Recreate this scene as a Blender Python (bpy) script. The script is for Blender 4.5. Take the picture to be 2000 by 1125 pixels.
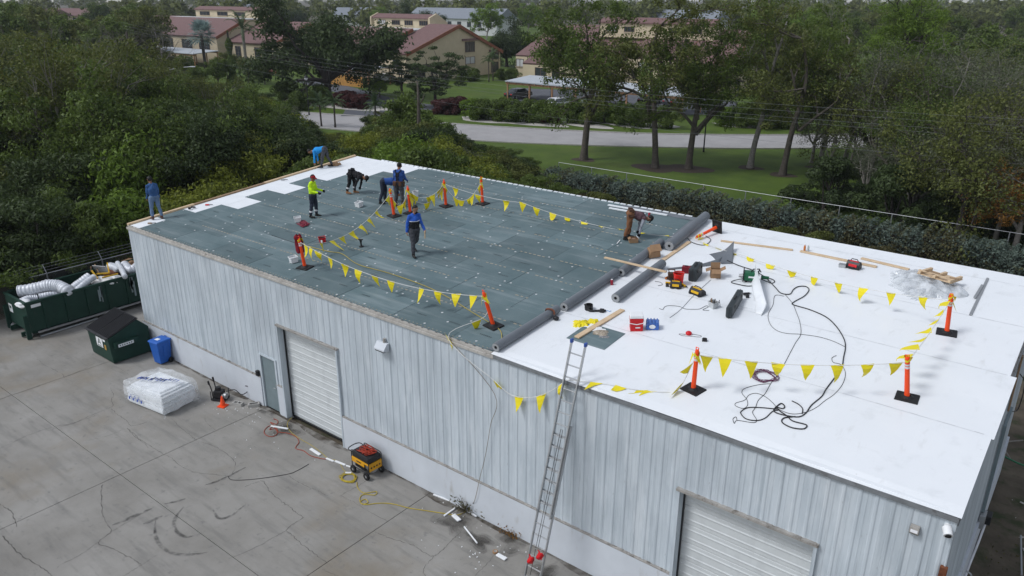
import bpy, bmesh, math, random
import numpy as np
from mathutils import Matrix, Vector

# ------------------------------------------------------------------ camera, sky, sun, exposure
for _o in list(bpy.data.objects):
    bpy.data.objects.remove(_o)
SC = bpy.context.scene
COL = SC.collection
CAM = np.array([31.3458, -14.2626, 14.3080])
YAW, PIT, ROL, FOC = -0.66753, 0.36221, 0.00184, 1511.48      # focal length in pixels of a 2000 px wide frame
_fw = np.array([math.sin(YAW)*math.cos(PIT), math.cos(YAW)*math.cos(PIT), -math.sin(PIT)])
_rt = np.array([math.cos(YAW), -math.sin(YAW), 0.0])
_up = np.cross(_rt, _fw)
_r2 = _rt*math.cos(ROL)+_up*math.sin(ROL)
_u2 = -_rt*math.sin(ROL)+_up*math.cos(ROL)
cam = bpy.data.cameras.new('camera')
cam.sensor_width = 36
cam.lens = 36*FOC/2000
cam.clip_start = 0.1
cam.clip_end = 4000
camo = bpy.data.objects.new('camera', cam)
COL.objects.link(camo)
camo.matrix_world = Matrix(((_r2[0], _u2[0], -_fw[0], CAM[0]), (_r2[1], _u2[1], -_fw[1], CAM[1]),
                            (_r2[2], _u2[2], -_fw[2], CAM[2]), (0, 0, 0, 1)))
SC.camera = camo
SUN_AZ, SUN_EL = math.radians(215), math.radians(52)        # azimuth clockwise from +y
W = bpy.data.worlds.new('World')
SC.world = W
W.use_nodes = True
_nt = W.node_tree
_bg = _nt.nodes['Background']
_sky = _nt.nodes.new('ShaderNodeTexSky')
_sky.sky_type = 'NISHITA'
_sky.sun_disc = False
_sky.sun_elevation = SUN_EL
_sky.sun_rotation = SUN_AZ
_sky.air_density = 1.0
_sky.dust_density = 1.0
_sky.ozone_density = 1.0
_hs = _nt.nodes.new('ShaderNodeHueSaturation')
_hs.inputs['Saturation'].default_value = 0.40            # overcast: the cloud deck greys the sky
_nt.links.new(_sky.outputs[0], _hs.inputs['Color'])
_nt.links.new(_hs.outputs[0], _bg.inputs[0])
_bg.inputs[1].default_value = 0.105
_sun = bpy.data.lights.new('sun', 'SUN')
_sun.energy = 1.15
_sun.angle = math.radians(15)
_sun.color = (0.97, 0.985, 1.0)
suno = bpy.data.objects.new('sun', _sun)
COL.objects.link(suno)
_sd = Vector((math.sin(SUN_AZ)*math.cos(SUN_EL), math.cos(SUN_AZ)*math.cos(SUN_EL), math.sin(SUN_EL)))
suno.rotation_euler = _sd.to_track_quat('Z', 'Y').to_euler()
suno.location = (0, -40, 60)
SC.view_settings.view_transform = 'Standard'
SC.view_settings.look = 'None'
SC.view_settings.gamma = 1
SC.view_settings.use_curve_mapping = False
SC.view_settings.exposure = 0.63
SC.render.engine = 'CYCLES'
SC.cycles.transparent_max_bounces = 12
SC.cycles.max_bounces = 6

# ------------------------------------------------------------------ pixel helpers (2000 x 1125 photograph)
H, SL, L, WD = 5.4537, 0.08019, 30.498, 12.30                # eave height, roof slope, length, depth of the warehouse
TILT = math.atan(SL)

def ray(x, y):
    return _fw+_r2*(x-1000)/FOC-_u2*(y-562.5)/FOC

def rz(y):
    return H+SL*y

def rp(x, y):                                               # pixel -> point on the roof
    d = ray(x, y)
    t = (H+SL*CAM[1]-CAM[2])/(d[2]-SL*d[1])
    return CAM+t*d

def gp(x, y, z=0.0):                                        # pixel -> point on the ground (or at height z)
    d = ray(x, y)
    return CAM+d*(z-CAM[2])/d[2]

def wp(x, y, Y=0.0):                                        # pixel -> point on the plane y = Y
    d = ray(x, y)
    return CAM+d*(Y-CAM[1])/d[1]

def pix(P):
    d = np.array(P)-CAM
    z = d@_fw
    return 1000+FOC*(d@_r2)/z, 562.5-FOC*(d@_u2)/z, z

# ------------------------------------------------------------------ materials
MATS = {}

def mat(name, col, rough=0.6, var=0.15, scale=3.0, metal=0.0, bump=0.0, bscale=60.0, spec=0.3, col2=None, stretch=None, det=6):
    if name in MATS:
        return MATS[name]
    m = bpy.data.materials.new(name)
    m.use_nodes = True
    nt = m.node_tree
    p = nt.nodes['Principled BSDF']
    p.inputs['Roughness'].default_value = rough
    p.inputs['Metallic'].default_value = metal
    p.inputs['Specular IOR Level'].default_value = spec
    tc = nt.nodes.new('ShaderNodeTexCoord')
    mp = nt.nodes.new('ShaderNodeMapping')
    nt.links.new(tc.outputs['Object'], mp.inputs[0])
    if stretch:
        mp.inputs['Scale'].default_value = stretch
    n = nt.nodes.new('ShaderNodeTexNoise')
    n.inputs['Scale'].default_value = scale
    n.inputs['Detail'].default_value = det
    n.inputs['Roughness'].default_value = 0.65
    nt.links.new(mp.outputs[0], n.inputs['Vector'])
    r = nt.nodes.new('ShaderNodeValToRGB')
    r.color_ramp.elements[0].position = 0.3
    r.color_ramp.elements[1].position = 0.7
    c2 = col2 or tuple(min(1, c*(1+var)) for c in col)
    c1 = col if col2 else tuple(c*(1-var) for c in col)
    r.color_ramp.elements[0].color = (*c1, 1)
    r.color_ramp.elements[1].color = (*c2, 1)
    nt.links.new(n.outputs[0], r.inputs[0])
    nt.links.new(r.outputs[0], p.inputs['Base Color'])
    if bump:
        n2 = nt.nodes.new('ShaderNodeTexNoise')
        n2.inputs['Scale'].default_value = bscale
        n2.inputs['Detail'].default_value = 4
        nt.links.new(tc.outputs['Object'], n2.inputs['Vector'])
        b = nt.nodes.new('ShaderNodeBump')
        b.inputs['Strength'].default_value = bump
        b.inputs['Distance'].default_value = 0.02
        nt.links.new(n2.outputs[0], b.inputs['Height'])
        nt.links.new(b.outputs[0], p.inputs['Normal'])
    MATS[name] = m
    return m

def overlay(m, scale, lo, hi, col, amount=1.0, stretch=(1, 1, 1), det=5, coord='Object', seed=0.0, kind='noise'):
    """mix another stain colour over a material's base colour where a noise is high"""
    nt = m.node_tree
    p = nt.nodes['Principled BSDF']
    src = p.inputs['Base Color'].links[0].from_socket
    tc = nt.nodes.new('ShaderNodeTexCoord')
    mp = nt.nodes.new('ShaderNodeMapping')
    mp.inputs['Scale'].default_value = stretch
    mp.inputs['Location'].default_value = (seed, seed*1.7, seed*0.3)
    nt.links.new(tc.outputs[coord], mp.inputs[0])
    n = nt.nodes.new('ShaderNodeTexNoise')
    n.inputs['Scale'].default_value = scale
    n.inputs['Detail'].default_value = det
    n.inputs['Roughness'].default_value = 0.6
    nt.links.new(mp.outputs[0], n.inputs['Vector'])
    r = nt.nodes.new('ShaderNodeMapRange')
    r.inputs['From Min'].default_value = lo
    r.inputs['From Max'].default_value = hi
    r.inputs['To Max'].default_value = amount
    nt.links.new(n.outputs[0], r.inputs[0])
    mx = nt.nodes.new('ShaderNodeMix')
    mx.data_type = 'RGBA'
    nt.links.new(r.outputs[0], mx.inputs['Factor'])
    nt.links.new(src, mx.inputs['A'])
    mx.inputs['B'].default_value = (*col, 1)
    nt.links.new(mx.outputs['Result'], p.inputs['Base Color'])
    return m

def leafmat(name, dark, light, trans=0.35, rough=0.55, tint=0.25):
    m = bpy.data.materials.new(name)
    m.use_nodes = True
    nt = m.node_tree
    nt.nodes.remove(nt.nodes['Principled BSDF'])
    out = nt.nodes['Material Output']
    g = nt.nodes.new('ShaderNodeNewGeometry')
    oi = nt.nodes.new('ShaderNodeObjectInfo')
    tc = nt.nodes.new('ShaderNodeTexCoord')
    n = nt.nodes.new('ShaderNodeTexNoise')
    n.inputs['Scale'].default_value = 0.7
    n.inputs['Detail'].default_value = 3
    nt.links.new(tc.outputs['Object'], n.inputs['Vector'])
    a = nt.nodes.new('ShaderNodeMath')
    a.operation = 'MULTIPLY_ADD'
    nt.links.new(g.outputs['Random Per Island'], a.inputs[0])
    a.inputs[1].default_value = 0.55
    nt.links.new(n.outputs[0], a.inputs[2])
    b = nt.nodes.new('ShaderNodeMath')
    b.operation = 'MULTIPLY_ADD'
    nt.links.new(oi.outputs['Random'], b.inputs[0])
    b.inputs[1].default_value = tint
    nt.links.new(a.outputs[0], b.inputs[2])
    r = nt.nodes.new('ShaderNodeValToRGB')
    r.color_ramp.elements[0].position = 0.40
    r.color_ramp.elements[1].position = 1.15 if False else 1.0
    r.color_ramp.elements[0].color = (*dark, 1)
    r.color_ramp.elements[1].color = (*light, 1)
    nt.links.new(b.outputs[0], r.inputs[0])
    d = nt.nodes.new('ShaderNodeBsdfPrincipled')
    d.inputs['Roughness'].default_value = rough
    d.inputs['Specular IOR Level'].default_value = 0.25
    nt.links.new(r.outputs[0], d.inputs['Base Color'])
    t = nt.nodes.new('ShaderNodeBsdfTranslucent')
    nt.links.new(r.outputs[0], t.inputs['Color'])
    mx = nt.nodes.new('ShaderNodeMixShader')
    mx.inputs[0].default_value = trans
    nt.links.new(d.outputs[0], mx.inputs[1])
    nt.links.new(t.outputs[0], mx.inputs[2])
    nt.links.new(mx.outputs[0], out.inputs['Surface'])
    MATS[name] = m
    return m

def plasticfilm(name, col, alpha):
    m = bpy.data.materials.new(name)
    m.use_nodes = True
    nt = m.node_tree
    p = nt.nodes['Principled BSDF']
    p.inputs['Base Color'].default_value = (*col, 1)
    p.inputs['Roughness'].default_value = 0.18
    p.inputs['Specular IOR Level'].default_value = 0.6
    tc = nt.nodes.new('ShaderNodeTexCoord')
    n = nt.nodes.new('ShaderNodeTexNoise')
    n.inputs['Scale'].default_value = 4
    n.inputs['Detail'].default_value = 6
    nt.links.new(tc.outputs['Object'], n.inputs['Vector'])
    r = nt.nodes.new('ShaderNodeMapRange')
    r.inputs['From Min'].default_value = 0.35
    r.inputs['From Max'].default_value = 0.65
    r.inputs['To Min'].default_value = alpha*0.45
    r.inputs['To Max'].default_value = min(1, alpha*1.4)
    nt.links.new(n.outputs[0], r.inputs[0])
    nt.links.new(r.outputs[0], p.inputs['Alpha'])
    MATS[name] = m
    return m

# ------------------------------------------------------------------ mesh builder and object helpers
class B:
    def __init__(self):
        self.v, self.f, self.m = [], [], []

    def add(self, vs, fs, mi=0, M=None):
        o = len(self.v)
        if M is not None:
            vs = [tuple(M @ Vector(v)) for v in vs]
        self.v.extend([tuple(map(float, v)) for v in vs])
        self.f.extend([tuple(i+o for i in f) for f in fs])
        self.m.extend([mi]*len(fs))
        return self

    def box(self, c, s, mi=0, rz=0.0, M=None, taper=1.0):
        x, y, z = s[0]/2, s[1]/2, s[2]/2
        k = taper
        vs = [(-x, -y, -z), (x, -y, -z), (x, y, -z), (-x, y, -z), (-x*k, -y*k, z), (x*k, -y*k, z), (x*k, y*k, z), (-x*k, y*k, z)]
        T = Matrix.Translation(c) @ Matrix.Rotation(rz, 4, 'Z')
        if M is not None:
            T = Matrix.Translation(c) @ M
        return self.add(vs, [(0, 3, 2, 1), (4, 5, 6, 7), (0, 1, 5, 4), (1, 2, 6, 5), (2, 3, 7, 6), (3, 0, 4, 7)], mi, T)

    def bx(self, x0, x1, y0, y1, z0, z1, mi=0):
        return self.box(((x0+x1)/2, (y0+y1)/2, (z0+z1)/2), (x1-x0, y1-y0, z1-z0), mi)

    def bar(self, p0, p1, w, h, mi=0, up=(0, 0, 1)):
        p0, p1 = Vector(p0), Vector(p1)
        d = (p1-p0)
        ln = d.length
        d.normalize()
        s = d.cross(Vector(up))
        if s.length < 1e-4:
            s = d.cross(Vector((1, 0, 0)))
        s.normalize()
        u = s.cross(d)
        M = Matrix(((s.x, d.x, u.x, 0), (s.y, d.y, u.y, 0), (s.z, d.z, u.z, 0), (0, 0, 0, 1)))
        return self.box(tuple((p0+p1)/2), (w, ln, h), mi, M=M)

    def tube(self, pts, r, n=6, mi=0, caps=True):
        pts = [Vector(p) for p in pts]
        k = len(pts)
        rs = list(r) if hasattr(r, '__len__') else [r]*k
        vs, fs = [], []
        t0 = (pts[1]-pts[0]).normalized()
        s = t0.cross(Vector((0, 0, 1)))
        if s.length < 0.05:
            s = t0.cross(Vector((1, 0, 0)))
        s.normalize()
        for i, p in enumerate(pts):
            t = (pts[min(i+1, k-1)]-pts[max(i-1, 0)])
            if t.length < 1e-7:
                t = t0.copy()
            t.normalize()
            s = s-t*s.dot(t)
            if s.length < 1e-5:
                s = t.orthogonal()
            s.normalize()
            u = t.cross(s)
            for j in range(n):
                a = 2*math.pi*j/n
                vs.append(tuple(p+(s*math.cos(a)+u*math.sin(a))*rs[i]))
        for i in range(k-1):
            for j in range(n):
                a, b = i*n+j, i*n+(j+1) % n
                fs.append((a, b, b+n, a+n))
        if caps:
            fs.append(tuple(range(n-1, -1, -1)))
            fs.append(tuple(range((k-1)*n, k*n)))
        return self.add(vs, fs, mi)

    def cyl(self, p0, p1, r0, r1=None, n=12, mi=0, caps=True):
        return self.tube([p0, p1], [r0, r0 if r1 is None else r1], n, mi, caps)

    def prism(self, poly, a, b, axis='x', mi=0):
        n = len(poly)
        f = {'x': lambda p, t: (t, p[0], p[1]), 'y': lambda p, t: (p[0], t, p[1]), 'z': lambda p, t: (p[0], p[1], t)}[axis]
        vs = [f(p, a) for p in poly]+[f(p, b) for p in poly]
        fs = [tuple(range(n-1, -1, -1)), tuple(range(n, 2*n))]
        for i in range(n):
            j = (i+1) % n
            fs.append((i, j, j+n, i+n))
        return self.add(vs, fs, mi)

    def sph(self, c, r, nu=10, nv=6, mi=0, v0=0.0, v1=1.0):
        r = (r, r, r) if not hasattr(r, '__len__') else r
        vs, fs = [], []
        for i in range(nv+1):
            ph = math.pi*(v0+(v1-v0)*i/nv)
            for j in range(nu):
                a = 2*math.pi*j/nu
                vs.append((c[0]+r[0]*math.sin(ph)*math.cos(a), c[1]+r[1]*math.sin(ph)*math.sin(a), c[2]+r[2]*math.cos(ph)))
        for i in range(nv):
            for j in range(nu):
                a, b = i*nu+j, i*nu+(j+1) % nu
                fs.append((a, a+nu, b+nu, b))
        return self.add(vs, fs, mi)

    def lathe(self, prof, n=16, mi=0, c=(0, 0, 0)):
        vs, fs = [], []
        for r, z in prof:
            for j in range(n):
                a = 2*math.pi*j/n
                vs.append((c[0]+r*math.cos(a), c[1]+r*math.sin(a), c[2]+z))
        for i in range(len(prof)-1):
            for j in range(n):
                a, b = i*n+j, i*n+(j+1) % n
                fs.append((a, b, b+n, a+n))
        return self.add(vs, fs, mi)

    def grid(self, fn, nu, nv, mi=0):
        vs = [fn(i/nu, j/nv) for j in range(nv+1) for i in range(nu+1)]
        fs = [(j*(nu+1)+i, j*(nu+1)+i+1, (j+1)*(nu+1)+i+1, (j+1)*(nu+1)+i) for j in range(nv) for i in range(nu)]
        return self.add(vs, fs, mi)

    def mesh(self, name, mats, smooth=False):
        me = bpy.data.meshes.new(name)
        me.from_pydata(self.v, [], self.f)
        mats = mats if isinstance(mats, (list, tuple)) else [mats]
        for m in mats:
            me.materials.append(m)
        if len(mats) > 1:
            me.polygons.foreach_set('material_index', self.m)
        if smooth:
            me.polygons.foreach_set('use_smooth', [True]*len(self.f))
            if smooth == 'auto':
                me.set_sharp_from_angle(angle=math.radians(40))
        me.update()
        return me

    def build(self, name, mats, parent=None, smooth=False, bevel=0.0, kind=None, label=None):
        return link(name, self.mesh(name, mats, smooth), parent, bevel, kind, label)

def link(name, me, parent=None, bevel=0.0, kind=None, label=None, M=None):
    o = bpy.data.objects.new(name, me)
    COL.objects.link(o)
    if parent is not None:
        o.parent = parent
    if M is not None:
        o.matrix_basis = M
    if bevel:
        b = o.modifiers.new('bevel', 'BEVEL')
        b.width = bevel
        b.segments = 2
        b.limit_method = 'ANGLE'
    if kind:
        o['kind'] = kind
    if label:
        o['label'] = label
    return o

def tag(o, label, cat, group=None):
    o['label'] = label
    o['category'] = cat
    if group:
        o['group'] = group
    return o

def thing(name, label, cat, M=None, group=None):
    o = bpy.data.objects.new(name, None)
    o.empty_display_size = 0.1
    COL.objects.link(o)
    if M is not None:
        o.matrix_basis = M
    return tag(o, label, cat, group)

def copytree(root, M, label=None, group=None):
    def cp(o, par):
        c = o.copy()
        COL.objects.link(c)
        c.parent = par
        for ch in o.children:
            cp(ch, c)
        return c
    r = cp(root, None)
    r.matrix_basis = M
    if label:
        r['label'] = label
    if group:
        r['group'] = group
    return r

def RM(x, y, rot=0.0, dz=0.0):                              # frame lying on the sloping roof
    return Matrix.Translation((x, y, rz(y)+dz)) @ Matrix.Rotation(TILT, 4, 'X') @ Matrix.Rotation(rot, 4, 'Z')

def GM(x, y, rot=0.0, z=0.0, s=1.0):
    return Matrix.Translation((x, y, z)) @ Matrix.Rotation(rot, 4, 'Z') @ Matrix.Scale(s, 4)

def smooth_path(pts, sub=6, closed=False):
    P = [np.array(p, float) for p in pts]
    out = []
    n = len(P)
    for i in range(n-1):
        p0, p1, p2, p3 = P[max(i-1, 0)], P[i], P[i+1], P[min(i+2, n-1)]
        for k in range(sub):
            t = k/sub
            out.append(0.5*((2*p1)+(-p0+p2)*t+(2*p0-5*p1+4*p2-p3)*t*t+(-p0+3*p1-3*p2+p3)*t**3))
    out.append(P[-1])
    return [tuple(p) for p in out]

def struct(o):
    o['kind'] = 'structure'
    return o

R = random.Random(7)

# ------------------------------------------------------------------ surface materials
m_soil = overlay(mat('soil', (0.055, 0.045, 0.033), 0.95, scale=0.9, col2=(0.135, 0.112, 0.082), bump=0.6, bscale=9), 1.6, 0.5, 0.65, (0.03, 0.045, 0.015), 0.8)
m_grass = mat('grass', (0.040, 0.074, 0.006), 0.9, scale=0.35, col2=(0.078, 0.124, 0.011), bump=0.7, bscale=14)
overlay(m_grass, 14, 0.5, 0.75, (0.10, 0.14, 0.035), 0.5)
overlay(m_grass, 0.12, 0.55, 0.75, (0.10, 0.105, 0.03), 0.45, seed=4)
m_conc = mat('concrete', (0.210, 0.199, 0.180), 0.9, scale=0.45, col2=(0.302, 0.290, 0.270), bump=0.18, bscale=45, det=9)
overlay(m_conc, 1.1, 0.52, 0.75, (0.17, 0.165, 0.155), 0.75, stretch=(0.35, 2.2, 1), seed=3)
overlay(m_conc, 0.22, 0.54, 0.70, (0.20, 0.165, 0.118), 0.70, seed=11)
overlay(m_conc, 0.16, 0.50, 0.68, (0.165, 0.155, 0.14), 0.55, seed=23)
overlay(m_conc, 2.4, 0.55, 0.72, (0.15, 0.145, 0.135), 0.5, stretch=(.25, 1.5, 1), seed=31)
overlay(m_conc, 5.0, 0.60, 0.72, (0.14, 0.14, 0.135), 0.55, seed=7)
overlay(m_conc, 55, 0.62, 0.72, (0.45, 0.44, 0.42), 0.5)
m_crack = mat('crack_filler', (0.085, 0.08, 0.072), 0.95)
m_road = mat('road_surface', (0.33, 0.32, 0.32), 0.9, scale=0.5, var=0.10, bump=0.1)
m_asph = mat('asphalt', (0.095, 0.10, 0.115), 0.9, scale=0.5, var=0.15)
m_kerb = mat('kerb_concrete', (0.36, 0.35, 0.33), 0.9)
m_gravel = mat('gravel', (0.42, 0.40, 0.37), 0.95, scale=6, var=0.25, bump=0.5, bscale=25)
m_mulch = mat('mulch', (0.055, 0.040, 0.030), 0.95, scale=8, var=0.4, bump=0.8, bscale=25)
m_siding = mat('painted_siding', (0.41, 0.46, 0.50), 0.5, scale=1.2, col2=(0.53, 0.58, 0.62), spec=0.35, stretch=(2.2, 2.2, 0.5))
overlay(m_siding, 2.2, 0.50, 0.74, (0.30, 0.345, 0.38), 0.85, stretch=(3.2, 3.2, 0.10), seed=2)
overlay(m_siding, 6.0, 0.60, 0.78, (0.235, 0.26, 0.28), 0.8, stretch=(3.0, 3.0, 0.07), seed=9)
overlay(m_siding, 0.7, 0.52, 0.68, (0.36, 0.40, 0.435), 0.7, stretch=(1, 1, .5), seed=5)
overlay(m_siding, 1.4, 0.55, 0.70, (0.58, 0.62, 0.65), 0.6, stretch=(1.5, 1.5, .3), seed=17)
overlay(m_siding, 20, 0.67, 0.74, (0.20, 0.20, 0.20), 0.7, stretch=(1, 1, 0.35), seed=1)
m_stem = overlay(mat('painted_block', (0.53, 0.56, 0.60), 0.8, scale=0.8, var=0.07, bump=0.15, bscale=25), 3, 0.60, 0.78, (0.33, 0.31, 0.28), 0.8, stretch=(1, 1, 0.3))
m_door = overlay(mat('door_paint', (0.55, 0.575, 0.58), 0.45, var=0.05), 2.0, 0.55, 0.8, (0.38, 0.40, 0.41), 0.6, stretch=(1, 1, .3))
m_mandoor = mat('grey_door_paint', (0.17, 0.215, 0.23), 0.5, var=0.08)
m_dark = mat('dark_rubber', (0.012, 0.012, 0.013), 0.6, var=0.3)
m_black = mat('black_plastic', (0.018, 0.018, 0.02), 0.45, var=0.25)
m_trim = overlay(mat('weathered_trim', (0.30, 0.285, 0.265), 0.8, scale=4, var=0.3), 7, 0.55, 0.68, (0.09, 0.075, 0.06), 0.8)
m_trim2 = overlay(mat('pale_trim', (0.40, 0.38, 0.35), 0.8, scale=4, var=0.2), 7, 0.58, 0.70, (0.16, 0.14, 0.12), 0.7)
m_gutter = overlay(mat('grey_trim', (0.17, 0.18, 0.19), 0.6, scale=3, var=0.25), 4, 0.58, 0.7, (0.06, 0.055, 0.05), 0.7)
m_wood = mat('pine_lumber', (0.50, 0.36, 0.22), 0.75, scale=3, col2=(0.64, 0.49, 0.33), stretch=(1, 1, 6), bump=0.05)
m_woodd = mat('aged_lumber', (0.27, 0.18, 0.11), 0.8, scale=3, var=0.25)
m_board = mat('cover_board', (0.084, 0.126, 0.136), 0.9, scale=0.9, col2=(0.126, 0.170, 0.180), bump=0.05)
overlay(m_board, 1.0, 0.52, 0.80, (0.25, 0.29, 0.30), 0.65, stretch=(0.25, 2.6, 1), seed=3)
overlay(m_board, 1.2, 0.60, 0.80, (0.055, 0.078, 0.085), 0.7, stretch=(0.3, 3.0, 1), seed=13)
overlay(m_board, 26, 0.66, 0.72, (0.045, 0.055, 0.06), 0.8, stretch=(0.35, 1.4, 1), seed=6)
def per_object(m, lo, hi):
    nt = m.node_tree
    p = nt.nodes['Principled BSDF']
    src = p.inputs['Base Color'].links[0].from_socket
    oi = nt.nodes.new('ShaderNodeObjectInfo')
    r = nt.nodes.new('ShaderNodeMapRange')
    r.inputs['To Min'].default_value = lo
    r.inputs['To Max'].default_value = hi
    nt.links.new(oi.outputs['Random'], r.inputs[0])
    hs = nt.nodes.new('ShaderNodeHueSaturation')
    nt.links.new(r.outputs[0], hs.inputs['Value'])
    nt.links.new(src, hs.inputs['Color'])
    nt.links.new(hs.outputs[0], p.inputs['Base Color'])
per_object(m_board, .88, 1.18)
per_object(m_siding, .96, 1.05)
m_foam = mat('white_foam', (0.72, 0.745, 0.77), 0.8, var=0.05, scale=2)
m_memb = mat('white_membrane', (0.725, 0.75, 0.775), 0.42, scale=0.5, col2=(0.775, 0.795, 0.815), spec=0.3)
overlay(m_memb, 1.3, 0.58, 0.78, (0.60, 0.62, 0.635), 0.75, seed=8)
overlay(m_memb, 3.0, 0.60, 0.75, (0.60, 0.61, 0.61), 0.55, stretch=(1.6, .4, 1), seed=4)
overlay(m_memb, 9, 0.68, 0.76, (0.42, 0.42, 0.41), 0.5, stretch=(0.6, 1, 1), seed=2)
m_grey = mat('grey_membrane', (0.135, 0.150, 0.168), 0.5, scale=2, var=0.10, spec=0.35)
m_plate = mat('fastener_plate', (0.52, 0.54, 0.55), 0.4, var=0.1)
m_tan = mat('tan_fastener', (0.23, 0.215, 0.165), 0.7, scale=3, col2=(0.34, 0.315, 0.26))
m_orange = mat('safety_orange', (0.86, 0.075, 0.012), 0.45, var=0.06)
m_yellow = mat('pennant_yellow', (0.72, 0.60, 0.012), 0.45, var=0.06)
m_rope = mat('white_rope', (0.62, 0.62, 0.60), 0.8)
m_refl = mat('reflective_band', (0.62, 0.62, 0.64), 0.35)
m_steel = mat('galvanised_steel', (0.36, 0.37, 0.38), 0.45, metal=0.6, var=0.12)
m_alu = mat('aluminium', (0.46, 0.47, 0.48), 0.38, metal=0.8, var=0.08)
m_white = mat('white_paint', (0.74, 0.75, 0.76), 0.5, var=0.05)
m_red = mat('red_plastic', (0.55, 0.012, 0.018), 0.4, var=0.1)
m_blue = mat('blue_plastic', (0.018, 0.105, 0.42), 0.42, var=0.08)
m_bluetip = mat('blue_cap', (0.03, 0.08, 0.32), 0.5)
m_card = mat('cardboard', (0.30, 0.185, 0.105), 0.85, var=0.15)
m_dgreen = overlay(mat('dumpster_green', (0.006, 0.030, 0.021), 0.5, scale=2, col2=(0.012, 0.046, 0.033), spec=0.3), 6, 0.62, 0.75, (0.05, 0.06, 0.055), 0.5, stretch=(1, 1, .2))
m_rust = overlay(mat('rusty_steel', (0.09, 0.030, 0.016), 0.85, scale=8, col2=(0.20, 0.070, 0.03)), 3, 0.5, 0.7, (0.05, 0.02, 0.015), 0.8)
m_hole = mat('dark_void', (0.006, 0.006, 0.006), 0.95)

# ------------------------------------------------------------------ ground, yard, road, lawns
def sheet(name, pts, z, m, sub=None):
    b = B()
    b.add([(p[0], p[1], z) for p in pts], [tuple(range(len(pts)))])
    return struct(b.build(name, m))

sheet('ground', [(-1500, -300), (900, -300), (900, 1900), (-1500, 1900)], -0.13, m_soil)
yard = thing('concrete_yard', 'cracked grey concrete yard of large slabs', 'yard')
del yard['category']
del yard['label']
struct(yard)
XJ = [-8.2, 0.2, 8.6, 17.0, 25.4, 31.9]
YJ = [-27.9, -22.3, -16.7, -11.1, -5.54, -0.02]
for i in range(5):
    for j in range(5):
        b = B().bx(XJ[i]+0.011, XJ[i+1]-0.011, YJ[j]+0.011, YJ[j+1]-0.011, -0.12, 0)
        b.build('slab', m_conc, yard)
B().bx(-8.2, -0.25, 0.003, 6.5, -0.12, -0.004).build('slab', m_conc, yard)

def strip(pts, w, z=0.004, jit=0.0, rr=R):
    P = [np.array(p[:2]) for p in pts]
    vs, fs = [], []
    for i, p in enumerate(P):
        t = P[min(i+1, len(P)-1)]-P[max(i-1, 0)]
        t = t/(np.linalg.norm(t)+1e-9)
        n = np.array([-t[1], t[0]])
        ww = (w[i] if hasattr(w, '__len__') else w)*(1+rr.uniform(-jit, jit))
        vs += [(*(p+n*ww/2), z), (*(p-n*ww/2), z)]
    for i in range(len(P)-1):
        fs.append((2*i, 2*i+1, 2*i+3, 2*i+2))
    return vs, fs

c5 = lambda p: gp(p[0]/3.75, 825+p[1]/3.75)
c1 = lambda p: gp(p[0]/3.75, 560+p[1]/3.75)
c6 = lambda p: gp(500+p[0]/3.75, 825+p[1]/3.75)
CR = [(c5, [(-60, 560), (0, 600), (65, 640), (100, 690), (125, 760)], .03), (c5, [(20, 830), (90, 910), (160, 975), (240, 1025), (330, 1080), (380, 1125), (430, 1190)], .035),
      (c5, [(750, 460), (742, 545), (750, 660), (785, 745), (815, 800), (720, 880), (800, 915), (900, 965), (990, 1010), (1035, 1045)], .028),
      (c5, [(815, 800), (900, 750), (1040, 665)], .015), (c5, [(720, 880), (600, 960), (420, 1060)], .012),
      (c5, [(935, 45), (1000, 110), (1090, 165), (1190, 230), (1260, 260), (1330, 325), (1430, 365), (1600, 385), (1690, 395)], .018),
      (c5, [(1480, 145), (1590, 185), (1680, 250), (1725, 310), (1695, 385)], .02), (c5, [(0, 190), (140, 125), (270, 70), (390, 35), (550, 0), (700, -50)], .018),
      (c5, [(1035, 1045), (960, 1090), (900, 1130)], .015), (c5, [(1035, 1045), (1160, 965)], .012),
      (c1, [(810, 740), (830, 790), (815, 830), (830, 870), (760, 905), (640, 955), (540, 1000), (430, 1030)], .02),
      (c1, [(815, 895), (860, 935), (930, 985), (965, 1020), (1080, 990)], .022), (c1, [(930, 1035), (985, 1080), (1030, 1125), (1090, 1180)], .018),
      (c1, [(275, 530), (320, 570), (400, 610), (455, 640), (470, 665)], .018), (c1, [(1500, 960), (1520, 1005), (1580, 1050)], .016),
      (c1, [(1255, 965), (1320, 1030), (1390, 1085), (1440, 1125)], .016), (c1, [(640, 1125), (800, 1090), (890, 1050)], .014),
      (c1, [(0, 830), (90, 790), (200, 760), (330, 710)], .015), (c1, [(880, 600), (940, 640), (1010, 690)], .012), (c1, [(470, 665), (600, 610), (690, 560)], .012),
      (c6, [(-80, 470), (0, 440), (50, 430), (100, 500), (140, 540), (200, 590), (250, 620), (290, 660), (345, 695), (310, 720), (220, 790), (270, 830), (320, 880), (400, 940), (460, 985), (515, 1030)], .022),
      (c6, [(240, 390), (290, 430), (380, 470), (450, 500), (530, 540)], .016), (c6, [(620, 535), (700, 575), (760, 610), (960, 725)], .013),
      (c6, [(870, 805), (960, 840), (1090, 880), (1170, 910), (1220, 945), (1300, 980), (1380, 920), (1450, 850), (1500, 800)], .02),
      (c6, [(1300, 985), (1240, 1050), (1225, 1090), (1235, 1125), (1220, 1190)], .02), (c6, [(620, 535), (740, 470), (800, 430)], .016), (c6, [(1600, 1125), (1680, 1050), (1740, 980)], .012),
      (c6, [(485, 1075), (540, 1100), (600, 1125), (700, 1160)], .016), (c6, [(-200, 1000), (0, 915), (120, 850), (225, 790)], .014)]
rj = random.Random(5)
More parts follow.
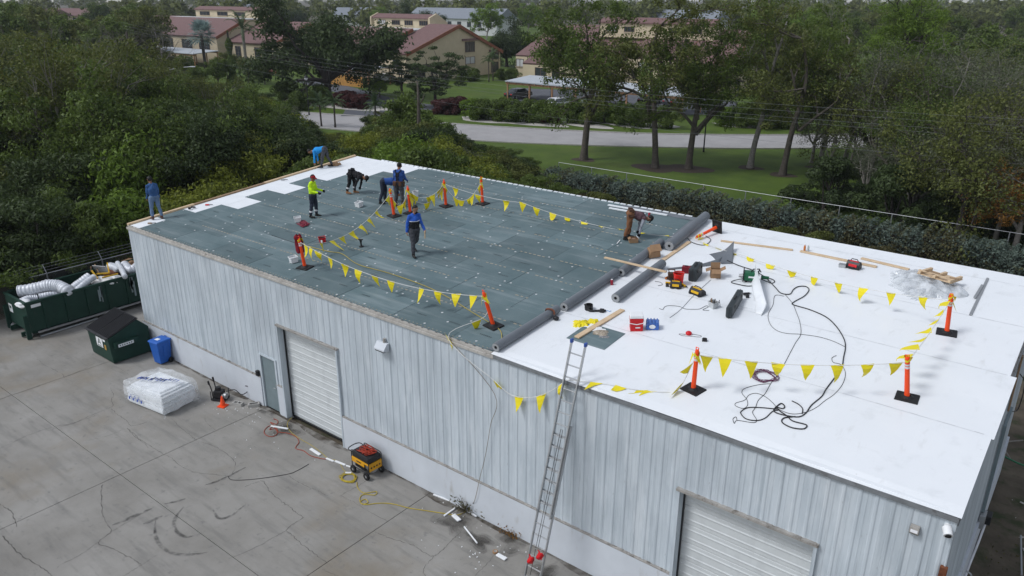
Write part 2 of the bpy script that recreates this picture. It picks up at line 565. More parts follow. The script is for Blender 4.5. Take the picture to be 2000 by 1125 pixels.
for fn, pts, w in CR:
    P = smooth_path([fn(p) for p in pts], 7)
    P = [(p[0]+rj.uniform(-.022, .022), p[1]+rj.uniform(-.022, .022)) for p in P]
    B().add(*strip(P, w*0.55, 0.004, 0.7, rj)).build('crack', m_crack, yard)
# tyre scrubs and oil stains: thin films with soft edges
def stainmat(name, col, alpha, scale=6):
    m = plasticfilm(name, col, alpha)
    p = m.node_tree.nodes['Principled BSDF']
    p.inputs['Roughness'].default_value = 0.9
    p.inputs['Specular IOR Level'].default_value = 0.1
    for n in m.node_tree.nodes:
        if n.type == 'TEX_NOISE':
            n.inputs['Scale'].default_value = scale
        if n.type == 'MAP_RANGE':
            n.inputs['To Min'].default_value = 0.0
    return m
m_tyre = stainmat('tyre_scrub', (0.07, 0.07, 0.07), 0.20, 5)
m_oil = stainmat('oil_stain', (0.06, 0.055, 0.05), 0.22, 1.3)
m_rim = stainmat('dirt_film', (0.075, 0.06, 0.045), 0.55, 2.2)
for pts, w in (([(1140, 720), (1135, 800), (1160, 880), (1230, 945), (1330, 970), (1440, 965), (1530, 950)], .13), ([(1345, 620), (1290, 690), (1275, 760), (1310, 815), (1370, 840), (1450, 822)], .13),
               ([(820, 755), (920, 715), (1020, 670), (1115, 630)], .17), ([(1050, 745), (1120, 715), (1190, 685)], .16), ([(1200, 600), (1290, 580), (1360, 560)], .12),
               ([(1560, 640), (1600, 700), (1680, 690), (1800, 600)], .12), ([(1500, 460), (1620, 420), (1800, 330)], .12)):
    P = smooth_path([c5(p) for p in pts], 6)
    n = len(P)
    for q, (k, zz) in enumerate(((1.0, .006), (.6, .008))):
        ww = [w*k*min(1, .25+3*min(i, n-1-i)/n) for i in range(n)]
        B().add(*strip(P, ww, zz)).build('tyre_mark', m_tyre, yard)
for px, py, rx, ry in ((890, 1025, .9, .55), (1060, 1120, .6, .6), (525, 808, .55, .3), (560, 840, .8, .5), (935, 1055, .7, .4), (1005, 1065, .8, .45), (800, 1015, .12, .2)):
    c = gp(px, py)
    for k in (1.0, .75, .5):
        vs = []
        for j in range(28):
            a = 2*math.pi*j/28
            r = k*(0.8+0.25*math.sin(3*a+px)+0.15*math.sin(5*a+py))
            vs.append((c[0]+rx*r*math.cos(a), min(-0.03, c[1]+ry*r*math.sin(a)), 0.005+0.002*(1-k)))
        B().add(vs, [tuple(range(28))]).build('stain', m_oil, yard)
# soil washed against the wall foot
vs = []
P = [(x, -0.012) for x in np.linspace(0.1, 30.4, 90)]
Q = [(x, -0.12-0.16*abs(math.sin(x*1.7)+math.sin(x*.6+1))*.6-rj.random()*.05) for x in np.linspace(0.1, 30.4, 90)]
b = B()
b.add([(*p, .0075) for p in P]+[(*q, .0075) for q in Q], [(i, 90+i, 91+i, i+1) for i in range(89)])
b.build('dirt_line', m_rim, yard)

road_near = [(-120, 21), (-80, 30.5), (-60, 37), (-41.5, 42.1), (-29, 45), (-18, 48.8), (-6.6, 55), (3.6, 62), (14, 71.5), (24, 82), (40, 100), (62, 124)]
road_far = [(-124, 29.5), (-84, 39), (-64, 45.2), (-45.5, 50.8), (-34, 53.2), (-23.6, 56.2), (-10.6, 61.8), (0.4, 69.3), (9.5, 78), (19, 88), (34, 106), (56, 130)]
rn, rf = smooth_path(road_near, 5), smooth_path(road_far, 5)
def ribbon(name, A, Bp, z, m):
    n = min(len(A), len(Bp))
    return struct(B().add([(*A[i], z) for i in range(n)]+[(*Bp[i], z) for i in range(n)], [(i, n+i, n+i+1, i+1)[::-1] for i in range(n-1)]).build(name, m))
ribbon('road', rn, rf, 0.02, m_road)
def offs(P, d):
    out = []
    for i, p in enumerate(P):
        t = np.array(P[min(i+1, len(P)-1)])-np.array(P[max(i-1, 0)])
        t /= np.linalg.norm(t)
        out.append((p[0]-t[1]*d, p[1]+t[0]*d))
    return out
for A, d in ((rn, -0.22), (rf, 0.22)):
    Bp = offs(A, d)
    n = len(A)
    b = B()
    vs = [(*p, 0.0) for p in A]+[(*p, 0.12) for p in A]+[(*p, 0.12) for p in Bp]+[(*p, 0.0) for p in Bp]
    fs = []
    for i in range(n-1):
        for k in range(3):
            fs.append((k*n+i, k*n+i+1, (k+1)*n+i+1, (k+1)*n+i))
    b.add(vs, fs)
    struct(b.build('kerb', m_kerb))

# lawns: one between the back fence and the road, one across the road
nl = len(rn)
lawn_in = offs(rn, -0.22)
b = B()
b.add([(*p, 0.004) for p in lawn_in]+[(p[0]*0.55+10, 35.6, 0.004) for p in lawn_in], [(i, i+1, nl+i+1, nl+i)[::-1] for i in range(nl-1)])
struct(b.build('lawn', m_grass))
nl = len(rf)
lo = offs(rf, 0.22)
b = B()
b.add([(*p, 0.006) for p in lo]+[(p[0]-42, p[1]+62, 0.006) for p in lo], [(i, nl+i, nl+i+1, i+1) for i in range(nl-1)])
struct(b.build('lawn', m_grass))
sheet('lawn', [(-230, 40), (-90, 40), (-62, 70), (-66, 130), (-20, 160), (60, 200), (-40, 330), (-330, 300)], -0.05, m_grass)
sheet('parking_lot', [tuple(gp(*q)[:2]) for q in ((1000, 207), (1080, 214), (1180, 222), (1300, 226), (1440, 222), (1440, 200), (1350, 190), (1180, 178), (1000, 172))], 0.022, m_asph)
dw = smooth_path([tuple(gp(*q)[:2]) for q in ((600, 158), (660, 172), (710, 187), (770, 201), (840, 210), (900, 212), (955, 207), (1010, 199))], 6)
ribbon('driveway', offs(dw, -2.4), offs(dw, 2.4), 0.03, m_asph)
dw = smooth_path([tuple(gp(*q)[:2]) for q in ((705, 188), (712, 205), (712, 218), (706, 227))], 6)
ribbon('driveway', offs(dw, -2.6), offs(dw, 2.6), 0.034, m_asph)

# ------------------------------------------------------------------ the warehouse
wh = thing('warehouse', 'white ribbed metal warehouse with half grey half white roof', 'warehouse')
D1 = (9.85, 12.92, 3.62)
D2 = (25.1, 28.15, 3.62)
MD = (8.50, 9.40, 2.15)
ST = 1.19
# wall cores with the openings left free (near wall)
core = B()
xs = [0.0, MD[0], MD[1], D1[0], D1[1], D2[0], D2[1], L]
for a, b_, z0 in ((0, MD[0], 0), (MD[0], MD[1], MD[2]), (MD[1], D1[0], 0), (D1[0], D1[1], D1[2]), (D1[1], D2[0], 0), (D2[0], D2[1], D2[2]), (D2[1], L, 0)):
    core.bx(a, b_, 0.012, 0.26, z0-(0.1 if z0 == 0 else 0), 5.36)
core.build('wall_core', m_siding, wh)
B().bx(0.012, 0.26, 0.262, WD-0.262, -0.1, 5.36).build('wall_core', m_siding, wh)
B().bx(L-0.26, L-0.012, 0.262, WD-0.262, -0.1, 5.36).build('wall_core', m_siding, wh)
B().bx(0.012, L-0.012, WD-0.26, WD-0.012, -0.1, 6.25).build('wall_core', m_siding, wh)
B().prism([(0.27, 5.2), (WD-0.27, 6.18), (WD-.27, 6.3), (.27, 5.3)], 0.03, L-0.03, 'x').build('ceiling', m_hole, wh)

def panel(u0, u1, z0, ztop, place, name='wall_panel'):
    """one ribbed siding sheet; place(u, out, z) -> world"""
    us = [(u0, 0)]
    k = math.ceil((u0-0.1525)/0.305)
    while True:
        c = 0.1525+k*0.305
        if c > u1-0.05:
            break
        if c > u0+0.05:
            us += [(c-0.046, 0), (c-0.02, 0.015), (c+0.02, 0.015), (c+0.046, 0), (c+0.105, 0), (c+0.115, 0.004), (c+0.135, 0.004), (c+0.145, 0)]
        k += 1
    us = [u for u in us if u[0] < u1-0.001]+[(u1, 0)]
    n = len(us)
    vs = [place(u, o+0.003, z0) for u, o in us]+[place(u, o+0.003, ztop(u)) for u, o in us]
    B().add(vs, [(i, i+1, n+i+1, n+i) for i in range(n-1)]).build(name, m_siding, wh)

def wall_run(length, place, ztop, openings, z0=ST+0.02):
    edges = [i*0.915 for i in range(int(length/0.915)+1)]+[length]
    for o in openings:
        edges += [o[0], o[1]]
    edges = sorted(set(edges))
    for a, b_ in zip(edges, edges[1:]):
        if b_-a < 0.02:
            continue
        zz = z0
        for o in openings:
            if a >= o[0]-1e-6 and b_ <= o[1]+1e-6:
                zz = o[2]
        panel(a, b_, zz, ztop, place)

wall_run(L, lambda u, o, z: (u, -o, z), lambda u: 5.36, [D1, D2, MD])
wall_run(WD, lambda u, o, z: (L+o, u, z), lambda u: rz(u)-0.12, [])
wall_run(WD, lambda u, o, z: (-o, WD-u, z), lambda u: rz(WD-u)-0.12, [])
wall_run(L, lambda u, o, z: (L-u, WD+o, z), lambda u: rz(WD)-0.12, [])
# block plinth, its ledge and door trims
def plinth(a, b_):
    B().bx(a, b_, -0.075, 0.008, -0.1, ST).build('plinth', m_stem, wh)
    led = B().bx(a, b_, -0.082, 0.0, ST+0.001, ST+0.03)
    x = a
    rr = random.Random(int(a*10))
    while x < b_-0.3:
        led.box((x+rr.uniform(.05, .3), -0.045, ST+0.035), (rr.uniform(.03, .14), 0.05, rr.uniform(.01, .035)), rz=rr.uniform(-.2, .2))
        x += rr.uniform(.2, .7)
    led.build('ledge', m_trim, wh)
for a, b_ in ((-0.07, MD[0]-.06), (MD[1]+.06, D1[0]-.07), (D1[1]+.07, D2[0]-.07), (D2[1]+.07, L+.075)):
    plinth(a, b_)
B().bx(L-0.008, L+0.075, 0.01, WD, -0.1, ST).build('plinth', m_stem, wh)
B().bx(-0.075, 0.008, 0.01, WD, -0.1, ST).build('plinth', m_stem, wh)
# overhead doors: seven sections each
def overhead(d):
    x0, x1, zt = d
    root = thing('overhead_door', '', 'door')
    for k in ('label', 'category'):
        del root[k]
    root.parent = wh
    n = 7
    h = (zt)/n
    for i in range(n):
        b = B()
        z0, z1 = i*h+0.004, (i+1)*h-0.004
        prof = [(0.235, z0), (0.235, z0+.02), (0.228, z0+.03), (0.228, z0+h*.20), (0.216, z0+h*.24), (0.216, z0+h*.29), (0.228, z0+h*.33), (0.228, z0+h*.67), (0.216, z0+h*.71), (0.216, z0+h*.76), (0.228, z0+h*.80), (0.228, z1-.01), (0.235, z1), (0.26, z1), (0.26, z0)]
        b.prism(prof, x0+0.004, x1-0.004, 'x')
        b.build('door_panel', m_door, root)
    B().bx(x0-.07, x0, -.085, .012, -0.05, zt).build('door_jamb', m_siding, root)
    B().bx(x1, x1+.07, -.085, .012, -0.05, zt).build('door_jamb', m_siding, root)
    hd = B().bx(x0-.09, x1+.09, -.10, .012, zt, zt+.06)
    hd.build('door_header', m_trim, root)
    B().bx(x0+.001, x0+.03, .15, .2, 0, zt-.01).build('weather_seal', m_black, root)
    B().bx(x0+.03, x1-.03, .15, .2, 0.001, .03).build('weather_seal', m_black, root)
overhead(D1)
overhead(D2)
# the small grey door
dr = B().bx(MD[0]+.03, MD[1]-.03, .02, .07, 0.01, MD[2]-.03).build('door', m_mandoor, wh, bevel=0.004)
B().bx(MD[0]-.055, MD[0]+.03, -.04, .05, 0, MD[2]-.03).bx(MD[1]-.03, MD[1]+.055, -.04, .05, 0, MD[2]-.03).bx(MD[0]-.055, MD[1]+.055, -.04, .05, MD[2]-.03, MD[2]+.03).build('frame', m_siding, dr)
hb = B().cyl((MD[1]-.12, .02, 1.0), (MD[1]-.12, -.05, 1.0), .018, n=8).cyl((MD[1]-.12, -.05, 1.0), (MD[1]-.22, -.055, 1.0), .012, n=8).box((MD[1]-.12, .012, 1.05), (.06, .012, .2))
hb.build('handle', m_steel, dr)
B().bx(8.22, 8.36, -.12, -.005, 1.22, 1.42).build('switch_box', m_black, wh, bevel=.01)
# vent hood, flood light, camera, conduits
v = wp(752, 676)
hood = B()
x0, z0 = 15.02, 4.30
hood.prism([(-.03, z0), (-.03, z0+.27), (-.12, z0+.27), (-.26, z0+.10), (-.26, z0+.05), (-.12, z0+.02)], x0, x0+.44, 'x')
hood.build('vent_hood', m_stem, wh, bevel=.008)
B().cyl((x0+.28, -.07, z0+.27), (x0+.28, -.07, z0+.4), .045, n=8).build('vent_collar', m_trim, wh)
B().bx(x0+.03, x0+.41, -.24, -.1, z0+.012, z0+.03).build('vent_mouth', m_hole, wh)
f = B().prism([(-.02, 4.72), (-.02, 4.95), (-.10, 4.93), (-.14, 4.82), (-.06, 4.76)], 29.78, 29.94, 'x').build('flood_light', m_trim, wh, bevel=.006)
B().box((29.86, -.118, 4.87), (.12, .01, .08), M=Matrix.Rotation(math.radians(-25), 4, 'X')).build('lens', m_refl, f)
cm = B().cyl((30.36, 0, 5.16), (30.36, -.10, 5.16), .06, n=14).cyl((30.36, -.08, 5.16), (30.42, -.22, 5.09), .085, .08, n=14).build('security_camera', m_white, wh, smooth='auto')
B().cyl((30.418, -.215, 5.092), (30.424, -.232, 5.083), .055, n=12).build('lens', m_black, cm)
dsp = B().bx(30.40, 30.53, -.13, -.045, 0.0, 4.33)
dsp.build('downspout', m_rust, wh, bevel=.01)
B().tube([(30.47, -.02, 5.1), (30.47, -.05, 4.4), (30.47, -.06, 3.5)], .02, 6).build('conduit', m_siding, wh)
# side wall: electrical cabinet, conduits, black junction box, drain trough
side = B()
B().bx(L+.022, L+.06, 7.4, 7.55, 4.3, 5.85).build('rust_strip', m_woodd, wh)
B().bx(L+.03, L+.11, 7.02, 7.16, 1.42, 4.05).build('down_duct', m_mandoor, wh, bevel=.008)
B().bx(L+.03, L+.10, 7.17, 8.3, 3.95, 4.05).build('cross_duct', m_mandoor, wh, bevel=.008)
B().bx(L+.03, L+.17, 6.85, 7.2, 1.0, 1.41).build('meter_box', m_steel, wh, bevel=.01)
B().bx(L+.08, L+.26, 8.4, 8.75, .22, .5).build('valve_box', m_black, wh, bevel=.02)
B().tube(smooth_path([(L+.15, 8.5, .2), (L+.13, 7.6, .06), (L+.1, 6.2, .05), (L+.12, 5.0, .05)], 5), .03, 8).build('conduit', m_refl, wh)
B().tube(smooth_path([(L+.04, 8.6, 4.9), (L+.2, 8.7, 4.6), (L+.2, 8.6, 3.9), (L+.05, 8.2, 3.95)], 6), .014, 6).build('cable', m_black, wh)
B().tube(smooth_path([(L+.1, 5.6, .45), (L+.22, 5.6, .4), (L+.24, 5.6, .2), (L+.1, 5.6, .08)], 5), .025, 8).build('pipe', m_steel, wh)

# ---- roof: deck, foam, boards, membrane
deck = B().prism([(0.0, H-0.14), (WD, H-0.14+SL*WD), (WD, H-0.075+SL*WD), (0.0, H-0.075)], 0.0, L, 'x').build('roof_deck', m_trim, wh)
def slab_r(x0, x1, y0, y1, t0, t1, name, m, par, bevel=0):
    b = B()
    vs = [(x0, y0, rz(y0)+t0), (x1, y0, rz(y0)+t0), (x1, y1, rz(y1)+t0), (x0, y1, rz(y1)+t0), (x0, y0, rz(y0)+t1), (x1, y0, rz(y0)+t1), (x1, y1, rz(y1)+t1), (x0, y1, rz(y1)+t1)]
    b.add(vs, [(0, 3, 2, 1), (4, 5, 6, 7), (0, 1, 5, 4), (1, 2, 6, 5), (2, 3, 7, 6), (3, 0, 4, 7)])
    return b.build(name, m, par)
# foam boards below the cover boards
ys = [0.06]+[0.06+1.22*k for k in range(1, 11)]+[WD-0.01]
for j in range(len(ys)-1):
    x = 0.12
    k = 0
    while x < 19.5:
        x2 = min(x+(1.22 if (j % 2 and k == 0) else 2.44), 19.6)
        slab_r(x+.004, x2-.004, ys[j]+.004, ys[j+1]-.004, -0.074, -0.014-0.0015*((j+k) % 3), 'foam_board', m_foam, deck)
        x = x2
        k += 1
# cover boards, staggered rows that stop short of the left edge
YR = [0.05, 1.215, 2.405, 3.66, 4.87, 6.06, 7.25, 8.42, 9.69, 10.89, 12.08, WD-0.02]
XS = [0.86, 0.16, 1.08, 2.33, 1.06, 2.35, 1.09, 2.39, 3.60, 4.84, 5.2]
boards = []
rb = random.Random(3)
for j in range(11):
    x = XS[j]
    first = True
    while x < 19.38:
        if j == 1 and first:
            x2 = 2.34
        else:
            x2 = x+2.44
        x2 = min(x2, 19.42)
        dz = rb.uniform(-.0025, .0025)
        slab_r(x+.004+rb.choice((0, 0, .008, .016)), x2-.004, YR[j]+.003, YR[j+1]-.003, -0.0135+dz, 0.0+dz, 'cover_board', m_board, deck)
        boards.append((x, x2, YR[j], YR[j+1]))
        x = x2
        first = False
pl = B()
def disc(b, x, y, r, n=8, dz=.0035):
    vs = [(x+r*math.cos(2*math.pi*k/n), y+r*math.sin(2*math.pi*k/n), rz(y+r*math.sin(2*math.pi*k/n))+dz+.004) for k in range(n)]
    b.add(vs, [tuple(range(n))])
for x0, x1, y0, y1 in boards:
    if y1-y0 < .5:
        continue
    pts = [(x0+.14, y0+.13), (x0+.14, y1-.13), (x1-.14, y0+.13), (x1-.14, y1-.13), ((x0+x1)/2, y0+.16), ((x0+x1)/2, y1-.16), ((x0+x1)/2+.5, (y0+y1)/2)]
    for q in pts:
        if rb.random() < .52:
            disc(pl, q[0]+rb.uniform(-.05, .05), q[1]+rb.uniform(-.05, .05), .036)
pl.build('fastener_plates', m_plate, deck, kind='stuff')
tn = B()
for y in (1.62, 3.17, 4.70, 6.10, 7.70, 9.2, 10.75):
    x = 2.6+max(0, (y-8.4))*1.0
    while x < 19.2:
        if rb.random() < .80:
            w, d = rb.uniform(.035, .07), .028
            tn.add([(x-w, y-d, rz(y-d)+.0055), (x+w, y-d, rz(y-d)+.0055), (x+w, y+d, rz(y+d)+.0055), (x-w, y+d, rz(y+d)+.0055)], [(0, 1, 2, 3)])
        x += .19
tn.build('fastener_rows', m_tan, deck, kind='stuff')
for y in (.1,):
    e = B()
    x = .9
    while x < 19.2:
        e.box((x, y, rz(y)+.006), (.05, .025, .006))
        x += .155
    e.build('fastener_rows', m_tan, deck, kind='stuff')
# flute closures on both eaves
B().bx(0.0, 19.45, -.001, .046, H-.074, H-.012).build('eave_closure', m_trim2, deck)
e = B()
x = 0.1
while x < 19.3:
    w = rb.uniform(.05, .12)
    e.box((x, .024, H-.0105), (w, .018, .006))
    x += .27+rb.uniform(-.03, .03)
e.build('flute_gaps', m_hole, deck, kind='stuff')
e = B()
x = 2.0
while x < 19.0:
    w = rb.uniform(.2, .27)
    e.bx(x, x+w, WD-.06, WD+.02, rz(WD)-.07, rz(WD)+.03)
    x += w+rb.uniform(.05, .09)
e.build('foam_tabs', m_foam, deck, kind='stuff')
B().bx(-.04, 19.5, -.05, -.002, H-.175, H-.085).build('eave_trim', m_trim2, wh, bevel=.006)
B().bx(19.505, L+.02, -.06, -.002, H-.15, H-.045).build('eave_trim', m_gutter, wh, bevel=.006)
B().bx(-.05, -.004, 0, WD, 0, .16).build('rake_trim', m_trim, wh).matrix_basis = Matrix.Translation((0, 0, H-.26)) @ Matrix.Rotation(TILT, 4, 'X')
B().bx(L+.004, L+.025, 0, WD, 0, .15).build('rake_trim', m_gutter, wh).matrix_basis = Matrix.Translation((0, 0, H-.24)) @ Matrix.Rotation(TILT, 4, 'X')
# timber nailers along the left rake
yy = 0.0
for ln, m in ((3.0, m_wood), (3.66, m_woodd), (3.2, m_wood), (2.42, m_wood)):
    o = B().bx(-.04, .105, yy+.006, min(yy+ln, WD)-.006, -.07, .045+(.012 if m is m_wood else 0)).build('nailer', m, wh, bevel=.004)
    o.matrix_basis = Matrix.Translation((0, 0, H)) @ Matrix.Rotation(TILT, 4, 'X')
    yy += ln
# bits left on the bare foam
# white membrane sheets with lapped seams
sm = [-.045, 2.84, 5.72, 8.62, 11.45, WD+.03]
rm = random.Random(12)
m_xe = [L+.05, L+.10, L-.03, L+.0, L+.0]
for j in range(5):
    y0, y1 = sm[j], sm[j+1]+(.09 if j < 4 else 0)
    t = 0.007+0.002*(4-j)
    nx, ny = 44, 10
    xl = 19.45
    def fn(u, v, y0=y0, y1=y1, t=t, j=j):
        x = xl+(m_xe[j]-xl)*u
        y = y0+(y1-y0)*v
        z = rz(y)+t+0.0012*math.sin(x*1.9+j)*math.sin(y*1.3+x*.4)
        if y < .05:
            z -= .02+0.03*(0.5+.5*math.sin(x*.9+1.2))*1.0
            y -= .02
        return (x, y, z)
    b = B().grid(fn, nx, ny)
    b.build('membrane_sheet', m_memb, deck)
for j in range(1, 5):                                       # grey strips paint in the shade line of each lap edge
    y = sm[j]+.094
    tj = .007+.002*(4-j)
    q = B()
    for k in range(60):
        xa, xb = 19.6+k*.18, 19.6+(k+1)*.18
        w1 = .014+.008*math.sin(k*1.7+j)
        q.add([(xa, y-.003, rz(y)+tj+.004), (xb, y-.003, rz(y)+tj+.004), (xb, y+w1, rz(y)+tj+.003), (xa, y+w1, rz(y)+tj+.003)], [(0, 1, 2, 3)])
    q.build('seam_shade', mat('lap_shade', (.54, .555, .57), .8, var=.1), deck)
B().prism([(0.02, H-.074), (WD-.02, H-.074+SL*WD), (WD-.02, H-.004+SL*WD), (0.02, H-.004)], 19.61, L-.03, 'x').build('foam_layer', m_foam, deck)
# grey flap at the far edge and the folded strip along the green edge
def flap(u, v):
    x = 16.1+3.4*u
    y = WD-.02-.42*v*(.5+.5*u)
    return (x, y, rz(y)+.008+.10*max(0, u-.75)*v)
B().grid(flap, 16, 4).build('membrane_flap', m_grey, deck, smooth=True)
# printed lettering on boards: short dark dashes in rows, as on stamped gypsum boards
pr = B()
for x0, x1, y0, y1 in boards:
    if y1-y0 < .5 or x1-x0 < 1.2:
        continue
    for cx in (x0+.55, x0+1.75):
        if cx > x1-.3 or rb.random() < .35:
            continue
        cy = y0+.42+rb.uniform(-.05, .3)
        xx = cx
        for k in range(7):
            w = rb.uniform(.025, .05)
            y = cy+rb.uniform(-.006, .006)
            pr.add([(xx, y-.022, rz(y-.022)+.0062), (xx+w, y-.022, rz(y-.022)+.0062), (xx+w*.8, y+.022, rz(y+.022)+.0062), (xx+.004, y+.022, rz(y+.022)+.0062)], [(0, 1, 2, 3)])
            xx += w+.02
pr.build('board_print', mat('board_ink', (0.055, 0.07, 0.075), .9), deck, kind='stuff')

# ------------------------------------------------------------------ delineator posts and pennant lines on the roof
def make_post(label, M, wrapped=0, lean=None):
    t = thing('delineator_post', label, 'post', M, 'delineator posts on the roof')
    b = B()
    b.box((0, 0, .022), (.50, .42, .044), taper=.94)
    b.lathe([(.15, .044), (.12, .06), (.085, .085), (.07, .09)], 14)
    b.build('base', m_dark, t, bevel=.006)
    b = B().lathe([(.062, .07), (.058, .12), (.052, .78)], 14).lathe([(.056, .785), (.056, .80), (.05, .805), (.05, .93), (.057, .935), (.057, .955), (.047, .96), (.047, 1.06), (.03, 1.09), (0.001, 1.10)], 14)
    b.build('tube', m_orange, t, smooth='auto')
    B().lathe([(.0535, .81), (.0535, .865)], 14).build('band', m_refl, t, smooth=True)
    B().lathe([(.0535, .885), (.0535, .928)], 14).build('band', m_refl, t, smooth=True)
    h = B().tube([(-.035, 0, 1.05), (-.035, 0, 1.15), (.035, 0, 1.15), (.035, 0, 1.05)], .012, 6)
    h.build('handle', m_orange, t)
    rr = random.Random(wrapped*7+1)
    for k in range(wrapped):                                # pennant tape tied round the head
        a = rr.uniform(0, 6.28)
        z = rr.uniform(.92, 1.06)
        pts = [(math.cos(a+s*.7)*.064, math.sin(a+s*.7)*.064, z+.05*math.sin(s+k)) for s in range(8)]
        b = B()
        n = len(pts)
        b.add([(p[0], p[1], p[2]-.03) for p in pts]+[(p[0]*1.1, p[1]*1.1, p[2]+.03) for p in pts], [(i, i+1, n+i+1, n+i) for i in range(n-1)])
        ln = rr.uniform(.18, .3)
        q = (math.cos(a)*.07, math.sin(a)*.07, z)
        d = (math.cos(a)*.10, math.sin(a)*.10)
        b.add([q, (q[0]+.10*math.sin(a), q[1]-.10*math.cos(a), q[2]+.02), (q[0]+d[0], q[1]+d[1], q[2]-ln)], [(0, 1, 2)])
        b.build('tape', m_yellow, t)
    if lean is not None:
        for c in t.children:
            if not c.name.startswith('base'):
                c.matrix_basis = lean
    return t

PB = {'a': (10.25, 1.03), 'b': (18.51, 1.18), 'c': (8.96, 6.47), 'd': (9.30, 7.05), 'e': (9.96, 8.46), 'f': (11.08, 9.48), 'g': (24.63, 1.2), 'h': (28.76, 3.54), 'i': (28.81, 7.33)}
PL = {'a': 'orange post with a dark red jacket hung on it', 'b': 'orange post at the board edge beside the grey rolls', 'c': 'orange post nearest the man in suspenders, pennants down to the jacket post',
      'd': 'orange post with a thick bunch of yellow pennants, behind the walking man', 'e': 'orange post with a big yellow pennant bunched at its top', 'f': 'orange post closest to the far eave with tape round its head',
      'g': 'orange post on white membrane between the ladder and the purple coil', 'h': 'orange post on white membrane beside the right rake edge, pointed tip', 'i': 'orange post on white membrane in front of the plastic wrap heap'}
PT = {}
for k, (x, y) in PB.items():
    le = {'a': -.04, 'b': -.20, 'c': -.04, 'g': .04, 'h': -.15, 'i': -.07}.get(k, 0)
    M = RM(x, y, R.uniform(-.25, .25))
    m3 = M.to_3x3().to_4x4()
    LE = m3.inverted() @ Matrix.Rotation(le, 4, Vector((-.62, .79, 0))) @ m3
    make_post(PL[k], M, {'b': 3, 'd': 3, 'e': 3, 'f': 2, 'g': 3, 'i': 2, 'a': 1, 'c': 1}.get(k, 1), LE)
    PT[k] = np.array(M @ LE @ Vector((0, 0, 1.0)))
# the fallen one: base edge on the membrane, head resting
p0, p1 = rp(1400, 455), rp(1350, 474)
ang = math.atan2(p1[1]-p0[1], p1[0]-p0[0])
Mf = Matrix.Translation((p0[0], p0[1], rz(p0[1])+.235)) @ Matrix.Rotation(ang, 4, 'Z') @ Matrix.Rotation(math.radians(100), 4, 'Y')
make_post('orange post lying on its side, square black base upright', Mf, 2)

def catenary(a, b, sag, n=24):
    a, b = np.array(a, float), np.array(b, float)
    return [a+(b-a)*t-np.array([0, 0, 4*sag*t*(1-t)]) for t in np.linspace(0, 1, n)]

def flag_at(b, p, d, rr, hang=1.0, roofy=False, size=1.0, swing=None):
    """a triangular pennant: its top edge runs along d; cloth bends a little"""
    d = np.array(d)/np.linalg.norm(d)
    tw = rr.uniform(-.35, .35)
    d = np.array([d[0]*math.cos(tw)-d[1]*math.sin(tw), d[0]*math.sin(tw)+d[1]*math.cos(tw), d[2]])
    w, h = .31*size, .45*size*rr.uniform(.85, 1.05)*hang
    side = np.cross(d, [0, 0, 1.0])
    side /= np.linalg.norm(side)+1e-9
    sw = rr.uniform(-.2, .2)
    cu = rr.uniform(-.08, .08)
    rows = []
    N = 4
    for i in range(N+1):
        v = i/N
        ww = w*(1-v)/2
        c = np.array(p)+(np.array([0, 0, -h*v]) if swing is None else h*v*np.array(swing)*rr.uniform(.95, 1.05))+side*(sw*v*v+cu*math.sin(v*3))+d*(rr.uniform(-.02, .02)*v)
        rows.append((c-d*ww+side*.02*math.sin(v*4), c+d*ww))
    if roofy:
        rows = [tuple(np.array([q[0], q[1], max(q[2], rz(q[1])+.02)]) for q in r) for r in rows]
    vs = [q for r in rows for q in r]
    b.add(vs, [(2*i, 2*i+1, 2*i+3, 2*i+2) for i in range(N)])

def pennants(label, path, flags, seed, roofy=True, size=1.0, swing=None):
    rr = random.Random(seed)
    t = thing('pennant_line', label, 'pennant line', None, 'pennant lines')
    P = [np.array(p) for p in path]
    B().tube([tuple(p) for p in P], .009, 5).build('rope', m_rope, t)
    seg = [np.linalg.norm(P[i+1]-P[i]) for i in range(len(P)-1)]
    cum = np.concatenate([[0], np.cumsum(seg)])
    tot = cum[-1]
    fl = flags if hasattr(flags, '__len__') else [(k+.5)/flags for k in range(flags)]
    for f in fl:
        s = min(max(f, 0), 1)*tot
        i = min(int(np.searchsorted(cum, s, 'right'))-1, len(P)-2)
        p = P[i]+(P[i+1]-P[i])*((s-cum[i])/(seg[i]+1e-9))
        b = B()
        flag_at(b, p+np.array([0, 0, .012]), P[i+1]-P[i], rr, 1.0, roofy, size, swing)
        b.build('pennant', m_yellow, t)
    return t

up = np.array([0, 0, -.04])
pennants('pennant line from the jacket post along the near board edge', catenary(PT['a']+up, PT['b']+up, .42), [.04, .075, .12, .19, .28, .36, .45, .54, .70, .78, .87, .95], 1)
pennants('pennant line sagging from the jacket post up to the suspenders man', catenary(PT['a']-[0, 0, .12], PT['c']+up, .62, 30), [.20, .30, .40, .50, .60, .70, .80, .95], 2, swing=(.45, .34, -.75))
pennants('bunched pennant line between two neighbouring posts behind the walking man', catenary(PT['c']+up, PT['d']+up, .55), [.25, .5, .72], 3)
pennants('doubled loop of pennants hanging between the bunched posts', catenary(PT['d']+up, PT['e']+up, .42), [.06, .14, .22, .55, .62, .84, .92], 4)
pennants('slack white rope with few pennants below the doubled loop', catenary(PT['d']-[0, 0, .2], PT['e']-[0, 0, .1], .55), [.08, .48, .9], 5)
pennants('pennant line drooping almost to the boards before the far eave', catenary(PT['e']+up, PT['f']+up, .75), [.06, .35, .45, .62, .68, .93], 6)
pf = rp(1352, 470)+np.array([0, 0, .10])
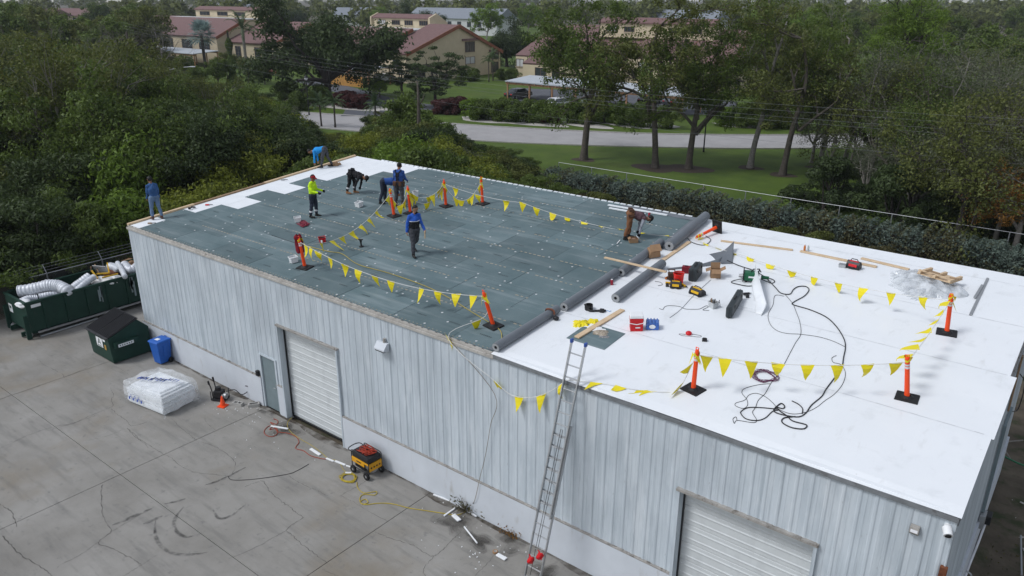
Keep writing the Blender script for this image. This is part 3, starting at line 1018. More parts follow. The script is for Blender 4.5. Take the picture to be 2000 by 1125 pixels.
pennants('long pennant line from the bunched posts past the crouched tool-belt man', [tuple(p) for p in catenary(PT['e']+up, rp(1020, 420)+np.array([0, 0, .50]), .12, 10)]+[tuple(p) for p in catenary(rp(1020, 420)+np.array([0, 0, .50]), pf, .28, 22)][1:], [.05, .15, .27, .34, .40, .47, .53, .60, .67, .74, .82, .91, .96], 7)
pennants('pennant line over white membrane from fallen post to the wrap heap', [tuple(p) for p in catenary(pf, rp(1450, 505)+np.array([0, 0, .12]), .06, 8)]+[tuple(p) for p in catenary(rp(1450, 505)+np.array([0, 0, .12]), PT['i']+up, .22, 22)][1:], [.07, .13, .20, .28, .37, .46, .55, .64, .73, .82, .92], 8, size=1.0)
pennants('pennant line along the right rake between two orange posts', catenary(PT['i']+up, PT['h']+up, .10), [.05, .18, .32, .46, .60, .74, .9], 9, swing=(-.72, -.56, -.25))
pennants('straight pennant line over the cords on white membrane', catenary(PT['g']+up, PT['h']+up, .16), [.05, .14, .27, .40, .54, .68, .82, .95], 10, size=1.0)
we = lambda x, y: tuple(wp(x, y, -.10))
pth = smooth_path([tuple(PT['b']+up), tuple(rp(948, 640)+np.array([0, 0, .35])), (17.93, -.09, H+.03), we(967, 745), we(1000, 772), we(1040, 776), we(1075, 764), (21.9, -.12, H+.02)], 6)
pennants('pennant line slung over the eave and down the ribbed wall to the ladder', pth, [.14, .30, .60, .72, .84, .97], 11, roofy=False, size=1.0)
pth = smooth_path([(21.9, -.12, H+.02), tuple(rp(1180, 752)+np.array([0, 0, .03])), tuple(rp(1245, 764)+np.array([0, 0, .03])), tuple(rp(1300, 768)+np.array([0, 0, .03])), tuple(rp(1325, 765)+np.array([0, 0, .05])), tuple(PT['g']+up)], 6)
pennants('pennant line trailing over the membrane edge from ladder to post', pth, [.20, .36, .50, .55, .76, .9], 12, roofy=True, swing=(-.25, -.85, -.25), size=1.0)

# jacket on the post
jx, jy = PB['a']
j = B()
def jk(u, v):
    a = u*2*math.pi
    r = (.10+.05*v+.02*math.sin(3*a+v*4))*(1.25 if v < .25 else 1)
    if v < .08:
        r = .05
    return (-.10+r*.75*math.cos(a)-.03*v, r*math.sin(a), 1.20-.62*v+.03*math.sin(2*a))
j.grid(jk, 14, 10)
jo = j.build('jacket', mat('maroon_cloth', (0.17, 0.008, 0.018), .9, var=.3), smooth=True)
jo.matrix_basis = RM(jx, jy)
tag(jo, 'dark red jacket draped over an orange post', 'jacket')
sl = B().tube([(-.13, .11, 1.06), (-.16, .15, .8), (-.12, .12, .5)], [.06, .055, .045], 8).build('sleeve', MATS['maroon_cloth'], jo, smooth=True)

# ------------------------------------------------------------------ membrane rolls
def roll(label, x0, y0, x1, y1, r, core=.05, tail=0.0):
    t = thing('membrane_roll', label, 'membrane roll', None, 'grey membrane rolls along the board edge')
    dz = r+.012
    a, b_ = (x0, y0, rz(y0)+dz), (x1, y1, rz(y1)+dz)
    b = B()
    d = Vector(b_)-Vector(a)
    d.normalize()
    n = 20
    prof = []
    s = d.cross(Vector((0, 0, 1))).normalized()
    u = s.cross(d)
    def ring(c, rr):
        return [tuple(Vector(c)+(s*math.cos(2*math.pi*k/n)+u*math.sin(2*math.pi*k/n))*rr) for k in range(n)]
    ca, cb = ring(a, core), ring(b_, core)
    oa, ob = ring(a, r), ring(b_, r)
    vs = ca+oa+ob+cb
    fs = []
    for q in range(3):
        for k in range(n):
            fs.append((q*n+k, q*n+(k+1) % n, (q+1)*n+(k+1) % n, (q+1)*n+k))
    for k in range(n):
        fs.append((3*n+k, 3*n+(k+1) % n, (k+1) % n, k))
    b.add(vs, fs)
    b.build('sheet_roll', m_grey, t, smooth='auto')
    ri = B()
    q = .004
    e0 = Vector(a)-d*q
    i1, i2 = ring(e0, core), ring(e0, r*.93)
    ri.add(i1+i2, [(k, (k+1) % n, n+(k+1) % n, n+k) for k in range(n)])
    ri.build('rolled_end', mat('roll_edge', (0.30, 0.31, 0.32), .7, scale=30, var=.25), t)
    tb = B()
    tb.tube([tuple(Vector(a)+d*.01), tuple(Vector(b_)-d*.01)], core*.995, 14)
    tb.build('core_tube', m_hole, t)
    if tail:
        w = B()
        def tl(uu, vv):
            p = Vector(a)+(Vector(b_)-Vector(a))*uu
            x = p.x+s.x*0+(-r*.2-tail*vv)
            return (x, p.y, rz(p.y)+.014+.02*math.sin(vv*3.1)*(1-vv))
        w.grid(tl, 10, 5)
        w.build('loose_edge', m_grey, t, smooth=True)
    return t

roll('long grey membrane roll reaching the near eave, belt lying over it', 19.52, .05, 19.55, 2.82, .125, tail=.25)
roll('grey membrane roll whose open end faces the belt', 19.66, 3.0, 19.62, 5.95, .14, tail=.2)
roll('grey membrane roll with the brown box on its end', 19.75, 6.02, 19.56, 9.0, .14, tail=.3)
roll('thick grey membrane roll below the fallen orange post', 20.0, 8.75, 19.72, 12.15, .17, tail=.45)
roll('grey membrane roll lying alone on the white membrane', 20.6, 4.3, 20.5, 7.35, .14)
# grey scrap sheets
def scrap(u, v):
    p = np.array(rp(1383, 498))*(1-u)*(1-v)+np.array(rp(1432, 487))*u*(1-v)+np.array(rp(1411, 517))*(1-u)*v+np.array(rp(1431, 516))*u*v
    return (p[0], p[1], rz(p[1])+.015+.42*max(0, u-.55)**1.4*(1-v)**2*2)
o = B().grid(scrap, 14, 10).build('membrane_scrap', m_grey, smooth=True)
o.modifiers.new('t', 'SOLIDIFY').thickness = .006
tag(o, 'grey membrane offcut with one corner curling up', 'membrane scrap')
def curl(u, v):
    a, b_ = rp(1301, 529), rp(1409, 520)
    q = np.array(a)*(1-u)+np.array(b_)*u
    r = .032+.085*u**4
    th = v*math.pi*1.55
    return (q[0]-.10*u, q[1]+r-r*math.cos(th-.3), rz(q[1])+.012+r-r*math.cos(th) if v > .02 else rz(q[1])+.012)
o = B().grid(curl, 16, 12).build('membrane_sheet', m_grey, smooth=True)
o.modifiers.new('t', 'SOLIDIFY').thickness = .006
tag(o, 'curled grey edge of a loose membrane strip behind the bucket', 'membrane scrap')
def loose(u, v):
    a, b_, c, d = rp(1300, 528), rp(1405, 519), rp(1330, 493), rp(1384, 497)
    p = (a*(1-u)+b_*u)*(1-v)+(c*(1-u)+d*u)*v
    return (p[0], p[1], rz(p[1])+.02+.03*math.sin(math.pi*v)*(.4+u))
o = B().grid(loose, 10, 8).build('membrane_sheet', m_memb, smooth=True)
tag(o, 'loose white membrane strip lying behind bucket and black case', 'membrane scrap')

# ------------------------------------------------------------------ timber, foam bars
def plank(label, a, b_, w, h, m=None, dz=0.0, dz2=None, name='plank', cat='plank'):
    pa, pb = rp(*a), rp(*b_)
    A = (pa[0], pa[1], rz(pa[1])+h/2+.012+dz)
    Bq = (pb[0], pb[1], rz(pb[1])+h/2+.012+(dz if dz2 is None else dz2))
    b = B().bar((0, 0, 0), (Bq[0]-A[0], Bq[1]-A[1], Bq[2]-A[2]), w, h)
    o = b.build(name, m or m_wood, bevel=.003)
    o.location = A
    return tag(o, label, cat)
plank('short pine plank propped across the grey roll by the tool bags', (1180, 521), (1300, 549), .10, .04, dz=.02, dz2=.0).location.z += .27
plank('pine plank running from roll end up to the fallen post', (1288, 514), (1346, 474), .14, .04)
plank('pale pine plank lying alone beside the square black base', (1408, 472), (1548, 490), .09, .045)
plank('long pine plank under the red and black tool bag', (1563, 492), (1712, 523), .14, .04)
plank('pine plank that ends at the plastic wrap heap', (1682, 506), (1775, 528), .14, .04)
plank('pine plank laid over the green board at the ladder top', (1126, 663), (1216, 607), .16, .04, dz=.03, dz2=.0)
plank('long white foam bar at far eave beyond the tool-belt man', (1188, 402), (1303, 422), .10, .05, m_foam, name='foam_bar', cat='foam bar')
plank('white foam bar just in front of the longer bar at far eave', (1190, 408), (1260, 420), .09, .05, m_foam, name='foam_bar', cat='foam bar')

# ------------------------------------------------------------------ objects on the roof
gb = rp(1163, 657)
t = thing('cover_board_offcut', 'loose green board on white membrane at the ladder top', 'board', RM(21.26, 2.22))
B().box((0, 0, .022), (1.2, 1.08, .012)).build('board', m_board, t)
# yellow sack, papers, gloves
def crumple(name, label, cat, px, sx, sy, h, m, seed, rot=0.0, dz=0.01, film=False):
    p = rp(*px)
    rr = np.random.default_rng(seed)
    ph = rr.uniform(0, 6.28, (6, 2))
    fr = rr.uniform(2, 9, (6, 2))
    def fn(u, v):
        x, y = (u-.5), (v-.5)
        rad = max(abs(x), abs(y))*2
        e = max(0, 1-rad**3)
        z = sum(math.sin(fr[k, 0]*u*2+ph[k, 0])*math.sin(fr[k, 1]*v*2+ph[k, 1]) for k in range(6))/6
        ex = 1+.15*math.sin(fr[0, 0]*v*3+ph[1, 0])
        ey = 1+.15*math.sin(fr[1, 0]*u*3+ph[2, 0])
        return (x*sx*ex, y*sy*ey, dz+h*e*(.55+.45*z)+.008*abs(z))
    o = B().grid(fn, 22, 22).build(name, m, smooth=not film)
    o.matrix_basis = RM(p[0], p[1], rot)
    return tag(o, label, cat)
crumple('yellow_sack', 'crumpled yellow sack beside the green board', 'sack', (1135, 634), .42, .38, .16, m_yellow, 4, .6)
crumple('yellow_sack', 'smaller yellow sack half under the plank', 'sack', (1158, 631), .30, .26, .14, m_yellow, 9, .2, dz=.03)
crumple('paper_sheet', 'white paper sheet under the plank on the green board', 'paper', (1162, 643), .55, .32, .03, m_white, 6, -.3, dz=.035)
crumple('work_gloves', 'pile of tan camouflage work gloves on the green board', 'gloves', (1173, 652), .38, .30, .10, mat('camo_cloth', (0.13, 0.10, 0.07), .9, scale=16, col2=(.5, .44, .36)), 15, .4, dz=.03)
crumple('drill_bits', 'small scatter of drill parts at the glove pile', 'tool', (1180, 660), .26, .12, .03, mat('grey_tool', (0.06, 0.065, 0.07), .5, scale=30, col2=(.35, .35, .35)), 16, .5, dz=.03)
# cooler
t = thing('cooler', 'red cooler with white lid next to the blue water pack', 'cooler', RM(21.96, 3.16, .62))
B().box((0, 0, .205), (.34, .28, .39), taper=1.06).build('body', m_red, t, bevel=.015)
B().box((0, 0, .445), (.375, .31, .085), taper=.93).build('lid', m_white, t, bevel=.015)
B().tube([(-.19, .0, .37), (-.20, -.15, .27), (0, -.175, .24), (.20, -.15, .27), (.19, 0, .37)], .012, 6).build('handle', m_white, t)
B().box((.03, -.149, .13), (.13, .004, .035)).build('logo', m_white, t)
# water pack: 12 bottles in blue film
t = thing('water_pack', 'blue shrink wrapped pack of water bottles beside red cooler', 'water pack', RM(22.30, 3.45, .5) @ Matrix.Scale(1.25, 4))
m_bfilm = plasticfilm('blue_film', (0.04, 0.14, 0.50), .8)
for i in range(4):
    for k in range(3):
        b = B().lathe([(.031, 0), (.033, .02), (.033, .15), (.014, .19), (.014, .205), (0.001, .206)], 9, c=((i-1.5)*.068, (k-1)*.068, .012))
        b.build('bottle', mat('bottle_blue', (0.10, 0.20, 0.48), .2, var=.2), t, smooth=True)
B().box((0, 0, .10), (.29, .22, .17)).build('film', m_bfilm, t, bevel=.02)
B().sph((.0, -.115, .10), (.07, .004, .05), 12, 6).build('label_patch', m_white, t)
# tape measure-ish red reel with cord
t = thing('cord_reel', 'small red reel with a looped black cord', 'reel', RM(*rp(1345, 654)[:2]))
B().lathe([(.001, .10), (.05, .10), (.08, .075), (.085, .04), (.07, .015)], 12).build('housing', m_red, t, smooth=True)
B().tube(smooth_path([(-.05, -.05, .02), (-.22, -.12, .018), (-.1, -.16, .018), (.15, -.05, .018), (.32, .02, .018), (.30, .10, .018), (.08, .06, .02)], 6), .006, 5).build('cord', m_black, t)
t = thing('battery_pack', 'tiny black battery pack behind the ladder-side orange post', 'battery', RM(*rp(1376, 667)[:2], .4))
B().box((0, 0, .05), (.13, .09, .08)).build('body', m_black, t, bevel=.012)
B().box((0, 0, .095), (.08, .06, .02)).build('terminal', m_black, t, bevel=.004)
# tool belt
t = thing('tool_belt', 'black tool belt with pouch lying between two grey rolls', 'tool belt', RM(*rp(1160, 606)[:2], .35))
B().lathe([(.12, .012), (.125, .12), (.12, .17), (.11, .17), (.11, .03)], 16, c=(-.15, 0, 0)).build('pouch', m_black, t, smooth='auto')
B().tube(smooth_path([(-.27, .03, .15), (-.1, -.14, .05), (.12, -.09, .04), (.25, -.06, .05), (.35, -.02, .03)], 6), .035, 8).build('strap', m_black, t)
B().box((.26, -.10, .06), (.13, .1, .12)).build('pocket', m_black, t, bevel=.02)
B().tube(smooth_path([(.3, -.02, .02), (.4, .02, .02), (.46, -.02, .02), (.5, .03, .02)], 4), .012, 6).build('blue_ring', mat('pale_blue', (.25, .40, .62), .4), t)
t = thing('tool_belt', 'orange and black harness draped over the long grey roll', 'harness', RM(19.55, 2.48))
B().tube([(-.13+.0*k, .10*math.sin(k*.9)*.4-.05+.02*k, 0) if False else (.16*math.cos(math.pi*k/8), .03*math.sin(k)-.02, .14+.155*math.sin(math.pi*k/8)) for k in range(9)], .028, 7).build('strap', mat('orange_strap', (.30, .09, .03), .8, scale=12, col2=(.05, .04, .04)), t)
B().sph((.24, -.06, .075), (.10, .08, .07), 10, 6).build('pouch', m_black, t, smooth=True)
# brown kraft box on roll
t = thing('cardboard_box', 'squashed brown cardboard box leaning on a grey roll', 'box', RM(*rp(1276, 503)[:2], .9, .08))
B().box((0, 0, .13), (.42, .36, .22), taper=.8, M=Matrix.Rotation(.35, 4, 'X')).build('body', m_card, t, bevel=.01)
B().box((.02, -.13, .31), (.36, .26, .008), M=Matrix.Rotation(.7, 4, 'X')).build('flap', m_card, t)
def openbox(label, px, rot, s, m=m_card, flaps=True, cat='box', name='cardboard_box'):
    p = rp(*px)
    t = thing(name, label, cat, RM(p[0], p[1], rot))
    w, d, h = s
    th = .006
    b = B().box((0, 0, .012+th/2), (w, d, th))
    b.build('bottom', m, t)
    for q, (c, ss) in enumerate((((0, -d/2, h/2+.012), (w, th, h)), ((0, d/2, h/2+.012), (w, th, h)), ((-w/2, 0, h/2+.012), (th, d, h)), ((w/2, 0, h/2+.012), (th, d, h)))):
        B().box(c, ss).build('side', m, t)
    if flaps:
        for q, (c, ss, ax, an) in enumerate((((0, -d/2-.07, h+.03), (w*.95, .17, th), 'X', .5), ((0, d/2+.02, h+.1), (w*.95, th, .18), 'X', -.2), ((-w/2-.07, 0, h+.02), (.17, d*.9, th), 'Y', -.4), ((w/2+.07, 0, h+.05), (.17, d*.9, th), 'Y', -.5 if q % 2 else .45))):
            B().box(c, ss, M=Matrix.Rotation(an, 4, ax)).build('flap', m, t)
    return t
openbox('open cardboard box with flaps out, on the white membrane', (1397, 541), .5, (.30, .27, .24))
tb = openbox('open box of screws at the boots of the tool-belt man', (1237, 473), .7, (.30, .24, .15), flaps=False)
B().box((-.15, -.02, .17), (.10, .2, .006), M=Matrix.Rotation(-.5, 4, 'Y')).build('flap', m_card, tb)
B().box((.15, .02, .18), (.10, .2, .006), M=Matrix.Rotation(.7, 4, 'Y')).build('flap', m_foam, tb)
B().sph((0, 0, .10), (.13, .09, .05), 10, 6).build('screws', mat('rusty_screws', (.16, .08, .05), .6, scale=40, col2=(.3, .2, .15)), tb)
# bucket
def bucket(label, px, r, h, m, rot=0.0, square=False, cat='bucket', inner=None):
    p = rp(*px)
    t = thing('bucket', label, cat, RM(p[0], p[1], rot))
    n = 4 if square else 18
    k = 1.3 if square else 1
    rr = Matrix.Rotation(math.pi/4, 4, 'Z')
    b = B()
    pr = [(.001, .012), (r*.84*k, .012), (r*k, h), (r*1.06*k, h), (r*1.06*k, h-.03), (r*1.02*k, h-.03)] if not square else [(.001, .012), (r*.88*k, .012), (r*k, h), (r*1.06*k, h), (r*1.06*k, h-.03)]
    b.lathe(pr, n)
    o = b.build('shell', m, t, smooth=(not square) and 'auto')
    if square:
        o.modifiers.new('b', 'BEVEL').width = .025
    B().lathe([(.001, h*.75), (r*.9*k, h*.75)], n).build('contents', inner or m_hole, t)
    B().tube([(r*1.04*math.cos(a), .02+r*.5*math.sin(a), h-.02+.5*r*math.sin(a)*0) for a in np.linspace(0, math.pi, 9)], .006, 5).build('handle', m_steel, t)
    return t
bk = bucket('red bucket standing against the black tool case', (1325, 556), .16, .40, mat('bucket_red', (.70, .018, .012), .4, var=.08), .3)
B().box((.0, -.147, .15), (.10, .006, .09)).build('print', m_white, bk)
bucket('small white square tub close to the jacket post', (574, 512), .145, .21, m_white, .5, True, 'tub', m_plate)
bucket('white square tub between the black-clad man and the orange post', (702, 404), .145, .22, m_white, .8, True, 'tub', m_plate)
bucket('white square tub next to the red cord pile', (582, 433), .145, .20, m_white, .2, True, 'tub', m_plate)
bucket('white bucket half hidden behind the bunched pennants', (812, 384), .13, .25, m_white, .1, False, 'bucket')
rb2 = bucket('small red square tub behind the sagging pennant line', (630, 473), .135, .20, m_red, .25, True, 'tub', m_hole)
B().box((.05, -.135, .09), (.12, .006, .10), rz=0).build('print', m_white, rb2)
# red crate behind bucket
t = thing('red_case', 'small dark red case behind the red bucket', 'case', RM(*rp(1340, 533)[:2], .3))
B().box((0, 0, .12), (.26, .18, .22)).build('body', mat('dark_red', (.18, .01, .02), .5), t, bevel=.015)
B().box((0, 0, .245), (.1, .03, .03)).build('handle', m_black, t, bevel=.006)
# black cases
def toolcase(label, px, rot, s, lay=0.0):
    p = rp(*px)
    t = thing('tool_case', label, 'tool case', RM(p[0], p[1], rot, .012))
    w, d, h = s
    B().box((0, d*.02, h/2), (w, d, h)).build('shell', m_casem, t, bevel=.05)
    B().box((0, 0, h/2), (w*1.01, d*.10, h*1.012)).build('seam', m_black, t, bevel=.03)
    for k in (-.28, .28):
        B().box((k*w, -d*.51, h*.75), (.07, .02, .08)).build('latch', m_black, t, bevel=.006)
    B().tube([(-.12, 0, h), (-.1, 0, h+.05), (.1, 0, h+.05), (.12, 0, h)], .016, 7).build('handle', m_black, t)
    return t
m_casem = mat('charcoal_case', (0.030, 0.038, 0.042), .45, var=.15)
def ang_px(a, b_):
    p, q = rp(*a), rp(*b_)
    return math.atan2(q[1]-p[1], q[0]-p[0])
toolcase('charcoal plastic tool case standing beside the red bucket', (1358, 543), ang_px((1342, 556), (1362, 532)), (.70, .26, .42))
toolcase('long charcoal tool case standing on edge by the white curled sheet', (1434, 604), ang_px((1422, 626), (1447, 583)), (1.35, .19, .34))
# dewalt-like bags
def toolbag(label, px, rot, s, acc, seed):
    p = rp(*px)
    rr = random.Random(seed)
    t = thing('tool_bag', label, 'tool bag', RM(p[0], p[1], rot, .01))
    w, d, h = s
    b = B().prism([(-d/2, 0), (d/2, 0), (d*.42, h*.6), (d*.1, h), (-d*.1, h), (-d*.42, h*.6)], -w/2, w/2, 'x')
    b.build('body', m_black, t, bevel=.02)
    B().box((0, -d*.44, h*.5), (w*.6, .02, h*.35), M=Matrix.Rotation(-.35, 4, 'X')).build('front_patch', acc, t, bevel=.005)
    B().box((0, 0, h*.9), (w*.7, d*.3, .05)).build('top_strip', acc, t, bevel=.01)
    B().tube([(-w*.3, 0, h*.95), (-w*.2, 0, h*1.25), (w*.2, 0, h*1.25), (w*.3, 0, h*.95)], .014, 6).build('handle', m_black, t)
    for k in range(3):
        B().box((rr.uniform(-.4, .4)*w, -d*.52, h*.22), (.08, .05, h*.3)).build('pocket', m_black, t, bevel=.01)
    return t
m_toolY = mat('tool_yellow', (.62, .36, .01), .5)
toolbag('black and yellow tool bag with a cordless tool beside it', (1320, 562), .35, (.34, .24, .22), m_toolY, 1)
toolbag('wide low black and yellow tool bag lying alone', (1362, 575), -.25, (.46, .28, .20), m_toolY, 2)
tbk = toolbag('red and black tool bag on the long pine plank', (1667, 524), -.1, (.42, .26, .24), m_red, 3)
t = thing('steel_tray', 'small steel tray beside the red and black tool bag', 'tray', RM(*rp(1645, 522)[:2], .1))
B().box((0, 0, .06), (.2, .16, .10), taper=1.1).build('tray', m_alu, t, bevel=.01)
B().box((0, 0, .112), (.17, .13, .004)).build('tray_inside', m_steel, t)
# cordless tools, impact gun
def drill(label, px, rot, acc, name='cordless_drill'):
    p = rp(*px)
    t = thing(name, label, 'power tool', RM(p[0], p[1], rot, .01))
    B().cyl((-.1, 0, .05), (.08, 0, .05), .04, .035, 10).build('motor_housing', acc, t, smooth='auto')
    B().cyl((.08, 0, .05), (.15, 0, .05), .022, .012, 8).build('chuck', m_black, t)
    B().box((-.05, -.09, .045), (.05, .14, .045)).build('grip', m_black, t, bevel=.01)
    B().box((-.05, -.18, .05), (.09, .07, .085)).build('battery', m_black, t, bevel=.01)
    return t
drill('yellow cordless drill at the end of the short plank', (1306, 556), .5, m_toolY)
drill('yellow and black impact driver right of the tool bag', (1336, 561), -.4, m_toolY)
drill('orange handled saw tucked behind the tool bag', (1304, 545), 1.4, mat('tool_orange', (.45, .13, .02), .6))
drill('black screw gun lying on bare foam by the jeans man', (378, 407), .3, m_black)
t = thing('leather_pouch', 'brown leather tool pouch leaning on the red bucket', 'pouch', RM(*rp(1313, 547)[:2], .6))
B().box((0, 0, .13), (.24, .14, .24), taper=1.2).build('pouch', mat('brown_leather', (.075, .035, .02), .7, var=.3), t, bevel=.02)
B().tube([(-.1, 0, .24), (-.12, .02, .36), (.06, .02, .34), (.1, 0, .24)], .02, 6).build('strap', MATS['brown_leather'], t)
# standing screw gun on the green boards
t = thing('screw_gun', 'black stand-up screw gun standing on the green boards', 'power tool', RM(*rp(706, 482)[:2], .3))
B().lathe([(.085, .006), (.085, .03), (.03, .05), (.03, .16), (.05, .24), (.055, .27), (.001, .275)], 12).build('body', m_black, t, smooth='auto')
B().box((0, 0, .285), (.2, .05, .035)).build('handle_bar', m_black, t, bevel=.01)
# thermos can
for px, lab in (((1268, 424), 'red can standing by the white foam bars'), ((1195, 557), 'red can on the white membrane between two grey rolls')):
    p = rp(*px)
    t = thing('drink_can', lab, 'can', RM(p[0], p[1]))
    B().lathe([(.001, .006), (.04, .006), (.045, .02), (.045, .17), (.03, .19), (.001, .19)], 12).build('body', mat('can_red', (.32, .02, .04), .35), t, smooth='auto')
    B().lathe([(.032, .191), (.032, .2), (.001, .2)], 10).build('cap', m_white, t)
for px, lab, c in (((1570, 491), 'small orange soda bottle by the long plank end', (.55, .16, .03)), ((1577, 492), 'half empty clear bottle by the long plank end', (.45, .50, .52))):
    p = rp(*px)
    t = thing('bottle', lab, 'bottle', RM(p[0], p[1]+.05))
    B().lathe([(.001, .006), (.035, .006), (.038, .14), (.016, .20), (.016, .23), (.001, .232)], 10).build('body', mat('bottle_%d' % px[0], c, .2), t, smooth='auto')
    B().lathe([(.018, .22), (.018, .245), (.001, .246)], 8).build('cap', m_white, t)
# green welding machine
t = thing('welding_machine', 'green hot air welding machine with coiled leads on white membrane', 'machine', RM(*rp(1466, 550)[:2], .35, .01))
mg = mat('machine_green', (.010, .10, .045), .4, var=.12)
B().box((0, 0, .19), (.46, .30, .26)).build('body', mg, t, bevel=.04)
B().box((.02, -.155, .20), (.18, .008, .05)).build('name_plate', m_white, t)
for x in (-.22, .22):
    B().tube([(x, -.17, .03), (x, -.17, .36), (x, .17, .36), (x, .17, .03)], .016, 7).build('frame_bar', m_black, t)
B().cyl((.30, .05, .14), (.52, .09, .12), .06, .045, 10).build('blower', mg, t, smooth='auto')
B().cyl((-.24, 0, .16), (-.36, 0, .16), .07, .05, 10).build('motor_cover', m_steel, t, smooth='auto')
B().tube([(.0, 0, .32), (.05, .02, .40), (.22, .06, .40), (.28, .06, .3)], .018, 7).build('handle', m_black, t)
for k in range(4):
    a = k*1.57+.78
    B().cyl((.18*math.cos(a)*1.1, .19*math.sin(a)*.75-.01, .05), (.18*math.cos(a)*1.1, .19*math.sin(a)*.75+.03, .05), .05, n=10).build('wheel', m_dark, t)
B().tube(smooth_path([(-.2, -.16, .15), (-.5, -.1, .02), (-.55, -.25, .02), (-.35, -.35, .02), (-.1, -.42, .02), (.05, -.40, .03)], 6), .013, 6).build('lead', m_black, t)
B().tube(smooth_path([(.3, .0, .1), (.6, -.05, .02), (.7, .1, .02), (.62, .25, .02), (.45, .2, .08)], 6), .013, 6).build('lead', m_black, t)
# curled upright white sheet and small sheet at its foot
def kite(u, v):
    a, b_ = rp(1474, 552), rp(1482, 617)
    p = a*(1-v)+b_*v
    w = .10+.42*v**1.3 if v < .8 else .10+.42*.8**1.3*(1-(v-.8)*3.2)
    hh = .62*(1-v)**.8
    th = u*math.pi*.62
    return (p[0]-.12+w*math.sin(th)*.9, p[1]+.25*w*math.cos(th), rz(p[1])+.02+hh*u+.04*math.sin(3*v))
o = B().grid(kite, 12, 14).build('membrane_scrap', m_memb, smooth=True)
o.modifiers.new('t', 'SOLIDIFY').thickness = .005
tag(o, 'white membrane offcut curled upright behind the long black case', 'membrane scrap')
t = thing('membrane_scrap', 'small flat white membrane offcut by the long case', 'membrane scrap', RM(*rp(1455, 595)[:2], .2))
B().add([(-.25, -.2, .03), (.35, -.25, .03), (.3, .2, .06), (-.2, .25, .06), (-.25, -.2, .012), (.35, -.25, .012), (.3, .2, .05), (-.2, .25, .05)], [(0, 1, 2, 3), (4, 7, 6, 5), (0, 4, 5, 1), (1, 5, 6, 2), (2, 6, 7, 3), (3, 7, 4, 0)]).build('sheet', m_memb, t)
drill('black hand welder between the long case and the curled sheet', (1458, 577), .8, m_black, 'hand_welder')
# white bucket of tools with cord
t = bucket('clear tub full of hand tools with a black lead trailing', (1393, 601), .12, .20, m_plate, .4, True, 'tub', MATS['grey_tool'])
rr = random.Random(8)
for k in range(6):
    B().cyl((rr.uniform(-.07, .07), rr.uniform(-.06, .06), .12), (rr.uniform(-.12, .12), rr.uniform(-.1, .1), rr.uniform(.24, .32)), .014, n=6).build('tool_handle', [m_woodd, m_steel, m_black][k % 3], t)
B().tube([(.13, 0, .18), (.16, 0, .26), (.19, 0, .05)], .008, 5).build('wire_bail', m_black, t)

def cord(name, label, pts, r, m, sub=7, dz=0.0, seed=0, fn=rp, cat='cord', onroof=True):
    P = [fn(*p) for p in pts]
    P = smooth_path([(p[0], p[1]) for p in P], sub)
    n = len(P)
    if onroof:
        P = [(p[0], p[1], rz(p[1])+r+.016+dz) for p in P]
    else:
        P = [(p[0], p[1], r+.004+dz) for p in P]
    o = B().tube(P, r, 6).build(name, m, smooth=True)
    return tag(o, label, cat)
k7 = lambda *a: [(1400+x/3.517, 540+y/3.517) for x, y in a]
k3 = lambda *a: [(1270+x/6.62, 480+y/6.62) for x, y in a]
cord('black_cable', 'thick black power cord snaking and coiled on white membrane', k7((70, -105), (150, -70), (250, -35), (330, 10), (400, 80), (440, 120), (500, 127), (525, 95), (560, 75), (610, 75), (632, 98), (600, 140), (530, 180), (525, 200), (640, 235), (750, 285), (820, 350), (870, 430), (882, 490), (870, 560), (855, 640), (810, 700), (750, 780), (720, 830), (650, 890), (610, 945), (560, 972), (470, 962), (400, 940), (395, 915), (440, 880), (465, 900), (450, 915), (410, 905), (430, 930), (480, 965), (520, 1000), (600, 1022), (618, 1035), (590, 1055), (510, 1045), (448, 1010), (460, 980), (540, 970)), .014, m_black)
cord('black_cable', 'black power cord tail with its plug end', k7((585, 950), (588, 915), (560, 885), (515, 862)), .012, m_black)
cord('black_cable', 'oval black cord coil at the eave end of the tangle', k7((410, 918), (300, 908), (215, 908), (170, 930), (165, 950), (200, 985), (270, 997), (330, 980), (380, 935), (420, 925)), .012, m_black)
cord('black_cable', 'thin dark cord winding beside the thick power cord', k7((470, 130), (520, 190), (545, 250), (570, 320), (576, 400), (540, 460), (500, 535), (455, 620), (410, 690), (370, 740), (330, 810), (285, 855), (265, 905), (245, 940), (272, 990), (250, 1010), (140, 995), (120, 1015), (110, 985), (130, 970), (138, 990)), .0065, m_black)
cord('black_cable', 'thin dark cord looping wide round to the thick cord', k7((460, 140), (400, 135), (385, 200), (352, 265), (365, 330), (410, 375), (480, 396), (576, 402), (700, 420), (800, 450), (880, 488)), .006, m_black)
cord('black_cable', 'thin dark cord curving from the purple coil to the tangle', k7((365, 742), (280, 750), (190, 775), (172, 805), (205, 850), (210, 890), (180, 912), (130, 895), (130, 875), (190, 855), (220, 820), (270, 808), (330, 830), (380, 870), (430, 920), (520, 950), (620, 935), (690, 900), (740, 860), (810, 810), (865, 740), (882, 665), (850, 610), (800, 595), (790, 565), (820, 548)), .006, m_black)
cord('black_cable', 'black lead trailing from the clear tool tub', k3((115, 818), (160, 832), (190, 795), (260, 782), (380, 795), (450, 825), (560, 830), (640, 825), (720, 785), (745, 800), (680, 838), (760, 845)), .006, m_black)
cord('black_cable', 'thin black strap lying by the tool bags', k3((60, 470), (130, 480), (155, 510), (100, 525)), .0065, m_black)
cord('air_hose', 'yellow hose running over green boards to the near eave', [(585, 478), (640, 492), (668, 497), (700, 518), (760, 535), (830, 560), (880, 585), (920, 610), (950, 628), (975, 645), (980, 662), (973, 680)], .012, mat('hose_yellow', (.38, .30, .07), .6))
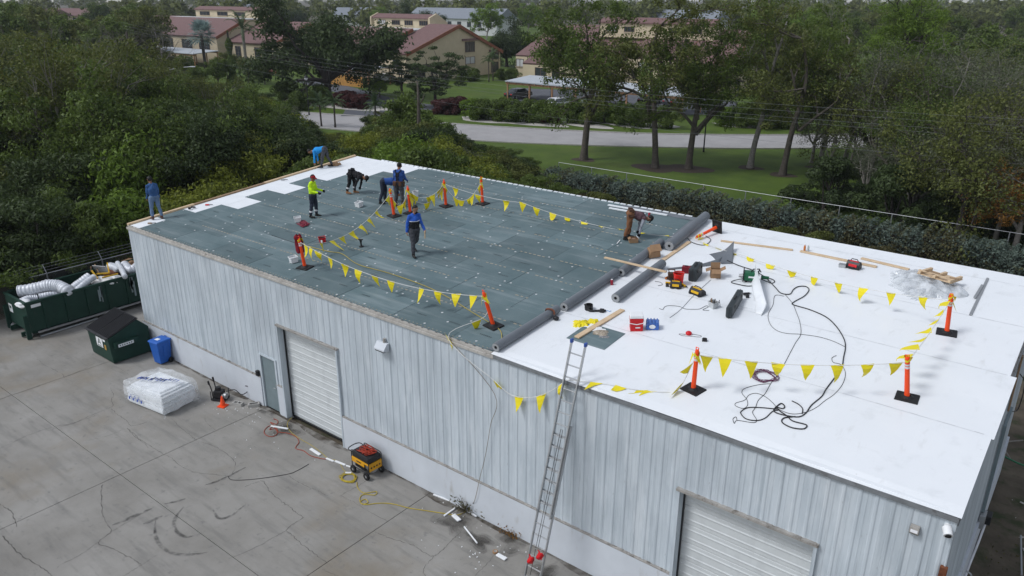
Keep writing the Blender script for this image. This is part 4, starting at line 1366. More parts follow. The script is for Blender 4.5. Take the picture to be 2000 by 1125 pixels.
cord('air_hose', 'dark cord lying straight across the green boards', [(530, 460), (560, 470), (585, 478)], .0065, m_black)
cord('black_cable', 'dark lead at the tip of the fallen post', [(1342, 465), (1352, 475), (1375, 480), (1388, 470), (1378, 462)], .012, m_black)
cord('seam_lap', 'grey strip lap line crossing the tool area', [(1308, 622), (1330, 605), (1355, 578), (1388, 548)], .006, m_grey, cat='strip')
# purple coil
pc = rp(1493, 737)
pts = []
rr = random.Random(4)
for k in range(90):
    a = k*.55
    r = rr.uniform(.17, .32)
    pts.append((r*1.05*math.cos(a), r*math.sin(a)*1.0, .03+.02*rr.random()))
o = B().tube(smooth_path(pts, 3), .006, 5).build('cord_coil', mat('purple_cord', (.10, .012, .055), .5), smooth=True)
o.matrix_basis = RM(pc[0], pc[1])
tag(o, 'coil of thin purple cord on white membrane', 'cord coil')
# red cord heap on green boards
pc = rp(590, 438)
pts = [(rr.uniform(-.4, .4), rr.uniform(-.2, .2), .02+.04*rr.random()) for k in range(40)]
o = B().tube(smooth_path(pts, 4), .014, 5).build('cord_heap', mat('red_cord', (.20, .02, .04), .6), smooth=True)
o.matrix_basis = RM(pc[0]+.1, pc[1]-.02, -.3)
tag(o, 'tangled dark red cord heap beside a white tub', 'cord coil')
# plastic wrap heap with broken pallet
m_wrap = plasticfilm('clear_wrap', (.62, .65, .68), .62)
for k, (px, sx, sy, h, sd) in enumerate((((1800, 562), 1.5, 1.1, .46, 31), ((1775, 545), .9, .7, .40, 32), ((1850, 570), .9, .8, .36, 33), ((1812, 575), 1.2, .6, .26, 34))):
    crumple('plastic_wrap', ['crumpled clear wrap under the broken pallet', 'clear wrap bunched at the plank end of the heap', 'clear wrap lifted beside the orange post', 'low front fold of clear wrap on the membrane'][k], 'plastic wrap', px, sx, sy, h, m_wrap, sd, .3*k, film=True)
t = thing('broken_pallet', 'broken wooden pallet lying on the clear plastic wrap', 'pallet', Matrix.Translation((0, 0, .26)) @ RM(*rp(1832, 556)[:2], -.28) @ Matrix.Scale(.88, 4) @ Matrix.Rotation(-.12, 4, 'X'))
for k in range(6):
    B().box((0, -.34+.135*k, 0), (1.15, .12, .018)).build('deck_slat', m_wood, t)
for k in range(3):
    B().box((-.5+.5*k, 0, .055), (.09, .85, .09)).build('runner', m_wood, t, bevel=.004)
for k in range(4):
    B().box((-.45+.32*k, -.3+.2*(k % 2), .11), (.28, .1, .02), rz=.25*(k-1)).build('loose_slat', m_woodd if k % 2 else m_wood, t)
# metal trims
for k, (a, b_, lab) in enumerate((((1929, 545), (1895, 617), 'long grey steel flashing on the membrane near the right rake'), ((1918, 560), (1903, 585), 'short grey steel flashing lying on the longer one'))):
    o = plank(lab, a, b_, .07, .03, m_steel, name='flashing', cat='flashing', dz=.03*k)
# things on the bare foam by the left rake
for px, lab, m in (((293, 437), 'brown leather glove on bare foam at the jeans man', m_woodd), ((405, 401), 'red handled knife on bare foam', m_red), ((552, 352), 'grey caulk gun on bare foam strip', m_steel), ((655, 322), 'crumpled brown paper bag by the blue-shirt man', m_card)):
    if 'bag' in lab:
        crumple('paper_bag', lab, 'bag', px, .5, .35, .25, m, 55, .2)
        continue
    p = rp(*px)
    t = thing('hand_tool', lab, 'tool', RM(p[0], p[1], .6))
    B().box((0, 0, .03), (.2, .06, .05), taper=.8).build('body', m, t, bevel=.01)
    B().cyl((.08, 0, .03), (.24, .03, .025), .014, n=6).build('handle', m_black, t)
plank('thin pale stick near the walking man', (1205, 477), (1211, 470), .03, .02, m_white, name='foam_sliver', cat='scrap')
t = thing('notepad', 'tan wooden block held in the walking man\'s hand', 'block', GM(0, 0))
notepad = t
B().box((0, 0, 0), (.03, .12, .26)).build('block', m_wood, t, bevel=.005)

# ------------------------------------------------------------------ people: one remeshed body each, clothes by region
def seg_dist(P, a, b, r0, r1):
    ab = b-a
    t = np.clip(((P-a)@ab)/(ab@ab+1e-9), 0, 1)
    return np.linalg.norm(P-(a+t[:, None]*ab), axis=1)-(r0+(r1-r0)*t)

def limb(o, up_ang, side_ang, bend, l1, l2, s, fwd_bend=1):
    """two-bone limb hanging from o. angles in degrees; forward is +y; s = side sign"""
    a, g = math.radians(up_ang), math.radians(side_ang)
    d1 = np.array([s*math.sin(g)*math.cos(a), math.sin(a), -math.cos(a)*math.cos(g)])
    k = o+d1*l1
    a2 = math.radians(up_ang+fwd_bend*bend)
    d2 = np.array([s*math.sin(g)*math.cos(a2)*.6, math.sin(a2), -math.cos(a2)*math.cos(g)])
    return k, k+d2/np.linalg.norm(d2)*l2

def person(label, M, pose, cloth, seed=0, height=1.75):
    t = thing('person', label, 'person', M @ Matrix.Scale(height/1.75, 4))
    rr = np.random.default_rng(seed)
    lean = math.radians(pose.get('lean', 3))
    legs = pose['legs']                         # ((hip, side, knee), ...) left then right
    arms = pose['arms']                         # ((shoulder, side, elbow), ...) shoulder angle relative to vertical
    S = []                                      # (p0, p1, r0, r1, region)
    hipc = np.array([0, 0, 0.0])
    ank = []
    jl = []
    for s, lg in zip((-1, 1), legs):
        h = hipc+np.array([s*.095, 0, 0])
        k, a = limb(h, lg[0], lg[1], lg[2], .43, .43, s, -1)
        jl.append((h, k, a))
        ank.append(a)
    dz = -min(a[2] for a in ank)+.075           # feet on the ground
    cx = np.mean([a[1] for a in ank])
    off = np.array([0, -cx, dz])
    jl = [tuple(q+off for q in j) for j in jl]
    hipc = hipc+off
    ax = np.array([0, math.sin(lean), math.cos(lean)])
    fw = np.array([0, math.cos(lean), -math.sin(lean)])
    bend2 = math.radians(pose.get('lean', 3)*1.12)
    ax2 = np.array([0, math.sin(bend2), math.cos(bend2)])
    waist = hipc+ax*.13
    chest = waist+ax2*.24
    neck = chest+ax2*.17
    X = np.array([1.0, 0, 0])
    S += [(hipc-X*.07+ax*.02, hipc+X*.07+ax*.02, .118, .118, 'pants')]
    for s in (-1, 1):
        S += [(waist+X*s*.045-ax*.05, chest+X*s*.055, .115, .128, 'top')]
        S += [(chest+X*s*.05, neck+X*s*.06-ax2*.03, .12, .085, 'top')]
    S += [(chest-fw*.02, chest+ax2*.04-fw*.02, .135, .13, 'back')]
    S += [(chest+fw*.05-ax*.03, chest+fw*.045+ax2*.04, .115, .11, 'front')]
    sh = [neck+X*s*.175-ax2*.045 for s in (-1, 1)]
    S += [(sh[0], sh[1], .068, .068, 'top')]
    hp = math.radians(pose.get('head', 10)+pose.get('lean', 3)*.8)
    hy = math.radians(pose.get('turn', 0))
    hd = np.array([math.sin(hy)*math.sin(hp), math.cos(hy)*math.sin(hp), math.cos(hp)])
    fd = np.array([math.sin(hy)*math.cos(hp), math.cos(hy)*math.cos(hp), -math.sin(hp)])
    head0 = neck+ax2*.05+hd*.05
    S += [(neck-ax2*.05, head0+hd*.02, .056, .052, 'skin')]
    jaw, cran = head0+hd*.045+fd*.035, head0+hd*.135
    S += [(jaw, cran, .066, .092, 'skin'), (cran-fd*.035, cran+hd*.024-fd*.018, .089, .092, 'hair'),
          (jaw+fd*.055+hd*.035, jaw+fd*.075+hd*.025, .014, .015, 'skin')]
    sd = np.cross(fd, hd)
    for s in (-1, 1):
        S += [(cran+sd*s*.086-hd*.03-fd*.01, cran+sd*s*.092-hd*.055-fd*.01, .013, .012, 'skin')]
        S += [(jaw+fd*.048+hd*.062+sd*s*.03, jaw+fd*.05+hd*.062+sd*s*.034, .011, .011, 'dark')]
    if cloth.get('beard'):
        S += [(jaw+fd*.03-hd*.03, jaw+fd*.045+hd*.0, .05, .045, 'hair')]
    hands = []
    for s, am, o in zip((-1, 1), arms, sh):
        el, wr = limb(o, am[0], am[1], am[2], .29, .25, s, 1)
        S += [(o, el, .060, .049, 'sleeve'), (el, wr, .047, .037, 'fore'), ]
        d = (wr-el)/np.linalg.norm(wr-el)
        side = X-d*(X@d)
        side /= np.linalg.norm(side)+1e-9
        nrm = np.cross(d, side)
        palm = wr+d*.085
        S += [(wr, wr+d*.02, .030, .03, 'hand')]
        for q in range(4):
            b0 = wr+d*.035+nrm*(q-1.5)*.020
            b1 = palm+d*(.0-.006*abs(q-1.3))+nrm*(q-1.5)*.025
            cur = -side*s*.03
            b2 = b1+d*(.045-.006*abs(q-1))+cur*.8
            S += [(b0, b1, .017, .014, 'hand'), (b1, b2, .0125, .012, 'hand'), (b2, b2+d*.02+cur*.9, .012, .010, 'hand')]
        S += [(wr+d*.03+nrm*.035, wr+d*.075+nrm*.062-side*s*.015, .015, .013, 'hand'), (wr+d*.075+nrm*.062-side*s*.015, wr+d*.105+nrm*.060-side*s*.03, .013, .011, 'hand')]
        hands.append((wr+d*.11-side*s*.03, d))
    for (h, k, a), lg in zip(jl, legs):
        kd = np.array([0, .012, 0])
        S += [(h, k+kd, .107, .073, 'pants'), (k+kd, a+np.array([0, 0, .10]), .072, .058, 'shin'), (a+np.array([0, 0, .12]), a-np.array([0, 0, .005]), .056, .052, 'boots')]
        pit = math.radians(pose.get('toe', (0, 0))[0 if h[0] < 0 else 1])
        td = np.array([.10*np.sign(h[0]), math.cos(pit), -math.sin(pit)])
        heel = a+np.array([0, -.035, -.032])
        S += [(heel, heel+td*.12, .044, .046, 'boots'), (heel+td*.10, heel+td*.215-np.array([0, 0, .008]), .045, .034, 'boots')]
    S = [(a, b_, r0*(1.12 if g in ('top', 'pants', 'shin', 'sleeve', 'fore', 'back', 'front') else 1.06), r1*(1.12 if g in ('top', 'pants', 'shin', 'sleeve', 'fore', 'back', 'front') else 1.06), g) for a, b_, r0, r1, g in S]
    b = B()
    for p0, p1, r0, r1, rg in S:
        b.sph(p0, r0, 10, 7)
        b.sph(p1, r1, 10, 7)
        if np.linalg.norm(p1-p0) > 1e-4:
            b.tube([p0, p1], [r0, r1], 12)
    me0 = b.mesh('tmp', [m_white])
    tmp = bpy.data.objects.new('tmp', me0)
    COL.objects.link(tmp)
    rmod = tmp.modifiers.new('r', 'REMESH')
    rmod.mode = 'VOXEL'
    rmod.voxel_size = .0125
    smod = tmp.modifiers.new('s', 'SMOOTH')
    smod.factor = .5
    smod.iterations = 4
    bpy.context.view_layer.update()
    dg = bpy.context.evaluated_depsgraph_get()
    me = bpy.data.meshes.new_from_object(tmp.evaluated_get(dg))
    bpy.data.objects.remove(tmp)
    n = len(me.vertices)
    co = np.empty(n*3)
    me.vertices.foreach_get('co', co)
    co = co.reshape(-1, 3)
    pc = np.empty(len(me.polygons)*3)
    me.polygons.foreach_get('center', pc)
    pc = pc.reshape(-1, 3)
    D = np.stack([seg_dist(pc, np.array(q[0]), np.array(q[1]), q[2], q[3]) for q in S])
    idx = D.argmin(0)
    vD = np.stack([seg_dist(co, np.array(q[0]), np.array(q[1]), q[2], q[3]) for q in S]).argmin(0)
    isc = np.array([q[4] in ('top', 'pants', 'sleeve', 'shin', 'back', 'front', 'fore') for q in S])[vD]
    nr = np.empty(n*3)
    me.vertices.foreach_get('normal', nr)
    nr = nr.reshape(-1, 3)
    w = np.zeros(n)                             # cloth folds
    for q in range(5):
        k = rr.normal(0, 1, 3)*[16, 16, 26]
        w += np.sin(co@k+rr.uniform(0, 6))
    co = co+nr*(w*.0038*isc)[:, None]
    me.vertices.foreach_set('co', co.ravel())
    regs = ['skin', 'hair', 'top', 'back', 'front', 'sleeve', 'fore', 'hand', 'pants', 'shin', 'boots', 'dark']
    fb = {'back': 'top', 'front': 'top', 'sleeve': 'top', 'fore': 'sleeve', 'hand': 'skin', 'shin': 'pants'}
    me.materials.clear()
    for g in regs:
        q = g
        while q not in cloth:
            q = fb.get(q, 'skin')
        me.materials.append(cloth[q])
    rid = np.array([regs.index(q[4]) for q in S])[idx]
    me.polygons.foreach_set('material_index', rid.astype(np.int32))
    me.polygons.foreach_set('use_smooth', np.ones(len(me.polygons), bool))
    me.update()
    link('body', me, t)
    T = Matrix(((sd[0], fd[0], hd[0], cran[0]), (sd[1], fd[1], hd[1], cran[1]), (sd[2], fd[2], hd[2], cran[2]), (0, 0, 0, 1)))
    if cloth.get('cap'):
        c = B().sph((0, -.005, .005), (.103, .112, .105), 16, 6, v0=0, v1=.54).add([(-.075, .085, .0), (.075, .085, .0), (.055, .175, -.012), (-.055, .175, -.012), (-.075, .085, .012), (.075, .085, .012), (.055, .175, -.002), (-.055, .175, -.002)], [(0, 3, 2, 1), (4, 5, 6, 7), (1, 2, 6, 5), (2, 3, 7, 6), (3, 0, 4, 7)])
        if pose.get('capback'):
            T = T @ Matrix.Rotation(math.pi, 4, 'Z')
        o = c.build('cap', cloth['cap'], t, smooth='auto')
        o.matrix_basis = T
    if cloth.get('belt'):
        T2 = Matrix(((1, 0, 0, waist[0]), (0, fw[1], ax[1], waist[1]), (0, fw[2], ax[2], waist[2]), (0, 0, 0, 1)))
        pts = [(.19*math.cos(a), .158*math.sin(a), -.03) for a in np.linspace(0, 2*math.pi, 20)]
        o = B().tube(pts, .028, 6).build('tool_belt', cloth['belt'], t, smooth=True)
        o.matrix_basis = T2
        for sx, sy, hh in ((.2, .02, .22), (-.2, .03, .2), (.12, -.14, .16), (-.10, -.15, .16)):
            o = B().box((sx, sy, -.12), (.10, .09, hh), taper=1.15).build('pouch', cloth['belt'], t, bevel=.015)
            o.matrix_basis = T2
    if cloth.get('straps'):
        T2 = Matrix(((1, 0, 0, chest[0]), (0, fw[1], ax2[1], chest[1]), (0, fw[2], ax2[2], chest[2]), (0, 0, 0, 1)))
        for s in (-1, 1):
            o = B().tube(smooth_path([(s*.03, -.15, -.28), (s*.035, -.165, -.1), (s*.05, -.165, .05), (s*.115, -.12, .17), (s*.12, -.02, .20), (s*.11, .10, .16)], 5), .022, 6).build('strap', cloth['straps'], t, smooth=True)
            o.matrix_basis = T2
        o = B().box((0, -.165, .03), (.14, .02, .16)).build('back_pad', cloth['straps'], t, bevel=.008)
        o.matrix_basis = T2
    if cloth.get('kneeband'):
        for (h, k, a) in jl:
            c = k*.45+a*.55
            dd = (k-a)/np.linalg.norm(k-a)
            o = B().tube([tuple(c-dd*.035), tuple(c+dd*.035)], .074, 12).build('reflective_band', cloth['kneeband'], t, smooth='auto')
    return t, hands

def cm(name, c, v=.18):
    return mat(name, c, .85, var=v, scale=9)
skin = mat('skin', (.30, .16, .10), .55, var=.06)
skin2 = mat('skin_tan', (.22, .11, .065), .55, var=.06)
hairb = mat('black_hair', (.010, .009, .008), .6)
cl_denim, cl_jeans = cm('denim_shirt', (.035, .095, .24)), cm('faded_jeans', (.13, .20, .32))
cl_sky, cl_grey = cm('sky_blue_shirt', (.015, .25, .62)), cm('charcoal_trousers', (.055, .058, .068))
cl_black, cl_navy = cm('black_cloth', (.012, .012, .014)), cm('navy_cloth', (.020, .026, .045))
cl_hv = cm('hi_vis_yellow', (.52, .80, .015), .08)
cl_blue, cl_royal = cm('blue_shirt', (.022, .07, .26)), cm('royal_blue_shirt', (.020, .09, .42))
cl_brown, cl_lgrey = cm('brown_canvas', (.17, .075, .035)), cm('light_grey_shirt', (.27, .29, .33))
boot_b, boot_t = mat('black_boot', (.015, .014, .013), .6), mat('tan_boot', (.24, .11, .045), .75)
leather = MATS['brown_leather']
img = lambda deg: math.radians(deg)
# facing: angle of the person's forward (+y local) measured from world +y, counter-clockwise
LEFT, RIGHT, AWAY, TOWARD = math.radians(128), math.radians(-52), math.radians(38), math.radians(218)
def PM(px, py, face, dx=0, dy=0):
    p = rp(px, py)
    return Matrix.Translation((p[0]+dx, p[1]+dy, rz(p[1]+dy)+.006)) @ Matrix.Rotation(face, 4, 'Z')
STAND = dict(lean=2, legs=((4, 4, 6), (-3, 4, 4)), arms=((-4, 8, 14), (-2, 8, 16)))
person('man in denim shirt and faded jeans standing at the left rake', PM(308, 428, math.radians(85)), dict(lean=5, head=22, legs=((9, 5, 12), (-6, 5, 5)), arms=((6, 6, 18), (-10, 8, 22))),
       dict(skin=skin2, hair=hairb, top=cl_denim, pants=cl_jeans, boots=mat('brown_boot', (.09, .045, .035), .7), dark=hairb), 1, 1.73)
person('man in sky blue shirt bending double over the left rake', PM(632, 326, LEFT, .25, 0), dict(lean=92, head=20, legs=((16, 3, 8), (-14, 4, 6)), arms=((-2, 5, 6), (-10, 5, 8))),
       dict(skin=skin2, hair=hairb, top=cl_sky, pants=cl_grey, boots=boot_b, dark=hairb, hand=skin2), 2, 1.76)
person('man in black bending double with reflective shin bands', PM(686, 378, math.radians(-70)), dict(lean=96, head=20, legs=((6, 5, 8), (-8, 5, 6)), arms=((-22, 6, 6), (-28, 8, 12))),
       dict(skin=skin2, hair=hairb, top=cl_black, pants=cl_black, boots=boot_t, dark=hairb, kneeband=m_refl, cap=cl_black, hand=cl_black, belt=cl_black), 3, 1.74)
person('man in bright yellow shirt and red cap standing', PM(613, 424, math.radians(-65)), dict(lean=2, head=18, legs=((4, 5, 6), (-4, 5, 4)), arms=((18, 4, 62), (14, 4, 66))),
       dict(skin=skin2, hair=hairb, top=cl_hv, pants=cl_navy, boots=boot_b, dark=hairb, kneeband=m_refl, cap=cm('red_cap', (.32, .015, .02)), hand=cl_black), 4, 1.70)
person('man in blue shirt bending forward, next to suspenders man', PM(748, 397, math.radians(-50)), dict(lean=84, head=15, legs=((6, 5, 8), (-5, 5, 8)), arms=((5, 5, 10), (0, 8, 14))),
       dict(skin=skin2, hair=hairb, top=cl_blue, pants=cl_navy, boots=boot_b, dark=hairb), 5, 1.76)
person('man in blue shirt with black suspenders seen from behind', PM(780, 404, math.radians(25)), dict(lean=8, head=26, legs=((6, 6, 8), (-4, 6, 6)), arms=((14, 10, 40), (16, 10, 42))),
       dict(skin=skin2, hair=hairb, top=cl_blue, pants=cl_grey, boots=boot_t, dark=hairb, cap=cl_navy, straps=cl_black, belt=leather), 6, 1.78)
_, hd_ = person('bearded man in blue and black sweater walking', PM(808, 497, math.radians(250)), dict(lean=4, head=18, turn=-25, toe=(20, 0), legs=((-16, 3, 26), (14, 3, 10)), arms=((14, 12, 22), (-12, 12, 14))),
       dict(skin=skin, hair=hairb, top=cl_black, front=cl_black, sleeve=cl_royal, fore=cl_royal, back=cl_royal, pants=cl_grey, boots=boot_b, dark=hairb, beard=True, hand=skin), 7, 1.78)
wm = bpy.data.objects[_.name]
# blue yoke of his sweater: shoulders are blue, a white stripe below
person('man with brown tool belt bending double over a box of screws', PM(1224, 467, math.radians(-48)), dict(lean=97, head=18, legs=((6, 5, 8), (-8, 5, 6)), arms=((-12, 5, 6), (-18, 5, 8))),
       dict(skin=skin2, hair=hairb, top=cm('maroon_grey_shirt', (.10, .055, .065), .4), sleeve=cl_lgrey, fore=cl_lgrey, pants=cl_brown, boots=boot_b, dark=hairb, belt=leather, hand=cl_black, cap=cl_black), 8, 1.74)
bpy.context.view_layer.update()
wmat = wm.matrix_basis
hp_ = wmat @ Vector(hd_[0][0])
notepad.matrix_basis = Matrix.Translation(hp_-Vector((0, 0, .06))) @ Matrix.Rotation(.6, 4, 'Z')
body = wm.children[0].data                      # sweater: upper chest and shoulders royal blue above a white chest stripe
pcz = np.empty(len(body.polygons)*3)
body.polygons.foreach_get('center', pcz)
pcz = pcz.reshape(-1, 3)[:, 2]
mi = np.empty(len(body.polygons), np.int32)
body.polygons.foreach_get('material_index', mi)
tm = np.isin(mi, [2, 3, 4])
body.materials.append(cl_royal)
body.materials.append(m_refl)
mi[tm & (pcz > 1.27)] = len(body.materials)-2
mi[tm & (pcz > 1.245) & (pcz <= 1.272)] = len(body.materials)-1
body.polygons.foreach_set('material_index', mi)

# ------------------------------------------------------------------ things in the yard
# roll-off container
t = thing('rolloff_container', 'long dark green roll-off container filled with silver ducts', 'container', GM(-4.65, -3.1))
w_, l_, h_ = 2.25, 6.9, 1.62
for sx in (0, -w_):
    x0 = sx-(.06 if sx == 0 else 0)
    B().bx(x0, x0+.06, 0.3, l_, .30, h_).build('side_wall', m_dgreen, t)
    B().bx(x0-.03, x0+.09, 0.24, l_+.02, h_, h_+.10).build('top_rail', m_dgreen, t, bevel=.015)
    for k in range(7):
        B().bx((.0 if sx == 0 else -w_-.06), (.06 if sx == 0 else -w_), .9+k*.93, 1.0+k*.93, .32, h_-.02).build('side_rib', m_dgreen, t)
B().bx(-w_, 0, 0.24, .30, .30, h_).build('end_wall', m_dgreen, t)
B().bx(-w_, 0, .2, .32, h_, h_+.10).build('top_rail', m_dgreen, t, bevel=.015)
B().bx(-w_, 0, l_, l_+.06, .30, h_).build('end_wall', m_dgreen, t)
B().bx(-w_, 0, .3, l_, .26, .34).build('floor', m_dgreen, t)
for x in (-.12, -w_+.02):
    B().bx(x, x+.12, .05, .24, .02, h_*.7).build('end_post', m_dgreen, t, bevel=.01)
for x in (-.55, -w_+.5):
    B().bx(x, x+.10, .0, l_, .05, .26).build('ground_rail', m_dgreen, t)
for y in (.25, l_-.5):
    for x in (-.35, -w_+.3):
        B().cyl((x-.12, y, .13), (x+.12, y, .13), .12, n=12).build('roller', m_steel, t)
B().bx(-.02, .07, .5, l_-.1, .22, .30).build('lower_rail', m_steel, t)
lb = B().bx(-w_+.25, -w_+.62, .232, .238, .85, 1.25).build('label_plate', m_white, t)
B().box((-w_+.435, .228, 1.1), (.2, .004, .12)).build('print', mat('print_green', (.02, .08, .05), .6), lb)
B().bx(.002, .008, .45, .85, 1.42, 1.56).build('label_plate', m_white, t)
rr = random.Random(3)
for k in range(9):                                          # white paint runs down the side
    y = 3.2+rr.choice((0, .15, .3, 1.6, 1.7, -.9))+rr.uniform(-.1, .1)
    z1 = h_-rr.uniform(0, .25)
    B().bx(.0615, .0635, y, y+rr.uniform(.03, .11), z1-rr.uniform(.3, .8), z1).build('paint_run', mat('chalky_paint', (.22, .27, .28), .8), t)
# a steel pipe leaning on the ground rail
o = B().tube([tuple(gp(80, 657, .05)), tuple(gp(190, 622, .05))], .05, 8).build('steel_pipe', m_steel, smooth='auto')
tag(o, 'long grey pipe lying beside the roll-off container', 'pipe')
m_duct = mat('foil_duct', (.60, .62, .66), .4, metal=.12, scale=5, var=.22)
zr_ = lambda x, y, z: tuple(gp(x/5.92, 490+y/5.92, z))
def duct(label, pts, r, ridge=.05, group='silver ducts in the container', m=None):
    P = smooth_path(pts, 22)
    n = len(P)
    rs = [r*(1+ridge*math.sin(i*1.25)+.03*math.sin(i*.31+r*50)) for i in range(n)]
    o = B().tube(P, rs, 16).build('duct', m or m_duct, smooth=True)
    return tag(o, label, 'duct', group)
duct('big bent flexible silver duct, open end to the yard', [zr_(215, 470, 1.75), zr_(400, 440, 1.8), zr_(560, 400, 1.9), zr_(680, 410, 1.85), zr_(770, 460, 1.7), zr_(790, 500, 1.45)], .27)
duct('short silver duct below the bent one', [zr_(450, 535, 1.55), zr_(560, 515, 1.55), zr_(680, 500, 1.5)], .16)
duct('crumpled silver duct at the container front corner', [zr_(230, 600, 1.5), zr_(330, 560, 1.5), zr_(430, 550, 1.45)], .17, .09)
duct('silver duct slanting up out of the container', [zr_(850, 430, 1.6), zr_(930, 370, 1.75), zr_(1040, 290, 1.95)], .2)
duct('paired silver duct slanting beside the other', [zr_(880, 460, 1.6), zr_(990, 370, 1.8), zr_(1090, 300, 1.9)], .14)
duct('thin silver duct sticking out over the container rim', [zr_(1360, 140, 2.0), zr_(1410, 220, 1.9), zr_(1445, 300, 1.8)], .12, .03)
duct('silver duct rings near the wall corner', [zr_(1440, 160, 1.8), zr_(1500, 220, 1.8), zr_(1560, 200, 1.8), zr_(1620, 150, 1.8)], .2, .09)
duct('silver duct behind the yellow frame', [zr_(1270, 180, 1.8), zr_(1340, 200, 1.8), zr_(1380, 240, 1.7)], .2, .08)
def lump(name, label, cat, c, s, m, seed):
    rg = np.random.default_rng(seed)
    ph = rg.uniform(0, 6.28, (5, 3))
    kk = rg.normal(0, 1, (5, 3))*4
    b = B().sph((0, 0, 0), 1.0, 20, 12)
    b.v = [tuple(np.array(v)*s*(1+.16*sum(math.sin(np.dot(kk[q], v)+ph[q, 0]) for q in range(5))/2)) for v in b.v]
    o = b.build(name, m, smooth=True)
    o.location = c
    return tag(o, label, cat)
for k, (x, y, s, lab) in enumerate(((1190, 350, (.62, .5, .16), 'white insulation sack at the container rim'), (1330, 330, (.4, .35, .16), 'small white insulation sack by the thin duct'), (280, 610, (.4, .3, .14), 'white insulation sack in the container corner'), (1500, 130, (.45, .3, .14), 'brown cardboard heap far in the container'), (1290, 260, (.6, .4, .2), 'rusty scrap heap under the yellow frame'))):
    c = zr_(x, y, 1.55)
    lump('insulation_sack' if k < 3 else 'scrap_heap', lab, 'sack' if k < 3 else 'scrap', c, np.array(s), [m_white, m_white, m_white, m_card, m_rust][k], 70+k)
t = thing('scrap_bars', 'broken yellow steel frame on top of the container load', 'frame')
m_yst = mat('yellow_steel', (.50, .30, .02), .5, var=.2)
for a, b_ in ((zr_(1060, 230, 2.0), zr_(1130, 320, 1.8)), (zr_(1120, 265, 1.95), zr_(1265, 255, 2.0)), (zr_(1240, 140, 2.2), zr_(1262, 258, 2.0)), (zr_(1180, 310, 1.85), zr_(1365, 265, 1.9))):
    B().bar(a, b_, .06, .06).build('bar', m_yst, t)
for k, (a, b_, lab) in enumerate((((1050, 185), (1055, 240), 'short splintered lath upright in the container'), ((1095, 155), (1140, 250), 'longer splintered lath leaning in the container'))):
    o = B().bar(zr_(*a, 2.15), zr_(*b_, 1.85), .05, .03).build('lath', m_woodd)
    tag(o, lab, 'lath')
o = B().box((0, 0, 0), (.7, .03, .5)).build('grey_panel', m_steel, bevel=.005)
o.matrix_basis = Matrix.Translation(zr_(1170, 215, 1.95)) @ Matrix.Rotation(.5, 4, 'Z') @ Matrix.Rotation(.5, 4, 'X')
tag(o, 'dented grey panel standing in the container load', 'panel')
# container fill so that it is not hollow
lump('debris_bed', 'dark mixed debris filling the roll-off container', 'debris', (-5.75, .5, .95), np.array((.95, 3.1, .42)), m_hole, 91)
# fence behind the container
t = thing('chain_fence', 'galvanised fence with outward barbed wire arms behind the container', 'fence')
fx = -7.35
for k in range(9):
    y = -6+2.6*k
    B().cyl((fx, y, 0), (fx, y, 1.95), .035, n=8).build('post', m_steel, t)
    B().cyl((fx, y, 1.95), (fx-.28, y, 2.3), .02, n=6).build('arm', m_steel, t)
B().cyl((fx, -6.2, 1.92), (fx, 15, 1.92), .025, n=8).build('top_rail', m_steel, t)
for q in (.3, .65, 1.0):
    B().tube([(fx-.28*q, -6.2, 1.95+.35*q), (fx-.28*q, 15, 1.95+.35*q)], .006, 4).build('barbed_wire', m_steel, t)
def meshmat():
    m = bpy.data.materials.new('chain_link')
    m.use_nodes = True
    nt = m.node_tree
    p = nt.nodes['Principled BSDF']
    p.inputs['Base Color'].default_value = (.22, .23, .23, 1)
    p.inputs['Metallic'].default_value = .6
    p.inputs['Roughness'].default_value = .5
    tc = nt.nodes.new('ShaderNodeTexCoord')
    outs = []
    for ang in (45, -45):
        mp = nt.nodes.new('ShaderNodeMapping')
        mp.vector_type = 'POINT'
        mp.inputs['Rotation'].default_value = (math.radians(ang), 0, 0)
        nt.links.new(tc.outputs['Object'], mp.inputs[0])
        sp = nt.nodes.new('ShaderNodeSeparateXYZ')
        nt.links.new(mp.outputs[0], sp.inputs[0])
        a = nt.nodes.new('ShaderNodeMath'); a.operation = 'MULTIPLY'; a.inputs[1].default_value = 18
        nt.links.new(sp.outputs['Y'], a.inputs[0])
        f = nt.nodes.new('ShaderNodeMath'); f.operation = 'FRACT'
        nt.links.new(a.outputs[0], f.inputs[0])
        g = nt.nodes.new('ShaderNodeMath'); g.operation = 'LESS_THAN'; g.inputs[1].default_value = .10
        nt.links.new(f.outputs[0], g.inputs[0])
        outs.append(g)
    mx = nt.nodes.new('ShaderNodeMath'); mx.operation = 'MAXIMUM'
    nt.links.new(outs[0].outputs[0], mx.inputs[0]); nt.links.new(outs[1].outputs[0], mx.inputs[1])
    nt.links.new(mx.outputs[0], p.inputs['Alpha'])
    return m
m_link = meshmat()
B().add([(fx, -6.2, .05), (fx, 15, .05), (fx, 15, 1.92), (fx, -6.2, 1.92)], [(0, 1, 2, 3)]).build('chain_link_mesh', m_link, t)

